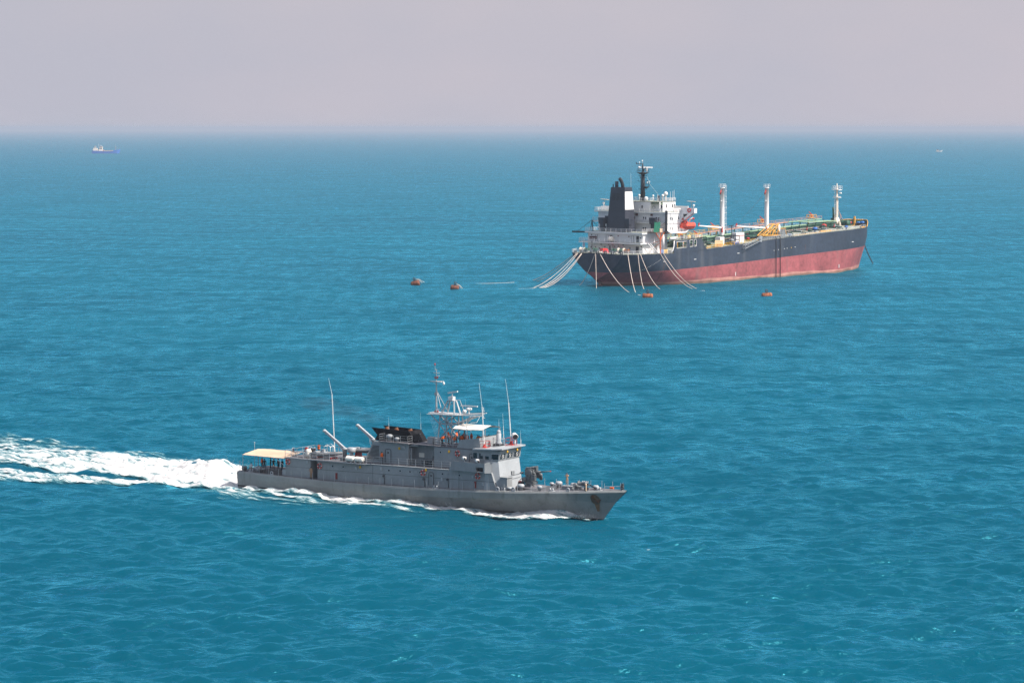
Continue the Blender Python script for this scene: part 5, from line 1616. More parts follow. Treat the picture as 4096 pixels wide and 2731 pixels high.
for pts in ([(16.5, -12.1, 17.94), (8.6, -12.1, 17.94), (8.6, 12.5, 17.94), (16, 12.5, 17.94)], [(9.5, -12.5, 14.54), (7.3, -12.5, 14.54), (7.3, 14.1, 14.54), (15, 14.1, 14.54)]):
    q = MB(); q.rail(pts, 1.15, 3, 2.3, .055); q.build("railing", TWHITE, tk)
q = MB()
q.rail([(x, -tb(x, 11) + .15, tz(x)) for x in (20, 12, 5, 0)] + [(-.15, -11, 10.95), (-.15, 0, 11), (-.15, 11, 10.95)] + [(x, tb(x, 11) - .15, tz(x)) for x in (5, 12, 20)], 1.15, 3, 2.2, .055)
q.build("railing", TWHITE, tk)

# doors, vents, fittings on the after walls
for y, z, w in ((3.6, 14.5, .9), (1.9, 14.5, .9), (-7.3, 14.5, .9), (-9.5, 14.5, .9), (2.0, 11.0, 1.0), (-9.4, 11.0, 1.1), (8.3, 14.5, .8)):
    q = MB(); dark = (y in (1.9, -9.5, 2.0, -9.4)); q.box(PX - .06, PX + .02, y - w / 2, y + w / 2, z + .15, z + 2.2); dr_ = q.build("door", BLACK if dark else TWHITE, tk)
    q = MB(); q.path([(PX - .07, y - w / 2 - .06, z + .1), (PX - .07, y - w / 2 - .06, z + 2.26), (PX - .07, y + w / 2 + .06, z + 2.26), (PX - .07, y + w / 2 + .06, z + .1)], .06, 4); q.build("door_frame", DKGREY, dr_)
for y, z, w, h_ in ((9.7, 15.2, 3.2, 1.0),):
    q = MB(); q.box(PX - .25, PX, y - w / 2, y + w / 2, z, z + h_); q.build("red_locker", MAROON, tk)
for k, (y, z) in enumerate(((6.2, 13.5), (3.0, 13.5), (-3.4, 13.55), (-12 + .9, 13.3), (4.6, 12.8), (8.6, 12.6), (10.6, 12.5), (-1.2, 16.6), (10.4, 16.7), (-5.8, 16.5), (-10.7, 16.2), (6.9, 12.2), (-6.3, 12.6), (.4, 13.0))):
    q = MB(); q.smooth = True; q.lathe((PX - .1, y, z), [(.2, -.1), (.2, .1)], 8, 'x'); q.build("wall_lamp" if k % 3 else "porthole", MAROON if k % 2 else BLACK, tk)
q = MB(); q.smooth = True; q.lathe((8.4, 1.1, 15.55), [(.3, -.95), (.85, -.8), (.95, -.4), (.95, .5), (.75, .75), (.2, .85)], 14, 'y'); q.tube((8.4, 1.1, 14.5), (8.4, 1.1, 15), .4); tkd = q.build("white_tank", CANVASW, tk)
q = MB(); q.tube((8.3, -5.2, 13.4), (8.3, 3.2, 13.4), .1); q.build("awning_spar", TWHITE, tk)
for y in (1.4, -1.1):
    q = MB(); q.box(PX - .7, PX + .02, y - .2, y + .2, 10.9, 14.1); q.build("casing_pipe", TWHITE, tk)

# mooring winches on the poop
wi = ((3.6, 7.6, TGREEN, .75, 1.5), (3.9, 9.7, ROPE, .8, 2.0), (4.3, 4.6, TGREEN, .8, 1.2), (6.0, -2.3, TGREEN, .75, 1.4), (6.0, -4.2, ROPE, .85, .35), (6.0, -5.3, TGREEN, .75, .9), (6.0, -6.5, ROPE, .85, .35), (6.0, -7.8, RUST, .75, 1.6), (5.6, 2.0, TGREEN, .9, .6))
for x, y, m_, r_, w_ in wi:
    q = MB(); q.smooth = True; q.lathe((x, y, 11.05 + r_), [(r_, -w_ / 2), (r_ * 1.05, -w_ / 2 + .08), (r_ * .75, -w_ / 2 + .12), (r_ * .75, w_ / 2 - .12), (r_ * 1.05, w_ / 2 - .08), (r_, w_ / 2)], 14, 'y'); q.build("winch_drum", m_, tk)
q = MB(); q.box(3.2, 5.4, .2, 1.6, 11, 12.5); q.hexa([(3.4, -1.3, 11), (4.4, -1.3, 11), (4.4, .1, 11), (3.4, .1, 11), (3.5, -1.1, 12.1), (4.2, -1.1, 12.3), (4.2, 0, 12.3), (3.5, 0, 12.1)]); q.build("winch_cover", paint("bright_red_cover", (0.72, 0.03, 0.03), 0.6, 0.1, 1.0), tk)
q = MB(); q.smooth = True
for x, y, s_2 in ((1.2, .6, .7), (1.5, -.2, .55), (1.0, 4.4, .5), (1.4, -6.9, .5), (1.3, -9.2, .5)):
    q.ball((x, y, 11.35), s_2, 10, 6, (1, 1.2, .6))
    ob_ = q.build("rope_coil", ROPE, tk); q = MB(); q.smooth = True
for y in (-10, -6.2, -3.2, 0.2, 3, 7, 10):
    q = MB(); q.smooth = True; q.lathe((.35, y - .3, 10.9), [(.3, 0), (.22, .1), (.22, .75), (.32, .85)], 10); q.lathe((.35, y + .5, 10.9), [(.3, 0), (.22, .1), (.22, .75), (.32, .85)], 10); q.build("mooring_bitts", BLACK, tk)
q = MB()
q.tube((1.4, 3.6, 11), (1.4, 3.6, 15.2), .09); q.tube((1.4, 3.3, 13.6), (1.4, 3.9, 13.6), .07); q.tube((1.4, 3.2, 12.4), (1.4, 3.6, 12.4), .07); q.tube((1.4, 3.2, 14.6), (1.4, 4.0, 14.6), .06); q.build("stern_light_mast", BLACK, tk)
q = MB(); q.tube((0.3, 6.6, 10.9), (.3, 6.75, 14.9), .06); fs = q.build("ensign_staff", TWHITE, tk)
q = MB()
for k, (mi, w_) in enumerate(((0, .15), (1, .15), (2, .3), (1, .15), (0, .15))):
    q.mi = mi
    o0 = sum((.15, .15, .3, .15, .15)[:k])
    vs_ = []
    for i in range(5):
        for t_ in (o0, o0 + w_):
            vs_.append((.35 + .1 * math.sin(i * 1.4), 6.68 - t_ * .75 - .05 * i, 14.8 - i * .42 - t_ * .35))
    q.add(vs_, [(2 * i, 2 * i + 1, 2 * i + 3, 2 * i + 2) for i in range(4)])
fl2 = q.build("ensign", [REDC, WHITEC, NAVYC]); tag(fl2, "small red, white and blue flag hanging limp from the tanker's stern staff", "flag"); fl2.location = from_ship(TSHIP, 0, 0, 0); fl2.rotation_euler = (0, 0, TSHIP[2])

# funnel
fb = [(10.6, -3.3), (16.3, -3.3), (16.3, 4.8), (10.6, 4.8)]; ft = [(11.6, -2.3), (15.5, -2.3), (15.5, 3.7), (11.6, 3.7)]
q = MB(); q.prism([(x, y, 17.6) for x, y in fb], [(x, y, 32.9) for x, y in ft]); fn_ = q.build("funnel", TFUN, tk)
def fpt(u, z, o=.03):     # point on the starboard face of the funnel; u 0..1 aft to forward
    t = (z - 17.6) / (32.9 - 17.6)
    return Vector(((10.6 + t) + u * ((16.3 - .8 * t) - (10.6 + t)), -3.3 + t - o, z))
q = MB(); P_ = [fpt(.005, 25.4), fpt(.995, 25.4), fpt(.995, 31.45), fpt(.005, 31.45)]; q.prism(P_, [p + Vector((0, .06, 0)) for p in P_]); q.build("white_band", paint("funnel_white", (.80, .79, .77), .5, .03, .5), fn_)
for sgz in (0,):
    q = MB()
    for k in range(9):
        for yc in (.35, 2.05):
            z = 28.6 + k * .27; t = (z - 17.6) / 15.3
            q.box(10.6 + t - .06, 10.6 + t + .04, yc - .75, yc + .75, z, z + .16)
    q.build("funnel_louvre", BLACK, fn_)
q = MB(); q.smooth = True; q.path([(13.6, .2, 32.6), (13.6, .2, 33.6), (13.3, .35, 34.6), (12.9, .6, 35.5), (12.5, .75, 35.9)], [.62, .6, .58, .62, .55], 10); q.build("exhaust_pipe", BLACK, fn_)
q = MB(); q.smooth = True; q.tube((12.6, 2.0, 32.7), (12.6, 2.0, 34.9), .6, .6, 12); q.tube((12.2, 3.2, 32.7), (12.2, 3.2, 34.0), .2, .2, 8); q.build("exhaust_pipe", TFUN, fn_)
a = MB(); a.tube((15.3, -2.0, 32.8), (15.2, -2.0, 37.5), .04, .03, 4); a.build("whip_antenna", TWHITE, fn_)
# engine room ventilators beside the funnel
for x, y, hgt in ((9.9, -4.8, 4.6), (17.4, -9.6, 4.8), (9.8, 6.3, 4.7), (12.5, 5.6, 5.2)):
    q = MB(); q.hexa([(x, y - .7, 17.9), (x + 1.2, y - .7, 17.9), (x + 1.2, y + .7, 17.9), (x, y + .7, 17.9), (x, y - .7, 17.9 + hgt * .6), (x + 1.2, y - .7, 17.9 + hgt * .6), (x + 1.2, y + .7, 17.9 + hgt * .6), (x, y + .7, 17.9 + hgt * .6)])
    q.hexa([(x - .3, y - 1.0, 17.9 + hgt * .55), (x + 1.5, y - 1.0, 17.9 + hgt * .55), (x + 1.5, y + 1.0, 17.9 + hgt * .55), (x - .3, y + 1.0, 17.9 + hgt * .55), (x - .5, y - 1.1, 17.9 + hgt), (x + 1.5, y - 1.1, 17.9 + hgt), (x + 1.5, y + 1.1, 17.9 + hgt), (x - .5, y + 1.1, 17.9 + hgt)])
    q.build("ventilator", TFUN, tk)
# stern derrick on the port quarter
q = MB(); q.smooth = False
q.tube((9.2, 9.8, 17.9), (9.2, 9.95, 21.8), .14); q.tube((8.9, 10.6, 17.9), (9.2, 9.95, 21.8), .12); q.tube((9.2, 9.3, 17.9), (9.2, 9.95, 21.8), .1); q.tube((9.2, 9.95, 21.7), (9.6, 5.5, 18.3), .05); q.tube((9.2, 9.95, 21.7), (9.6, 7.0, 18.4), .05)
dk_ = q.build("stern_derrick", BLACK, tk)
q = MB(); q.box(8.9, 9.3, 11.4, 18.6, 17.3, 17.85); q.build("derrick_boom", BLACK, dk_)
q = MB(); q.tube((9.2, 9.95, 21.8), (9.1, 16, 17.9), .07); q.build("derrick_stay", BLACK, dk_)

# accommodation block and bridge
AX = 18.4
q = MB(); q.box(AX, 28.2, -14.7, 14.7, 17.3, 24.4); q.build("accommodation_block", TWHITE, tk)
for z, a, y0, y1 in ((20.8, 17.4, -14.9, 16.6), (24.2, 17.6, -14.9, 15.9)):
    q = MB(); q.box(a, 28.3, y0, y1, z, z + .38); q.build("deck_slab", TWHITE, tk)
    q = MB(); q.box(a + .1, AX - .02 if z < 24 else 28.2, y0 + .1, y1 - .1, z + .37, z + .42); q.build("deck_covering", TDECK, tk)
    q = MB(); q.rail([(a + .1, y0 + .1, z + .4), (a + .1, y1 - .1, z + .4), (AX if z < 24 else 26, y1 - .1, z + .4)], 1.15, 3, 2.2, .055)
    q.build("railing", TWHITE, tk)
q = MB(); q.box(20.0, 29.2, -6.7, 8.8, 24.55, 27.95); q.box(22.1, 29.2, -10.4, -6.69, 24.55, 27.95); q.build("wheelhouse", TWHITE, tk)
q = MB(); q.box(19.9, 29.3, -10.5, 8.9, 27.93, 28.05); q.build("monkey_island", TDECK, tk)
q = MB(); q.rail([(22, -10.4, 28.05), (29.2, -10.4, 28.05), (29.2, 8.8, 28.05), (20, 8.8, 28.05), (20, -6.6, 28.05), (22, -6.7, 28.05), (22, -10.4, 28.05)], 1.15, 3, 2.0, .055); q.build("railing", TWHITE, tk)
q = MB(); q.smooth = True
q.prism([(20.6, -10.4, 27.4), (20.6, -8.55, 27.75), (20.6, -6.7, 27.4), (20.6, -6.7, 27.25), (20.6, -8.55, 27.6), (20.6, -10.4, 27.25)], [(22.2, -10.4, 27.4), (22.2, -8.55, 27.75), (22.2, -6.7, 27.4), (22.2, -6.7, 27.25), (22.2, -8.55, 27.6), (22.2, -10.4, 27.25)]); q.build("door_canopy", TPALEG, tk)
q = MB(); q.smooth = True; q.lathe((21.9, -9.6, 26.2), [(.02, 0), (.45, .05), (.62, .14)], 14, 'x'); q.build("dark_dish", TFUN, tk)
q = MB(); q.path([(20.7, -7.6 + .6 * math.cos(a), 26.0 + .5 * math.sin(a)) for a in np.linspace(0, 2 * math.pi, 13)], .05, 4); q.build("hose_reel", BLACK, tk)
for sg in (-1, 1):
    q = MB()
    q.yz([(sg * 14.6, 25.9), (sg * 20.3, 25.85), (sg * 20.3, 24.25), (sg * 19.6, 24.2), (sg * 14.6, 20.9)], 26.5, 26.7)
    q.yz([(sg * 14.6, 25.9), (sg * 20.3, 25.85), (sg * 20.3, 24.25), (sg * 19.6, 24.2), (sg * 14.6, 20.9)], 28.0, 28.2)
    y0, y1 = sorted((sg * 14.6, sg * 20.25)); q.box(26.7, 28.0, y0, y1, 24.5, 24.7)
    y0, y1 = sorted((sg * 20.3, sg * 20.2)); q.box(26.5, 28.2, y0, y1, 24.22, 25.87)
    q.prism([(26.7, sg * 19.6, 24.25), (28.0, sg * 19.6, 24.25), (28.0, sg * 14.6, 20.95), (26.7, sg * 14.6, 20.95)], [(26.7, sg * 19.6, 24.33), (28.0, sg * 19.6, 24.33), (28.0, sg * 14.6, 21.03), (26.7, sg * 14.6, 21.03)])
    wg = q.build("bridge_wing", TWHITE, tk)
    q = MB(); q.yz([(sg * 15.8, 23.9), (sg * 17.6, 23.95), (sg * 15.9, 22.9)] if sg > 0 else [(-15.8, 23.9), (-15.9, 22.6), (-17.7, 23.9)], 26.44, 26.52); q.build("wing_hole_shade", BLACK, wg)  # hole not cut: black plate painted as the shade within it
    q = MB(); y0, y1 = sorted((sg * 8.5, sg * 16.5)); q.box(28.3, 28.5, y0, y1, 25.6, 26.5); q.build("wind_screen", TWHITE, wg)
    q = MB(); q.tube((26.9, sg * 18.8, 25.8), (26.9, sg * 18.8, 28.0), .08); q.hexa([(26.4, sg * 18.8 - 1.6, 28.0), (27.4, sg * 18.8 - 1.6, 28.0), (27.4, sg * 18.8 + 1.6, 28.2), (26.4, sg * 18.8 + 1.6, 28.2), (26.4, sg * 18.8 - 1.6, 28.1), (27.4, sg * 18.8 - 1.6, 28.1), (27.4, sg * 18.8 + 1.6, 28.3), (26.4, sg * 18.8 + 1.6, 28.3)])
    q.build("wing_canopy", CANVAS, wg)
    q = MB(); q.smooth = True; q.ball((27.2, sg * 19.6, 26.8), .42); q.tube((27.2, sg * 19.6, 25.8), (27.2, sg * 19.6, 26.5), .12); q.build("antenna_dome", TWHITE, wg)
lb = MB(); lb.torus((0, 0, 0), .6, .18, 'x', 16, 6); o_ = lb.build("lifebuoy", paint("lifebuoy_orange_red", (.75, .06, .04), .5, .05, 1)); tag(o_, "orange lifebuoy on the tanker's starboard bridge wing", "lifebuoy"); onship(TSHIP, o_, 26.35, -18.3, 25.2)
# windows of the block
for y in (-11.6, -10.7, -6.0, -5.1, -1.2, -.3, 10.5, 11.4):
    for z in (18.9, 22.4):
        window(tk, (AX - .02, y, z), (0, -1, 0), (0, 0, 1), .55, .95, .06, .05, TWHITE, GLASS)
for x in (20.6, 21.8, 25.2):
    for z in (19.0, 22.5):
        window(tk, (x, -14.72, z), (1, 0, 0), (0, 0, 1), .45, .9, .06, .05, TWHITE, GLASS)
for y, z in ((-3.2, 26.2), (2.6, 26.2), (6.5, 26.2)):
    window(tk, (19.98, y, z), (0, -1, 0), (0, 0, 1), .6, .95, .06, .05, TWHITE, GLASS)
for x in (24.0, 27.4, 28.5):
    window(tk, (x, -10.42, 26.5), (1, 0, 0), (0, 0, 1), .6, 1.1, .06, .05, TWHITE, GLASS)
for y in np.arange(-9.4, 8.6, 1.5):
    window(tk, (29.22, y, 26.6), (0, 1, 0), (0, 0, 1), 1.1, 1.0, .08, .05, TWHITE, GLASS)
for y, z, w, h_ in ((-2.2, 23.2, .9, .9), (-8.6, 23.3, .7, .6), (-11.8, 21.7, .8, .8), (8.6, 25.3, .7, .6)):
    q = MB(); q.box(AX - .35 if z < 24.4 else 19.7, AX if z < 24.4 else 20.0, y - w / 2, y + w / 2, z, z + h_); q.build("fire_locker", MAROON, tk)
q = MB()
for x0, z0, x1, z1 in ((20.6, 24.4, 22.6, 21.2), (20.6, 21.0, 22.8, 17.9)):
    for dy in (-14.9, -15.5):
        q.tube((x0, dy, z0), (x1, dy, z1), .07, n=4)
    for k in range(9):
        t = k / 8; q.tube((x0 + (x1 - x0) * t, -14.9, z0 + (z1 - z0) * t), (x0 + (x1 - x0) * t, -15.5, z0 + (z1 - z0) * t), .05, n=4)
q.build("side_ladder", TWHITE, tk)
q = MB(); q.smooth = True; q.path([(17.9, -12.4, 28.0), (17.9, -12.4, 21.0)], .16, 6); q.build("vertical_pipe", TWHITE, tk)
q = MB(); q.rail([(18.5, -14.75, 24.6), (26.4, -14.75, 24.6)], 1.15, 3, 1.9, .055); q.build("railing", TWHITE, tk)
q = MB(); q.box(22.4, 26.2, -14.92, -14.84, 24.75, 25.85); nb = q.build("name_board", TWHITE, tk)
cu = bpy.data.curves.new("board_lettering", 'FONT'); cu.body = "ECOL SEP"; cu.size = .78; cu.extrude = .01; cu.align_x = 'CENTER'
tx = bpy.data.objects.new("board_lettering_curve", cu); COL.objects.link(tx)
tme = bpy.data.meshes.new_from_object(tx.evaluated_get(bpy.context.evaluated_depsgraph_get())); bpy.data.objects.remove(tx)
tme.materials.clear(); tme.materials.append(paint("faded_lettering", (.36, .25, .23), .7, .05, 1))
tx = bpy.data.objects.new("board_lettering", tme); COL.objects.link(tx); tx.parent = nb; tx.location = (24.3, -14.94, 25.02); tx.rotation_euler = (R(90), 0, 0)
# lifeboat deck, davits
q = MB(); q.box(18.6, 27.5, -16.4, -14.6, 17.55, 17.95); q.hexa([(27.5, -16.4, 17.55), (29.5, -16.4, 18.9), (29.5, -14.6, 18.9), (27.5, -14.6, 17.55), (27.5, -16.4, 17.95), (29.5, -16.4, 19.1), (29.5, -14.6, 19.1), (27.5, -14.6, 17.95)]); q.build("lifeboat_deck", TWHITE, tk)
q = MB(); q.rail([(18.7, -16.3, 17.95), (27.4, -16.3, 17.95)], 1.1, 3, 1.6, .05); q.build("railing", TWHITE, tk)
for x in (26.3, 32.1):
    q = MB(); q.path([(x - .6, -13.0, 15.3), (x - .3, -13.2, 19.5), (x, -14.6, 22.0), (x + .15, -15.6, 22.4)], .28, 6); q.path([(x + .6, -12.0, 15.3), (x, -14.3, 21.6)], .16, 5); dv = q.build("davit", TWHITE, tk)
    q = MB(); q.smooth = True; q.lathe((x + .15, -15.7, 22.2), [(.35, -.25), (.4, 0), (.35, .25)], 8, 'y'); q.tube((x + .15, -15.8, 22.1), (x + .15, -15.5, 20.8), .05); q.build("davit_head", RED, dv)
t = thing("lifeboat", "orange enclosed lifeboat hanging in davits beside the tanker's accommodation", "lifeboat")
q = MB(); q.smooth = True
sect = []
for i, (x, b, z0, z1) in enumerate(((-3.6, .25, -.2, .5), (-3.3, .9, -.9, .9), (-2.2, 1.35, -1.3, 1.0), (0, 1.5, -1.45, 1.05), (2.2, 1.35, -1.3, 1.1), (3.3, .85, -.8, 1.05), (3.75, .2, .0, .8))):
    sect.append([(x, b * math.cos(a), (z1 if math.sin(a) > 0 else -z0) * math.sin(a)) for a in np.linspace(0, 2 * math.pi, 15)[:-1]])
n = 14; vs_ = [p for s_2 in sect for p in s_2]
q.add(vs_, [(i * n + k, i * n + (k + 1) % n, (i + 1) * n + (k + 1) % n, (i + 1) * n + k) for i in range(len(sect) - 1) for k in range(n)] + [tuple(range(n - 1, -1, -1)), tuple((len(sect) - 1) * n + k for k in range(n))])
q.build("hull", LBORANGE, t)
q = MB(); q.smooth = True; q.hexa([(-2.9, -.95, .6), (-.9, -.95, .8), (-.9, .95, .8), (-2.9, .95, .6), (-2.6, -.75, 1.75), (-1.2, -.75, 1.75), (-1.2, .75, 1.75), (-2.6, .75, 1.75)]); q.build("conning_position", LBORANGE, t, bevel=.12)
q = MB(); q.box(-2.75, -2.6, -.5, .5, 1.0, 1.5); q.box(-2.2, -1.6, -.93, -.85, 1.05, 1.45); q.build("window", GLASS, t)
q = MB(); q.path([(-3.5, -.5, -.15), (-2.2, -1.42, -.2), (0, -1.56, -.2), (2.2, -1.42, -.15), (3.5, -.6, 0)], .07, 5); q.build("rubbing_strake", DKGREY, t)
onship(TSHIP, t, 29.2, -15.7, 19.85)
# hose crane, orange platform, net
q = MB(); q.box(17.7, 18.3, -15.4, -14.8, 17.4, 25.2); q.box(17.4, 17.7, -15.2, -15.0, 19, 22.8); q.tube((17.8, -15, 19.8), (13.8, -13.8, 18.6), .1); q.tube((17.8, -15, 21.5), (13.8, -13.8, 18.8), .07); q.box(17.2, 18.6, -15.7, -14.5, 17.4, 18.3); q.build("stores_crane", BLACK, tk)
q = MB(); q.box(11.6, 16.6, -15.6, -12.2, 17.9, 18.1); pf_ = q.build("side_platform", RUST, tk)
q = MB()
q.tube((14.4, -15.4, 10.9), (14.4, -15.4, 15.6), .24); q.tube((14.4, -15.4, 15.4), (11.9, -15.4, 17.9), .16); q.tube((14.4, -15.4, 15.4), (16.4, -15.4, 17.9), .16); q.tube((14.4, -15.4, 15.4), (14.4, -15.4, 17.9), .18)
q.tube((14.4, -15.4, 15.2), (14.4, -12.3, 14.4), .08); q.tube((14.4, -15.4, 14.6), (14.4, -12.3, 12.5), .08); q.build("platform_post", paint("orange_steel", (.62, .14, .05), .6, .15, .6), pf_)
q = MB(); vs_ = []
for i in range(7):
    for j in range(6):
        u, v = i / 6, j / 5
        vs_.append((12.2 - v * 1.0 + u * 3.0 + .15 * math.sin(3 * v), -14.6 + .2 * math.sin(4 * u + v) - .4 * v, 21.6 - 3.3 * v - .25 * math.sin(math.pi * u)))
q.smooth = True; q.add(vs_, [(i * 6 + j, i * 6 + j + 1, (i + 1) * 6 + j + 1, (i + 1) * 6 + j) for i in range(6) for j in range(5)]); q.add([(x, y + .03, z) for x, y, z in vs_], [(i * 6 + j, (i + 1) * 6 + j, (i + 1) * 6 + j + 1, i * 6 + j + 1) for i in range(6) for j in range(5)])
q.build("green_net", NETG, pf_)
q = MB(); q.box(14.2, 15.6, -15.3, -14.0, 18.1, 19.3); bx_ = q.build("crate", CANVAS); tag(bx_, "brown crate on the tanker's red side platform next to the green net", "crate"); bx_.location = from_ship(TSHIP, 0, 0, 0); bx_.rotation_euler = (0, 0, TSHIP[2])
q = MB(); q.path([(10.2, -13.4, 14.4), (12.7, -15.2, 10.9)], .14, 4); q.path([(10.2, -14.3, 14.4), (12.7, -16.0, 11.0)], .14, 4); q.build("gangway_ladder", TWHITE, tk)

# radar mast
q = MB(); q.smooth = True
q.tube((24.4, 0, 27.9), (24.4, 0, 38.0), .85, .58, 10); q.tube((24.4, 0, 38), (24.2, 0, 40.8), .25, .2, 8)
rm = q.build("radar_mast", BLACK, tk)
q = MB()
q.lathe((24.4, 0, 37.0), [(.7, 0), (2.1, .65), (2.1, .75)], 8); q.lathe((25.2, -.6, 32.3), [(.5, 0), (1.3, .5), (1.3, .6)], 8)
q.build("mast_platform", BLACK, rm)
q = MB(); q.torus((24.4, 0, 38.9), 2.05, .06, 'z', 12, 4); q.torus((24.4, 0, 38.3), 2.05, .05, 'z', 12, 4); q.torus((25.2, -.6, 34.0), 1.25, .05, 'z', 10, 4)
for a in np.linspace(0, 2 * math.pi, 9)[:-1]:
    q.tube((24.4 + 2.05 * math.cos(a), 2.05 * math.sin(a), 37.7), (24.4 + 2.05 * math.cos(a), 2.05 * math.sin(a), 38.9), .05, n=4); q.tube((25.2 + 1.25 * math.cos(a), -.6 + 1.25 * math.sin(a), 32.9), (25.2 + 1.25 * math.cos(a), -.6 + 1.25 * math.sin(a), 34.0), .05, n=4)
q.build("mast_railing", BLACK, rm)
q = MB()
for z, w in ((36.6, 1.7), (35.9, 1.2), (34.75, 2.1), (32.0, 1.7), (30.5, 1.0)):
    q.tube((24.4, w, z), (24.4, -w, z + .02), .08, n=5); q.tube((24.4, w, z), (24.4, w, z + .35), .1, n=5); q.tube((24.4, -w, z), (24.4, -w, z + .35), .1, n=5)
q.tube((24.2, 0, 40.6), (22.2, 1.2, 40.7), .12, n=5); q.tube((22.3, 1.2, 40.6), (22.3, 1.2, 41.2), .14, n=5); q.tube((24.2, 0, 38), (25.4, -.6, 39.6), .15, n=5)
q.tube((23.7, .5, 28), (23.7, .5, 37), .05, n=4)
q.build("mast_arm", BLACK, rm)
q = MB(); q.hexa([(23.6, .6, 39.3), (27.2, -2.0, 39.2), (27.4, -1.8, 39.2), (23.8, .8, 39.3), (23.6, .6, 39.75), (27.2, -2.0, 39.65), (27.4, -1.8, 39.65), (23.8, .8, 39.75)]); q.tube((25.6, -.7, 38), (25.6, -.7, 39.3), .3, .25, 8); q.build("radar_scanner", TWHITE, rm)
for x, y, z, r_ in ((24.0, 0, 41.7, .28), (23.2, .6, 41.2, .2), (23.1, .7, 39.5, .35), (25.6, -.9, 34.3, .25), (26.2, -1.4, 34.6, .22)):
    q = MB(); q.smooth = True; q.ball((x, y, z), r_, 8, 6); q.tube((x, y, z - 1.2 if z > 40 else z - .6), (x, y, z), .06); q.build("mast_lamp", TWHITE, rm)
for x, y, z, r_, hs in ((20.8, -4.2, 28.9, .75, .5), (26.8, -8.0, 30.55, .75, 2.2), (25.6, -7.6, 29.9, .5, 1.5), (21.4, -.8, 30.0, .38, 1.8), (22.4, -6.0, 29.95, .36, 1.8)):
    q = MB(); q.smooth = True; q.ball((x, y, z), r_, 12, 8, (1, 1, 1.05)); q.tube((x, y, z - hs), (x, y, z - r_ * .6), r_ * .35 if hs > 1 else r_ * .9, None, 8); q.build("satellite_dome", WHITE, tk)
q = MB()
for x, y, z in ((27.4, -9.5, 31.3), (28.4, -9.8, 31.5), (29.0, -9.9, 31.9), (22.3, -8.0, 30.5), (20.2, 1.8, 31.2)):
    q = MB(); q.tube((x, y, 28), (x, y, z), .09, .06, 5); q.build("whip_antenna", TWHITE, tk)
q = MB(); q.box(23.6, 24.4, -7.4, -6.8, 28.05, 30); q.build("signal_box", TFUN, tk)
q = MB(); q.tube((25.8, -6.5, 29.4), (24.6, -2.6, 34), .03, n=4); q.tube((24.6, -2.6, 34), (24.4, -1.5, 37), .03, n=4); q.build("mast_stay", ROPE, tk)
q = MB(); q.smooth = True; q.tube((19.6, -15.4, 15.7), (23.5, -15.2, 15.9), .5, .5, 10); q.tube((16.9, -14.6, 12.5), (16.9, -14.6, 17.2), .45, .45, 8); q.build("vent_pipe", TWHITE, tk)
for x, m_ in ((31.5, YELLOW), (33.6, TGREEN), (27.8, NAVYC)):
    q = MB(); q.smooth = True; q.lathe((x, -14.3, 15.3), [(.8, 0), (.8, .9), (.5, 1.3)], 10); q.build("winch", m_, tk)

# ------------------------------------------------ tanker cargo deck
TP = lambda x, y, dz=0: (x, y, tz(x) + dz)
# long pipe rack on the centreline
for k, (y, dz, r_, m_) in enumerate(((-3.2, .9, .32, TGREEN), (-2.2, .9, .32, TGREEN), (-1.1, .95, .40, TGREEN), (.2, .95, .40, TPALEG), (1.4, .9, .32, TGREEN), (2.4, .9, .30, TGREEN), (-2.6, 1.8, .26, TGREEN), (-.6, 1.85, .28, TPALEG), (1.0, 1.8, .26, TGREEN))):
    q = MB(); q.path([TP(x, y, dz) for x in (39, 55, 75, 95, 115, 139)], r_, 8); q.build("cargo_pipe", m_, tk)
for x in np.arange(40, 140, 5.2):
    q = MB(); q.box(x, x + .35, -4.0, 3.2, tz(x) - .1, tz(x) + .55); q.box(x, x + .3, -4.0, -3.7, tz(x), tz(x) + 2.4); q.box(x, x + .3, 2.9, 3.2, tz(x), tz(x) + 3.0); q.box(x, x + .3, -4.0, 3.2, tz(x) + 1.35, tz(x) + 1.6); q.build("pipe_support", TGREEN, tk)
# raised walkway
q = MB()
for x0, x1 in zip(np.arange(39, 138, 11), np.arange(50, 149, 11)):
    q.hexa([(x0, 3.2, tz(x0) + 2.9), (x1, 3.2, tz(x1) + 2.9), (x1, 4.9, tz(x1) + 2.9), (x0, 4.9, tz(x0) + 2.9), (x0, 3.2, tz(x0) + 3.15), (x1, 3.2, tz(x1) + 3.15), (x1, 4.9, tz(x1) + 3.15), (x0, 4.9, tz(x0) + 3.15)])
    wk = q.build("walkway", TPALEG if x0 < 60 or x0 > 110 else SALMON, tk); q = MB()
    r2 = MB(); r2.rail([(x0, 3.25, tz(x0) + 3.15), (x1, 3.25, tz(x1) + 3.15)], 1.1, 2, 2.6, .06); r2.build("walkway_rail", SALMON if x0 > 70 else YELLOW, wk)
for x0, x1, y in ((38.5, 60, 0.4),):
    q = MB(); q.hexa([(x0, -2.2, tz(x0) + 2.5), (x1, -2.2, tz(x1) + 2.4), (x1, 2.4, tz(x1) + 2.4), (x0, 2.4, tz(x0) + 2.5), (x0, -2.2, tz(x0) + 2.8), (x1, -2.2, tz(x1) + 2.7), (x1, 2.4, tz(x1) + 2.7), (x0, 2.4, tz(x0) + 2.8)]); q.build("pipe_cover", TPALEG, tk)
q = MB(); q.hexa([(122, -1.5, tz(122) + 2.6), (141, -1.5, tz(141) + 2.2), (141, 3.0, tz(141) + 2.2), (122, 3.0, tz(122) + 2.6), (122, -1.5, tz(122) + 2.85), (141, -1.5, tz(141) + 2.45), (141, 3.0, tz(141) + 2.45), (122, 3.0, tz(122) + 2.85)]); q.build("pipe_cover", TPALEG, tk)
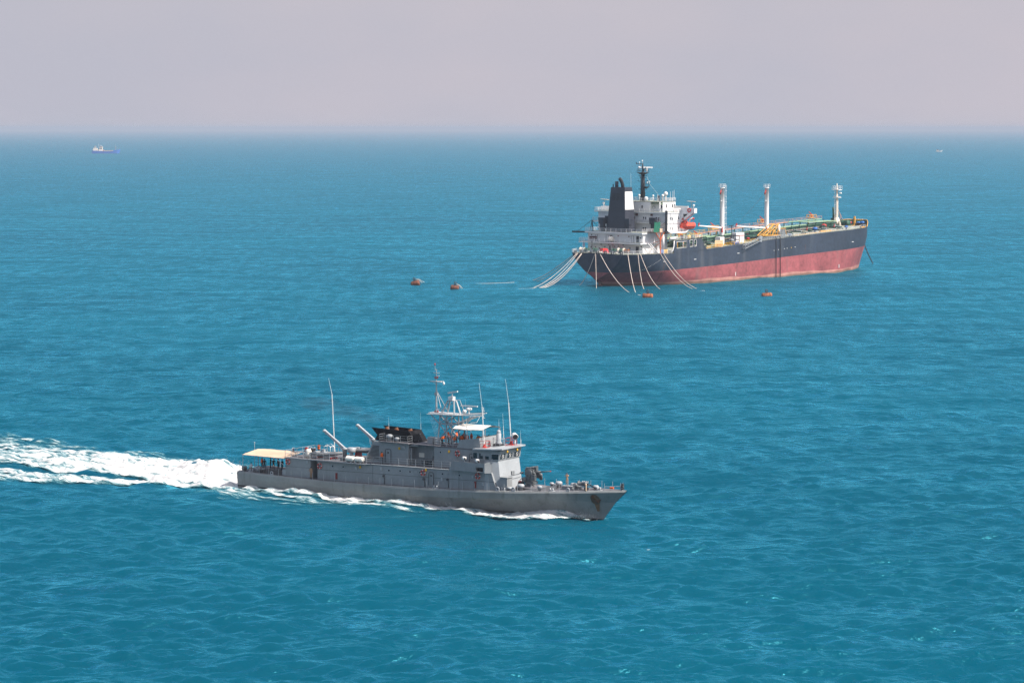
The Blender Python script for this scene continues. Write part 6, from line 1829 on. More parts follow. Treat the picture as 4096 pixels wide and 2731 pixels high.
# transverse branch pipes, valves, hatches along the deck
rp = random.Random(3)
for k in range(22):
    x = 42 + k * 4.4
    y1 = -rp.uniform(7, 13)
    q = MB(); q.path([TP(x, -3, .9), TP(x, y1, .7), TP(x, y1 - .6, .1)], .2, 6); q.build("branch_pipe", TGREEN if k % 3 else GREYL, tk)
    q = MB(); q.smooth = True; q.lathe(TP(x, y1 * .7, .55), [(.35, 0), (.35, .5), (.12, .55), (.12, 1.1), (.4, 1.12), (.4, 1.2)], 8); q.build("valve", (RED, GREYL, DKGREY, TGREEN)[k % 4], tk)
for k in range(14):
    x, y = 45 + k * 6.6, -rp.uniform(6, 12)
    q = MB(); q.smooth = True; q.lathe(TP(x, y, -.05), [(.8, 0), (.8, .8), (.9, .82), (.9, .95), (.1, 1.05)], 12); q.build("tank_hatch", (TDECK, TGREEN, GREYL)[k % 3], tk)
    q = MB(); q.smooth = True; q.lathe(TP(x + 3, 8 + rp.uniform(-2, 4), -.05), [(.8, 0), (.8, .8), (.9, .95), (.1, 1.05)], 12); q.build("tank_hatch", TGREEN, tk)
# low deck rails and pipes in the middle distance of the deck
for y, x0, x1, m_ in ((-5.2, 60, 128, SALMON), (-6.0, 84, 126, GREYL)):
    q = MB(); q.rail([TP(x, y) for x in np.arange(x0, x1, 8)], 1.1, 2, 2.7, .06); q.build("deck_railing", m_, tk)
for sg in (-1, 1):
    q = MB(); q.rail([TP(x, sg * (tb(x, 14) - .2)) for x in list(np.arange(40, 70, 6)) + [70]], 1.1, 2, 2.4, .055); q.build("railing", YELLOW, tk)
    q = MB(); q.rail([TP(x, sg * (tb(x, 15) - .2)) for x in np.arange(92, 149, 6)], 1.0, 2, 3.0, .04); q.build("railing", TWHITE, tk)
    q = MB(); q.rail([TP(x, sg * (tb(x, 14) - .2)) for x in (70.5, 80, 91)], 1.15, 3, 1.1, .09); q.build("railing", GREYL, tk)
q = MB(); q.path([TP(41, -14.3, .15), TP(46, -13.6, .15), TP(60, -12.2, .2)], .12, 5); q.path([TP(95, -13.5, .1), TP(125, -13, .1)], .1, 5); q.build("deck_pipe", OCHRE, tk)

# king posts with stowed derricks
for x, top, tipx, z0, z1, lad in ((67.4, 32.9, 53.4, 17.6, 18.7, True), (94.6, 32.35, 75.7, 16.65, 17.85, False)):
    q = MB(); q.smooth = True; q.lathe((x, -2, 0), [(.86, tz(x) - .2), (.84, tz(x) + 2), (.80, 24), (.76, top - 1.3), (.9, top - 1.25), (.9, top - 1.0)], 16)
    kp = q.build("king_post", TWHITE, tk)
    q = MB(); q.rail([(x - .85, -2.85, top - 1), (x + .85, -2.85, top - 1), (x + .85, -1.15, top - 1), (x - .85, -1.15, top - 1), (x - .85, -2.85, top - 1)], 1.2, 2, .9, .05); q.build("top_railing", TWHITE, kp)
    q = MB(); q.smooth = True; q.tube((x - .9, -2.1, top - 2.0), (x - 1.7, -2.3, top - 3.3), .2, .3, 6); q.build("block", RED, kp)
    q = MB(); q.smooth = True; q.tube((x - .8, -2.4, z0), (tipx, -2.0, z1), .34, .26, 10); q.build("derrick_boom", TWHITE, kp)
    q = MB(); q.tube((tipx, -2, z1 - .1), (tipx + .5, -2, z1 + 1.0), .25, .3, 6); q.tube((x - 1.1, -2.8, z0 - 1.6), (x - .9, -2.7, z0 + .3), .32, .25, 6); q.build("block", RED, kp)
    q = MB(); q.tube((x - 1.7, -2.2, top - 3.3), (tipx + (.6 if not lad else 13.2), -2.1, z1 + (.6 if not lad else -1)), .05, n=4); q.build("derrick_stay", DKGREY, kp)
    if lad:
        q = MB()
        for dx in (.95, 1.6):
            q.tube((x + dx, -2.6, 16), (x + dx, -2.6, top - .2), .05, n=4)
        for zz in np.arange(17, top, 1.95):
            q.torus((x + 1.3, -2.6, zz), .38, .045, 'z', 8, 4)
        q.build("ladder_cage", TWHITE, kp)
    q = MB(); q.smooth = True; q.ball((x - 1.2, -2.4, top - 5.8), .25, 8, 6); q.build("post_lamp", TWHITE, kp)
# foremast
q = MB(); q.smooth = True
q.lathe((143.2, 0, 0), [(1.0, tz(143) - .1), (.56, tz(143) + 3), (.5, 26.5), (.42, 27), (.38, 29.9), (.2, 30.0), (.16, 32.0)], 12)
q.prism([(141.7, -1.2, tz(142)), (144.9, -1.2, tz(144)), (144.9, 1.2, tz(144)), (141.7, 1.2, tz(142))], [(142.6, -.6, tz(143) + 3.4), (143.8, -.6, tz(143) + 3.4), (143.8, .6, tz(143) + 3.4), (142.6, .6, tz(143) + 3.4)])
fm_ = q.build("foremast", paint("foremast_cream", (.66, .57, .47), .6, .12, .5), tk)
q = MB(); q.box(142.0, 144.4, -1.5, 1.5, 29.45, 29.7); q.rail([(142.0, -1.5, 29.7), (144.4, -1.5, 29.7), (144.4, 1.5, 29.7), (142.0, 1.5, 29.7), (142.0, -1.5, 29.7)], 1.3, 2, 1.3, .055); q.box(142.2, 144.2, -1.3, 1.3, 26.6, 26.8); q.tube((143.2, -1.6, 27), (143.2, 1.6, 27), .1); q.tube((143.8, -.8, 28.3), (143.8, -1.6, 28.4), .3); q.build("mast_platform", TWHITE, fm_)
q = MB()
for z in np.arange(17.5, 30, .8):
    q.tube((142.2, -.35, z), (142.2, .35, z), .06, n=4)
q.tube((142.2, -.4, 17), (142.2, -.4, 30), .07, n=4); q.tube((142.2, .4, 17), (142.2, .4, 30), .07, n=4); q.build("mast_ladder", TWHITE, fm_)
# midships: yellow lifting frame, boxes, cabin, sign
q = MB()
for y in (-15.6, -13.4):
    q.tube((72.9, y, 15.0), (80.2, y + .4, 18.5), .16, n=5); q.tube((74.6, y, 14.9), (83.5, y + .4, 18.8), .16, n=5); q.tube((78.4, y, 14.8), (83.7, y + .4, 18.8), .14, n=5)
    q.tube((72.9, y, 15.0), (84.6, y, 14.75), .2, n=5); q.tube((80.0, y + .3, 18.4), (83.6, y + .4, 18.9), .16, n=5)
    for k in range(6):
        a_, b_2 = 74.4 + k * 1.5, 15.4 + k * .6
        q.tube((a_, y, 14.9), (a_ + 1.0, y + .2, b_2), .1, n=4)
for k in range(7):
    q.tube((73.5 + k * 1.5, -15.6, 15.2 + k * .5), (73.5 + k * 1.5, -13.4, 15.2 + k * .5), .1, n=4)
q.path([(79.5, -15.6, 14.9), (79.8, -15.5, 16.4), (80.6, -15.4, 16.8), (81.2, -15.4, 16.0), (81.2, -15.5, 14.9)], .16, 5); q.path([(82.3, -15.6, 14.9), (82.5, -15.5, 16.2), (83.2, -15.4, 16.6), (83.6, -15.4, 15.8)], .16, 5)
q.build("hose_frame", OCHRE, tk)
q = MB(); q.box(70.5, 92, -15.7, -15.3, 14.0, 14.3); q.box(71, 91, -12.6, -12.2, 13.5, 14.6); q.build("manifold_tray", BLACK, tk)
for k in range(8):
    x = 72 + k * 2.4
    q = MB(); q.path([TP(x, -4, 1.4), TP(x, -12.0, 1.3)], .34, 7); q.smooth = True; q.lathe(TP(x, -12.3, 1.3), [(.5, -.3), (.5, 0)], 10, 'y'); q.build("manifold_pipe", TGREEN, tk)
q = MB(); q.smooth = True; q.lathe((84.3, -14.6, 15.1), [(.55, 0), (.55, 3.4)], 8); q.build("white_column", TWHITE, tk)
for k in range(5):
    q = MB(); q.box(86.2 + k * .8, 86.5 + k * .8, -13.6, -13.3, tz(87), tz(87) + 3.2); q.build("support_frame", GREYL, tk)
q = MB(); q.box(86, 90, -13.7, -13.2, tz(87) + 3.1, tz(87) + 3.3); q.tube((89.6, -13.5, tz(89) + 3.1), (91.2, -13.5, tz(91)), .14); q.build("support_beam", OCHRE, tk)
q = MB(); q.box(61.6, 66.4, -12.4, -10.4, tz(63) - .1, tz(63) + 3.6); wb_ = q.build("white_store", TWHITE, tk)
cu = bpy.data.curves.new("sign_lettering", 'FONT'); cu.body = "NO SMOKING"; cu.size = .72; cu.extrude = .01; cu.align_x = 'CENTER'
tx = bpy.data.objects.new("sign_lettering_curve", cu); COL.objects.link(tx)
tme = bpy.data.meshes.new_from_object(tx.evaluated_get(bpy.context.evaluated_depsgraph_get())); bpy.data.objects.remove(tx)
tme.materials.clear(); tme.materials.append(paint("sign_red", (.7, .08, .09), .6, .05, 1))
tx = bpy.data.objects.new("sign_lettering", tme); COL.objects.link(tx); tx.parent = wb_; tx.location = (64.0, -12.43, tz(63) + 2.3); tx.rotation_euler = (R(90), 0, 0)
q = MB(); q.box(52.0, 54.4, -12.6, -10.4, tz(53) - .1, tz(53) + 2.9); q.build("white_cabin", TWHITE, tk)
q = MB(); q.prism([(52.5, -12.62, tz(53)), (53.7, -12.62, tz(53)), (53.7, -12.62, tz(53) + 1.7), (53.1, -12.62, tz(53) + 2.1), (52.5, -12.62, tz(53) + 1.7)], [(52.5, -12.5, tz(53)), (53.7, -12.5, tz(53)), (53.7, -12.5, tz(53) + 1.7), (53.1, -12.5, tz(53) + 2.1), (52.5, -12.5, tz(53) + 1.7)]); q.build("cabin_door", GREYL, tk)
q = MB()
for a_, b_2 in (((55.4, -14.6), (60.4, -14.6)), ((60.4, -14.6), (60.4, -12)), ((60.4, -12), (55.4, -12)), ((55.4, -12), (55.4, -14.6))):
    for dz in (.2, 1.5, 2.9):
        q.tube(TP(*a_, dz), TP(*b_2, dz), .13, n=4)
    q.tube(TP(*a_, 0), TP(*a_, 3), .14, n=4)
q.tube(TP(58.2, -13, 0), TP(58.2, -13, 6.6), .16, n=5); q.tube(TP(56.4, -13, 6.5), TP(59, -13, 6.5), .14, n=5)
q.build("gantry_frame", BLACK, tk)
q = MB(); q.smooth = True; q.lathe(TP(57.8, -13.2, .2), [(.5, 0), (1.1, .6), (1.1, 1.3), (.4, 1.8)], 10); q.build("grey_machine", GREYL, tk)
q = MB(); q.smooth = True; q.tube(TP(56.6, -15.0, .4), TP(59.4, -15.0, .4), .45, .45, 8); q.build("blue_hose", BLUE, tk)
q = MB(); q.box(45.0, 49.6, -15.55, -15.4, tz(47) + .1, tz(47) + 2.4); sg_ = q.build("notice_board", paint("cream_board", (.72, .48, .27), .7, .05, 1), tk)
for k in range(3):
    q = MB(); q.box(45.6, 49.0 - .5 * (k % 2), -15.57, -15.55, tz(47) + .6 + k * .6, tz(47) + .75 + k * .6); q.build("notice_line", SALMON, sg_)
for x, y, m_, r_ in ((39.8, -12.8, RED, .95), (112.5, -11.0, BLUE, .9), (129.5, -13.4, BLUE, .7), (156.0, -3.2, BLUE, .9), (155.0, -2.0, BLUE, .8), (126.6, -5.4, RED, 1.0), (150.5, -1.0, RED, .9), (71.0, -10.8, RED, .6), (90.2, -15.2, BLUE, .6)):
    q = MB(); q.smooth = True; q.lathe(TP(x, y), [(r_ * .5, 0), (r_ * .45, r_ * .9), (r_, r_ * 1.0), (r_ * 1.05, r_ * 1.7), (r_ * .5, r_ * 2.0)], 10); q.build("deck_vent", m_, tk)
# fire monitors on yellow platforms
for x, y in ((73, 6.0), (104, 6.5), (134, 5.2), (40.5, -4), (43, -9)):
    q = MB(); z = tz(x) + 3.6
    q.box(x - 1.9, x + 1.9, y - .9, y + .9, z, z + .22); q.rail([(x - 1.9, y - .9, z), (x + 1.9, y - .9, z)], 1.2, 1, 1.9, .12); q.rail([(x - 1.9, y + .9, z), (x + 1.9, y + .9, z)], 1.2, 1, 1.9, .12)
    for dx in (-1.7, 1.7):
        q.tube((x + dx, y, tz(x)), (x + dx, y, z), .14, n=4)
    fmn = q.build("monitor_platform", OCHRE, tk)
    q = MB(); q.smooth = True; q.tube((x, y, z + .2), (x, y, z + 1.3), .25, .2, 7); q.tube((x + .3, y, z + 1.2), (x - 1.3, y + .3, z + 2.3), .2, .16, 7); q.build("fire_monitor", RED, fmn)
# forecastle gear
for x, y, r_ in ((148.2, -.5, 1.25), (148.8, 3.4, 1.2), (150.4, 1.4, 1.0)):
    q = MB(); q.smooth = True; q.lathe(TP(x, y, r_), [(r_, -1.2), (r_ * .7, -1.0), (r_ * .7, 1.0), (r_, 1.2)], 12, 'y'); q.box(x - 1.2, x + 1.2, y - 1.7, y - 1.3, tz(x), tz(x) + 1.9); q.box(x - 1.2, x + 1.2, y + 1.3, y + 1.7, tz(x), tz(x) + 1.9); q.build("windlass", TGREEN, tk)
for x, y, r_, hh in ((146.3, 2.4, .8, 4.6), (145.4, 3.0, .35, 7.2), (146.9, 4.3, .6, 3.0)):
    q = MB(); q.smooth = True; q.lathe(TP(x, y), [(r_, 0), (r_, hh * .8), (r_ * 1.3, hh * .85), (r_ * 1.2, hh)], 10); q.build("vent_trunk", TGREEN, tk)
for x, y in ((150.2, -4.4), (152.6, -3.6), (143.6, -11.2), (147.4, -8.9)):
    q = MB(); q.smooth = True
    for dx in (-.55, .55):
        q.lathe(TP(x + dx, y), [(.4, 0), (.33, .15), (.33, 1.1), (.42, 1.25)], 8)
    q.box(x - 1.1, x + 1.1, y - .5, y + .5, tz(x), tz(x) + .25); q.build("bollard", BLACK, tk)
for x, y in ((150.0, -3.0), (152.3, -5.2), (142.0, -12.4), (154.2, -4.0), (117, -12.6)):
    q = MB(); q.box(x - 1.3, x + 1.3, y - .3, y + .3, tz(x), tz(x) + .35); q.build("roller_fairlead", OCHRE, tk)
q = MB(); q.box(112.5, 119.5, -13.6, -12.8, tz(116) - .02, tz(116) + .5); q.build("long_locker", OCHRE, tk)
for k in range(7):
    q = MB(); q.box(120 + k * .9, 120.7 + k * .9, -8.5 + .3 * k, -7.6 + .3 * k, tz(121), tz(121) + 1.0 + .4 * (k % 3)); q.build("deck_machine", (DKGREY, TGREEN)[k % 2], tk)
q = MB(); q.path([TP(149, -6.5, .1), TP(151, -5.8, .25), TP(153, -5.0, .15), TP(154.5, -4.2, .3)], .18, 5); q.build("mooring_line", ROPE, tk)
q = MB(); q.tube(TP(151.5, 3.5), TP(151.2, 4.0, 5.0), .16, n=5); q.tube(TP(153.2, 3.2, 1), TP(151.6, 5.5, 7), .08, n=4); q.build("bow_davit", SALMON, tk)
# accommodation ladder stowed on the side
q = MB()
a_, b_2 = Vector((60.2, -16.35, 10.9)), Vector((71.0, -16.2, 13.7))
for off in ((0, 0, 0), (0, 0, 1.1), (0, -.9, 0), (0, -.9, 1.1)):
    q.tube(a_ + Vector(off), b_2 + Vector(off), .09, n=4)
for k in range(19):
    p = a_.lerp(b_2, k / 18)
    q.tube(p, p + Vector((0, -.9, 0)), .07, n=4)
    if k % 3 == 0:
        q.tube(p, p + Vector((0, 0, 1.1)), .06, n=4); q.tube(p + Vector((0, -.9, 0)), p + Vector((0, -.9, 1.1)), .06, n=4)
q.box(70.6, 71.4, -16.4, -15.6, 12.9, 15.0)
q.build("accommodation_ladder", GREYL, tk)


# ================================================================== loose things round the tanker
def tank_thing(o, label, cat, group=None):
    tag(o, label, cat, group); o.location = from_ship(TSHIP, 0, 0, 0); o.rotation_euler = (0, 0, TSHIP[2]); return o
for x, lab in ((80.45, "after one of two dark hoses hanging down the tanker's side amidships"), (83.1, "forward one of two dark hoses hanging down the tanker's side amidships")):
    q = MB(); q.path([(x, -15.6, 14.6), (x, -16.25, 14.0), (x, -16.35, 8), (x, -16.35, -.6)], .12, 6); tank_thing(q.build("cargo_hose", BLACK), lab, "hose", "cargo hoses over the tanker's side")
for k, (x, m_, nm) in enumerate(((15.9, BLUE, "blue"), (16.9, BLUE, "blue"), (19.3, YELLOW, "yellow"), (18.3, YELLOW, "yellow"))):
    q = MB(); q.smooth = True; q.lathe((x, -14.6 + .2 * k, 10.85), [(.42, 0), (.45, .05), (.45, 1.2), (.42, 1.25)], 12)
    tank_thing(q.build("drum", m_), ("blue drum nearest the orange platform post" if k == 0 else "blue drum next to the yellow ones" if k == 1 else "yellow drum closest to the white bulwark end" if k == 2 else "yellow drum standing against a blue one"), "drum", "drums on the tanker's poop")
# four rusty mooring buoys
def buoy(label, wx, wy, rz, tilt, L_=4.2, r_=1.25, rope=False):
    rm_ = paint('buoy_dark_rust', (.15, .055, .035), .8, .5, .9) if rope else paint('buoy_rust', (.27, .085, .035), .8, .5, .9)
    t = thing("mooring_buoy", label, "buoy", (wx, wy, .25), rz, "rusty mooring buoys", tilt)
    q = MB(); q.smooth = True; q.lathe((0, 0, 0), [(.1, -L_ / 2), (r_ * .85, -L_ / 2 + .05), (r_, -L_ / 2 + .3), (r_, L_ / 2 - .3), (r_ * .85, L_ / 2 - .05), (.1, L_ / 2)], 18, 'x'); q.build("drum", rm_, t)
    for dx in (-L_ * .27, L_ * .27):
        q = MB(); q.lathe((dx, 0, 0), [(r_ + .02, -.12), (r_ + .06, -.1), (r_ + .06, .1), (r_ + .02, .12)], 18, 'x'); q.build("band", RUST, t)
    q = MB(); q.box(-.3, .3, -.3, .3, r_ - .1, r_ + .35); q.smooth = True; q.torus((0, 0, r_ + .65), .38, .14, 'y', 10, 6); q.build("mooring_hook", DKGREY, t)
    if rope:
        q = MB(); q.smooth = True; q.path([(.3, 0, r_ + .5), (1.5, .4, r_ + .1), (2.4, .6, .2), (3.0, .6, -.3)], .07, 5); q.path([(.3, 0, r_ + .5), (1.7, -.3, .9), (2.5, -.5, -.3)], .06, 5); q.build("rope_tail", ROPE, t)
    return t
buoy("tilted rusty buoy farthest from the tanker, ropes trailing on its right", -32.8, 830.5, R(-12), (R(4), R(-14)), 2.9, 1.05, True)
buoy("rusty buoy with a hook and pale rope, between the farthest buoy and the tanker", -18.9, 808.0, R(-10), (0, R(5)), 2.8, .95, True)
buoy("orange brown drum buoy with dark bands where the ropes end below the stern", 42.6, 767.5, R(-8), (0, R(2)), 3.3, .95)
buoy("orange brown drum buoy lying alone off the tanker's side", 80.3, 770.5, R(8), (0, R(-4)), 3.2, .95)
# mooring ropes
ROPEW = paint("pale_mooring_rope", (.60, .50, .43), .9, .15, .5)
def mrope(label, a, b, sag, r_=.095, tail=None, mat=ROPEW):
    A = from_ship(TSHIP, *a); B = Vector((b[0], b[1], -.25))
    pts = []
    for i in range(19):
        t = i / 18
        p = A.lerp(B, t); p.z = A.z * (1 - t) ** (1 + sag) + (-.25) * (1 - (1 - t) ** (1 + sag))
        pts.append(p)
    if not tail:
        dv_ = (B - A); dv_.z = 0; dv_.normalize()
        tail = [(B.x + dv_.x * k + .5 * math.sin(k * .9 + r_ * 40), B.y + dv_.y * k + .6 * math.cos(k * .7)) for k in (1.5, 3, 4.5, 6, 8)] if len(label) % 3 else None
    if tail:
        for x, y in tail:
            pts.append(Vector((x, y, -.12)))
    q = MB(); q.smooth = True; q.path(pts, r_, 5)
    return tag(q.build("mooring_rope", mat), label, "rope", "pale mooring ropes fanning from the tanker's stern")
mrope("uppermost of the ropes running off to the left of the stern", (-.4, 9.4, 10.9), (6.3, 853.5), .32, .12)
mrope("rope just below the uppermost one running off to the left", (-.4, 9.0, 10.9), (7.5, 850.5), .45, .12)
mrope("rope of the left bundle that ends midway, upper strand", (-.4, 8.6, 10.9), (6.4, 815.7), .5)
mrope("rope of the left bundle that ends midway, lower strand", (-.4, 8.2, 10.9), (8.0, 815.0), .68)
mrope("lowest thick strand of the left bundle ending nearest the camera", (-.4, 6.6, 10.9), (8.7, 813.4), .66, .12)
mrope("thin lowest strand twinned with the thick one on the left", (-.4, 6.4, 10.9), (9.6, 813.9), .8)
mrope("short rope sloping left from the middle of the stern", (-.4, .8, 10.9), (22.0, 823.7), .6, .11)
mrope("rope hanging straight down from the middle of the stern", (-.45, .5, 10.9), (28.0, 810.3), .02, .09)
mrope("thick rope running right from the stern to the near buoy", (-.4, -1.4, 10.9), (39.0, 785.0), .72, .125)
mrope("second rope reaching the near buoy below the stern", (1.2, -12.0, 10.9), (40.0, 786.5), .55, .11)
mrope("thin rope curving into the water under the tanker's quarter", (4.6, -13.6, 10.9), (43.8, 807.0), .9, .11)
mrope("rope from the quarter with a tail floating off to the right", (5.6, -13.9, 10.9), (49.7, 804.0), .8, .105, [(53, 803.4), (58, 801.0), (63, 799.0)])
mrope("rightmost pair of ropes from the poop, upper strand", (15.5, -15.9, 10.9), (62.6, 804.4), .8, .1, [(66, 803.2)])
mrope("rightmost pair of ropes from the poop, lower strand", (14.0, -15.8, 10.9), (61.4, 804.8), .95, .1)
q = MB(); q.smooth = True; q.path([(.8, 842, .0), (-3, 838, .02), (-8, 836.2, 0), (-13, 835.8, -.02)], .06, 5); tag(q.build("floating_rope", ROPEW), "pale rope end floating well to the left of the stern", "rope")
# anchor chain
A = from_ship(TSHIP, 160.4, -.6, 9.8); B = Vector((141.96, 960.9, -.5))
ch = MB(); ch.smooth = True
nl = 46
for i in range(nl):
    t0, t1 = i / nl, (i + 1.15) / nl
    p0, p1 = A.lerp(B, t0), A.lerp(B, t1)
    p0.z -= .5 * math.sin(math.pi * t0); p1.z -= .5 * math.sin(math.pi * min(1, t1))
    d = (p1 - p0).normalized(); s_2 = d.cross(Vector((0, 0, 1))).normalized() if i % 2 else d.cross(d.cross(Vector((0, 0, 1)))).normalized()
    c = (p0 + p1) / 2; l_ = (p1 - p0).length / 2
    ch.path([c + d * (l_ * math.cos(a)) + s_2 * (.22 * math.sin(a)) for a in np.linspace(0, 2 * math.pi, 9)], .09, 4)
tag(ch.build("anchor_chain", DKGREY), "dark anchor chain slanting from the tanker's bow into the sea", "chain")

# ================================================================== far ships
fsx, fsy = -868.0, 5079.0
t = thing("cargo_ship", "small blue cargo ship with pale deckhouse near the horizon", "cargo ship", (fsx, fsy, 0), R(2))
FBLUE = paint("blue_hull_paint", (.035, .19, .60), .5, .1, .1)
FCREAM = paint("cream_house_paint", (.86, .76, .66), .5, .08, .1)
L_ = 58
q = MB()
st_ = [(0, 4.2, 5.6), (3, 5, 5.4), (15, 5.2, 4.6), (30, 5.2, 4.3), (44, 5.0, 4.9), (45.5, 4.9, 6.4), (53, 3.4, 7.4), (58.5, .2, 8.6)]
vs_ = []
for x, b, z in st_:
    xb = x - (2.8 if x > 57 else (.8 if x > 50 else 0))
    vs_ += [(xb, -b * .85, -1), (x, -b, z), (x, b, z), (xb, b * .85, -1)]
q.add(vs_, [(i * 4 + k, (i + 1) * 4 + k, (i + 1) * 4 + (k + 1) % 4, i * 4 + (k + 1) % 4) for i in range(len(st_) - 1) for k in range(4)] + [(0, 1, 2, 3), (28, 31, 30, 29)])
q.build("hull", FBLUE, t)
q = MB(); q.box(2.5, 13, -4.4, 4.4, 4.8, 8.2); q.box(3, 11, -4, 4, 8.2, 11); q.build("poop_house", FCREAM, t)
q = MB(); q.box(14.5, 22, -4.2, 4.2, 4.5, 8); q.box(15, 21.5, -4, 4, 8, 11.5); q.box(16, 21.8, -4.4, 4.4, 11.5, 14.6); q.build("bridge_house", FCREAM, t)
q = MB(); q.box(21.8, 21.95, -3.8, 3.8, 12.6, 13.9); q.box(16.5, 21, -4.5, -4.41, 12.6, 13.8); q.box(15.5, 21, -4.05, -4.0, 9.0, 10.0); q.build("window", GLASS, t)
q = MB(); q.box(5, 8.5, -1.5, 1.5, 11, 15.5); q.build("funnel", GREYL, t)
q = MB(); q.box(25, 43, -4.2, 4.2, 4.3, 6.0); q.build("hatch_cover", CANVAS, t)
q = MB(); q.box(22.5, 25, -3, 3, 4.3, 7.0); q.build("deck_house", SALMON, t)
q = MB(); q.tube((14, 0, 11), (14, 0, 20), .25); q.tube((18.5, 0, 14.5), (18.5, 0, 17.5), .3); q.box(17.5, 19.5, -.5, .5, 16.2, 16.6); q.build("mast", WHITE, t)
q = MB(); q.tube((48, 0, 6.5), (48, 0, 19), .35, .2); q.tube((48, 0, 15.5), (55, 0, 8.5), .15); q.box(47, 49.2, -1.2, 1.2, 12, 13.4); q.tube((48, 0, 12), (49, 0, 7), .8, .4); q.build("foremast", GREYL, t)
q = MB(); q.rail([(1, -4, 5.6), (13, -4.8, 5.0)], 1.2, 2, 2.5, .12); q.build("railing", WHITE, t)
t = thing("fishing_boat", "tiny pale fishing boat by itself near the horizon on the other side", "boat", (930.9, 5397, 0), R(3))
q = MB()
st_ = [(0, 1.6, 1.9), (4, 2.0, 1.7), (9, 1.9, 1.9), (12.5, 1.1, 2.8), (15.2, .1, 4.2)]
vs_ = []
for x, b, z in st_:
    vs_ += [(x - (1.8 if x > 14 else 0), -b * .7, -.4), (x, -b, z), (x, b, z), (x - (1.8 if x > 14 else 0), b * .7, -.4)]
q.add(vs_, [(i * 4 + k, (i + 1) * 4 + k, (i + 1) * 4 + (k + 1) % 4, i * 4 + (k + 1) % 4) for i in range(len(st_) - 1) for k in range(4)] + [(0, 1, 2, 3), (16, 19, 18, 17)])
q.build("hull", WHITE, t)
q = MB(); q.box(1.5, 6.5, -1.4, 1.4, 1.7, 4.6); q.build("wheelhouse", WHITE, t)
q = MB(); q.box(.8, 7.3, -1.7, 1.7, 4.6, 4.9); q.tube((1.0, 0, 4.9), (1.0, 0, 7.5), .12); q.build("roof", MAROON, t)
q = MB(); q.box(6.5, 6.56, -1.1, 1.1, 3.2, 4.2); q.box(2.2, 5.8, -1.46, -1.4, 3.2, 4.2); q.build("window", GLASS, t)

# ================================================================== foam and wake
def vnoise(x, y, seed, sc):
    """cheap smooth value noise on arrays"""
    rs_ = np.random.RandomState(seed); tab = rs_.rand(256, 256)
    u, v = x / sc, y / sc
    i, j = np.floor(u).astype(int), np.floor(v).astype(int)
    f, g_ = u - i, v - j
    f = f * f * (3 - 2 * f); g_ = g_ * g_ * (3 - 2 * g_)
    t = lambda a, b: tab[a % 256, b % 256]
    return (t(i, j) * (1 - f) + t(i + 1, j) * f) * (1 - g_) + (t(i, j + 1) * (1 - f) + t(i + 1, j + 1) * f) * g_


def sstep(a, b, x):
    t = np.clip((x - a) / (b - a), 0, 1)
    return t * t * (3 - 2 * t)


def band(v, lo, hi, soft):
    return sstep(lo - soft, lo + soft, v) * (1 - sstep(hi - soft, hi + soft, v))


def foam_density(x, y):
    b = -x
    wob = (vnoise(x, y, 3, 7.0) - .5) * 4 + (vnoise(x, y, 4, 2.6) - .5) * 2.2
    hullw = np.interp(x, [t[0] for t in BW], [t[1] for t in BW])
    d = np.zeros_like(x)
    # churned core behind the transom
    far_ = np.clip((b - 12) / 50, 0, 1)
    core = band(y + wob * (.25 + .5 * far_), -5.4 - .07 * b, 6.0 + .14 * b, 1.0 + 2.4 * far_) * sstep(-.4, .6, b) * (1.24 - .52 * far_)
    d = np.maximum(d, core)
    # near arm spreading out from the quarter, with a dark trough inside it
    outer = -4.4 - .455 * b
    inner = np.maximum(-5.6 - .09 * np.clip(b - 14, 0, 99), outer + 1.2)
    arm = band(y + wob * .35, outer, inner, .8 + .05 * np.clip(b, 0, 40)) * sstep(-1, 3, b) * (1.25 - .012 * np.clip(b, 0, 50))
    d = np.maximum(d, arm)
    # thin open trough between the churned core and the near arm
    gap = np.exp(-((y + 6.3 + .05 * (b - 17) + wob * .2) / (.75 + .012 * b)) ** 2) * sstep(14, 19, b) * (1 - .6 * sstep(40, 60, b))
    d = d * (1 - .72 * gap)
    # far side streaks
    d = np.maximum(d, .62 * band(y + wob, 6 + .12 * b, 13 + .1 * b, 2.5) * sstep(6, 14, b))
    # wash along the sides
    ay = np.abs(y)
    off = ay - hullw
    inside = (x > -1) & (x < 62)
    w1 = np.interp(x, [0, 10, 20, 30, 40, 50, 56, 59, 61.5], [1.7, 2.0, 2.4, 2.2, 2.6, 4.0, 4.1, 1.7, .3])
    s1 = band(off + wob * .16, -.6, w1, .45) * np.interp(x, [0, 12, 22, 26, 36, 42, 46, 57, 60, 62], [.88, .98, 1.12, 1.0, 1.02, 1.06, 1.08, 1.0, .66, .25])
    s2 = band(off + wob * .22, 2.6, np.interp(x, [2, 12, 22, 33, 38], [6.5, 5.2, 5.2, 4.4, 3.0]), .9) * np.interp(x, [-2, 2, 14, 24, 34, 39], [.75, .80, .74, .86, .84, .2])
    s3 = .55 * band(off + wob * .4, 3, 9, 1.5) * np.interp(x, [-2, 3, 10, 16, 24, 27], [.9, 1.1, 1.0, .8, .6, .0])
    s4 = .62 * band(off + wob * .3, 1.2, 4.5, 1.0) * np.interp(x, [30, 36, 50, 56], [0, .8, .75, 0])
    d = np.maximum(d, np.where(inside, np.maximum(np.maximum(s1, s2), np.maximum(s3, s4)), 0))
    # stem curl
    d = np.maximum(d, .95 * np.exp(-((x - 60.6) / 1.6) ** 2 - ((ay - 1.9) / .55) ** 2))
    d = np.maximum(d, .72 * np.exp(-((x - 63.5) / 1.8) ** 2 - ((y - 1.6) / .9) ** 2))
    return d


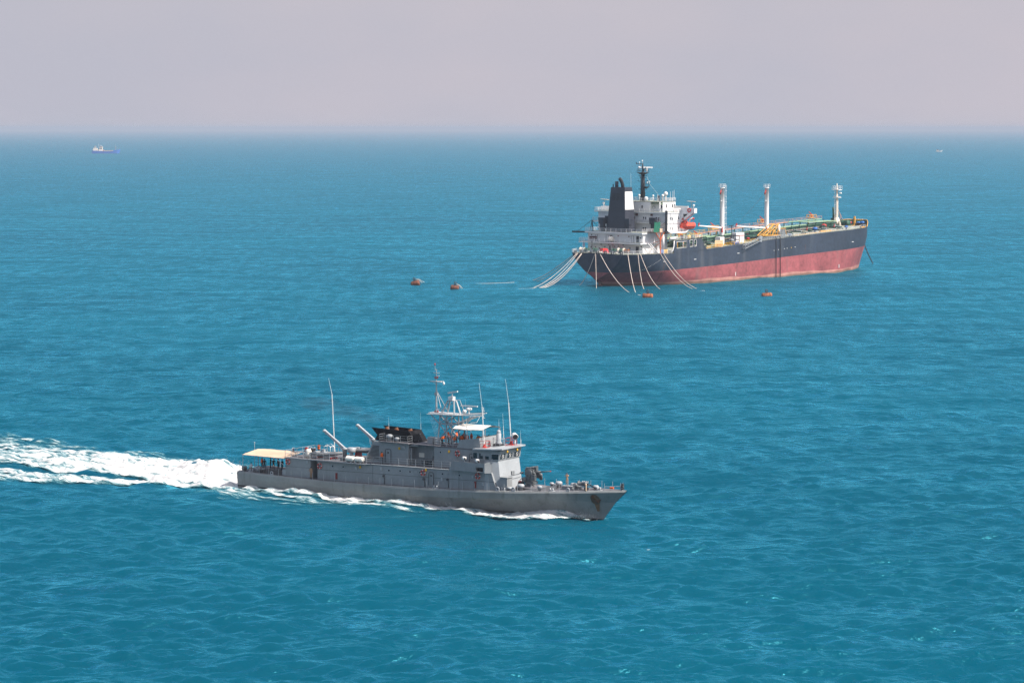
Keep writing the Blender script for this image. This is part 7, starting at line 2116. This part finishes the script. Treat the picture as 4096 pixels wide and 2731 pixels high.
def ridge(x, y):
    """heaped, broken surface of the foam"""
    return (vnoise(x, y, 8, 1.4) * .5 + vnoise(x, y, 9, .6) * .45 + vnoise(x, y, 10, 3.4) * .4)


gx = np.concatenate([np.arange(-104, -40, .40), np.arange(-40, 65, .26)])
gy = np.concatenate([np.arange(-34, -14, .42), np.arange(-14, 10, .24), np.arange(10, 30, .5)])
FX, FY = np.meshgrid(gx, gy)
c_, s_2 = math.cos(PSHIP[2]), math.sin(PSHIP[2])
WX = PSHIP[0] + FX * c_ - FY * s_2; WY = PSHIP[1] + FX * s_2 + FY * c_
den = foam_density(FX, FY)
zs_, _, _ = sea(WX, WY)
core_h = np.clip(den - .35, 0, 1) * (ridge(FX, FY) - .45) * np.where(FX < 1, 1.0, .75)
bow = 0.7 * np.exp(-((FX - 55.0) / 3.6) ** 2) * np.exp(-((np.abs(FY) - np.interp(FX, [t[0] for t in BW], [t[1] for t in BW]) - .35) / .55) ** 2)
FZ = zs_ * .8 + hull_wave(FX, FY) + .05 + core_h * 1.3 + bow + .09 * np.clip(den, 0, 1)
fme = grid_mesh("wake_foam", FX, FY, FZ)
attr(fme, "foam", den)
# drop the part of the sheet that carries no foam at all
bm = bmesh.new(); bm.from_mesh(fme)
lay = den.ravel()
bm.verts.ensure_lookup_table()
dead = [v for v in bm.verts if lay[v.index] < .12]
bmesh.ops.delete(bm, geom=dead, context='VERTS')
bm.to_mesh(fme); bm.free()
m, nt, p = nmat("foam")
N = nt.nodes; Lk = nt.links.new
p.inputs["Base Color"].default_value = (0.86, 0.86, 0.85, 1)
p.inputs["Roughness"].default_value = 0.9
p.inputs["Specular IOR Level"].default_value = 0.1
fa = N.new("ShaderNodeAttribute"); fa.attribute_name = "foam"
tc = N.new("ShaderNodeTexCoord")
mpn = N.new("ShaderNodeMapping"); mpn.inputs["Scale"].default_value = (.34, 1.2, 1)
Lk(tc.outputs["Object"], mpn.inputs[0])
n1 = N.new("ShaderNodeTexNoise"); n1.inputs["Scale"].default_value = .75; n1.inputs["Detail"].default_value = 8; n1.inputs["Roughness"].default_value = .68; n1.inputs["Distortion"].default_value = .6
Lk(mpn.outputs[0], n1.inputs["Vector"])
a1 = N.new("ShaderNodeMath"); a1.operation = 'MULTIPLY_ADD'; a1.inputs[1].default_value = 2.8; a1.inputs[2].default_value = -1.42
Lk(n1.outputs["Fac"], a1.inputs[0])
a2 = N.new("ShaderNodeMath"); a2.operation = 'ADD'; Lk(a1.outputs[0], a2.inputs[0]); Lk(fa.outputs["Fac"], a2.inputs[1])
a3 = N.new("ShaderNodeMapRange"); a3.interpolation_type = 'SMOOTHSTEP'; a3.inputs[1].default_value = .34; a3.inputs[2].default_value = 1.0
Lk(a2.outputs[0], a3.inputs[0])
Lk(a3.outputs[0], p.inputs["Alpha"])
# thin foam lets the aerated turquoise water through
cr = N.new("ShaderNodeValToRGB"); cr.color_ramp.elements[0].position = .62; cr.color_ramp.elements[0].color = (.11, .33, .38, 1); cr.color_ramp.elements[1].position = 1.08; cr.color_ramp.elements[1].color = (.62, .61, .595, 1)
Lk(a2.outputs[0], cr.inputs[0]); Lk(cr.outputs[0], p.inputs["Base Color"])
bp = N.new("ShaderNodeBump"); bp.inputs["Strength"].default_value = .9; bp.inputs["Distance"].default_value = .6
Lk(n1.outputs["Fac"], bp.inputs["Height"]); Lk(bp.outputs[0], p.inputs["Normal"])
fme.materials.append(m)
wake = bpy.data.objects.new("wake_foam", fme); COL.objects.link(wake)
wake.location = (PSHIP[0], PSHIP[1], 0); wake.rotation_euler = (0, 0, PSHIP[2])
wake["kind"] = "stuff"; wake["label"] = "broad white wake behind the patrol ship and foam along its waterline"
# spray thrown up at the bow, the quarter and the stern hump
sp = MB(); sr = random.Random(21)
def spray(cx, cy, sx_, sy_, z0, hgt, n):
    for _ in range(n):
        x, y = sr.gauss(cx, sx_), sr.gauss(cy, sy_); z = z0 + abs(sr.gauss(0, hgt)); r_ = sr.uniform(.008, .03)
        sp.add([(x + r_, y, z), (x - r_, y + r_, z), (x - r_, y - r_, z), (x, y, z + r_ * 1.6)], [(0, 1, 2), (0, 1, 3), (1, 2, 3), (2, 0, 3)])
spray(57.2, -1.9, 2.2, .4, .4, .3, 420); spray(59.8, -1.1, 1.2, .3, .5, .35, 160); spray(22, -5.2, 1.2, .4, .3, .15, 120); spray(-10, 3.4, 3.2, 2.6, 1.5, .45, 400)
so_ = sp.build("spray", paint("spray_white", (.85, .85, .84), .8, .02, 1)); so_.location = (PSHIP[0], PSHIP[1], 0); so_.rotation_euler = (0, 0, PSHIP[2]); so_["kind"] = "stuff"; so_["label"] = "fine white spray thrown up beside the bow and behind the stern"
# thin exhaust smoke drifting aft of the black funnel
q = MB()
for cx, cz, rx, ry, rz_ in ((21.5, 11.4, 3.2, 1.5, .8), (17.5, 12.1, 3.8, 1.8, 1.0), (12.8, 12.8, 4.0, 2.0, 1.1)):
    q.ball((cx, 0, cz), 1.0, 16, 10, (rx, ry, rz_))
sm_ = q.build("exhaust_smoke", BLACK); sm_.location = (PSHIP[0], PSHIP[1], 0); sm_.rotation_euler = (0, 0, PSHIP[2]); sm_["kind"] = "stuff"; sm_["label"] = "faint dark exhaust smoke trailing from the patrol ship's funnel"
m = bpy.data.materials.new("smoke_air"); m.use_nodes = True
nt = m.node_tree
for n in list(nt.nodes):
    nt.nodes.remove(n)
o_ = nt.nodes.new("ShaderNodeOutputMaterial"); pv = nt.nodes.new("ShaderNodeVolumePrincipled"); pv.inputs["Color"].default_value = (.18, .18, .2, 1); pv.inputs["Density"].default_value = .035
nt.links.new(pv.outputs[0], o_.inputs["Volume"])
sm_.data.materials.clear(); sm_.data.materials.append(m)
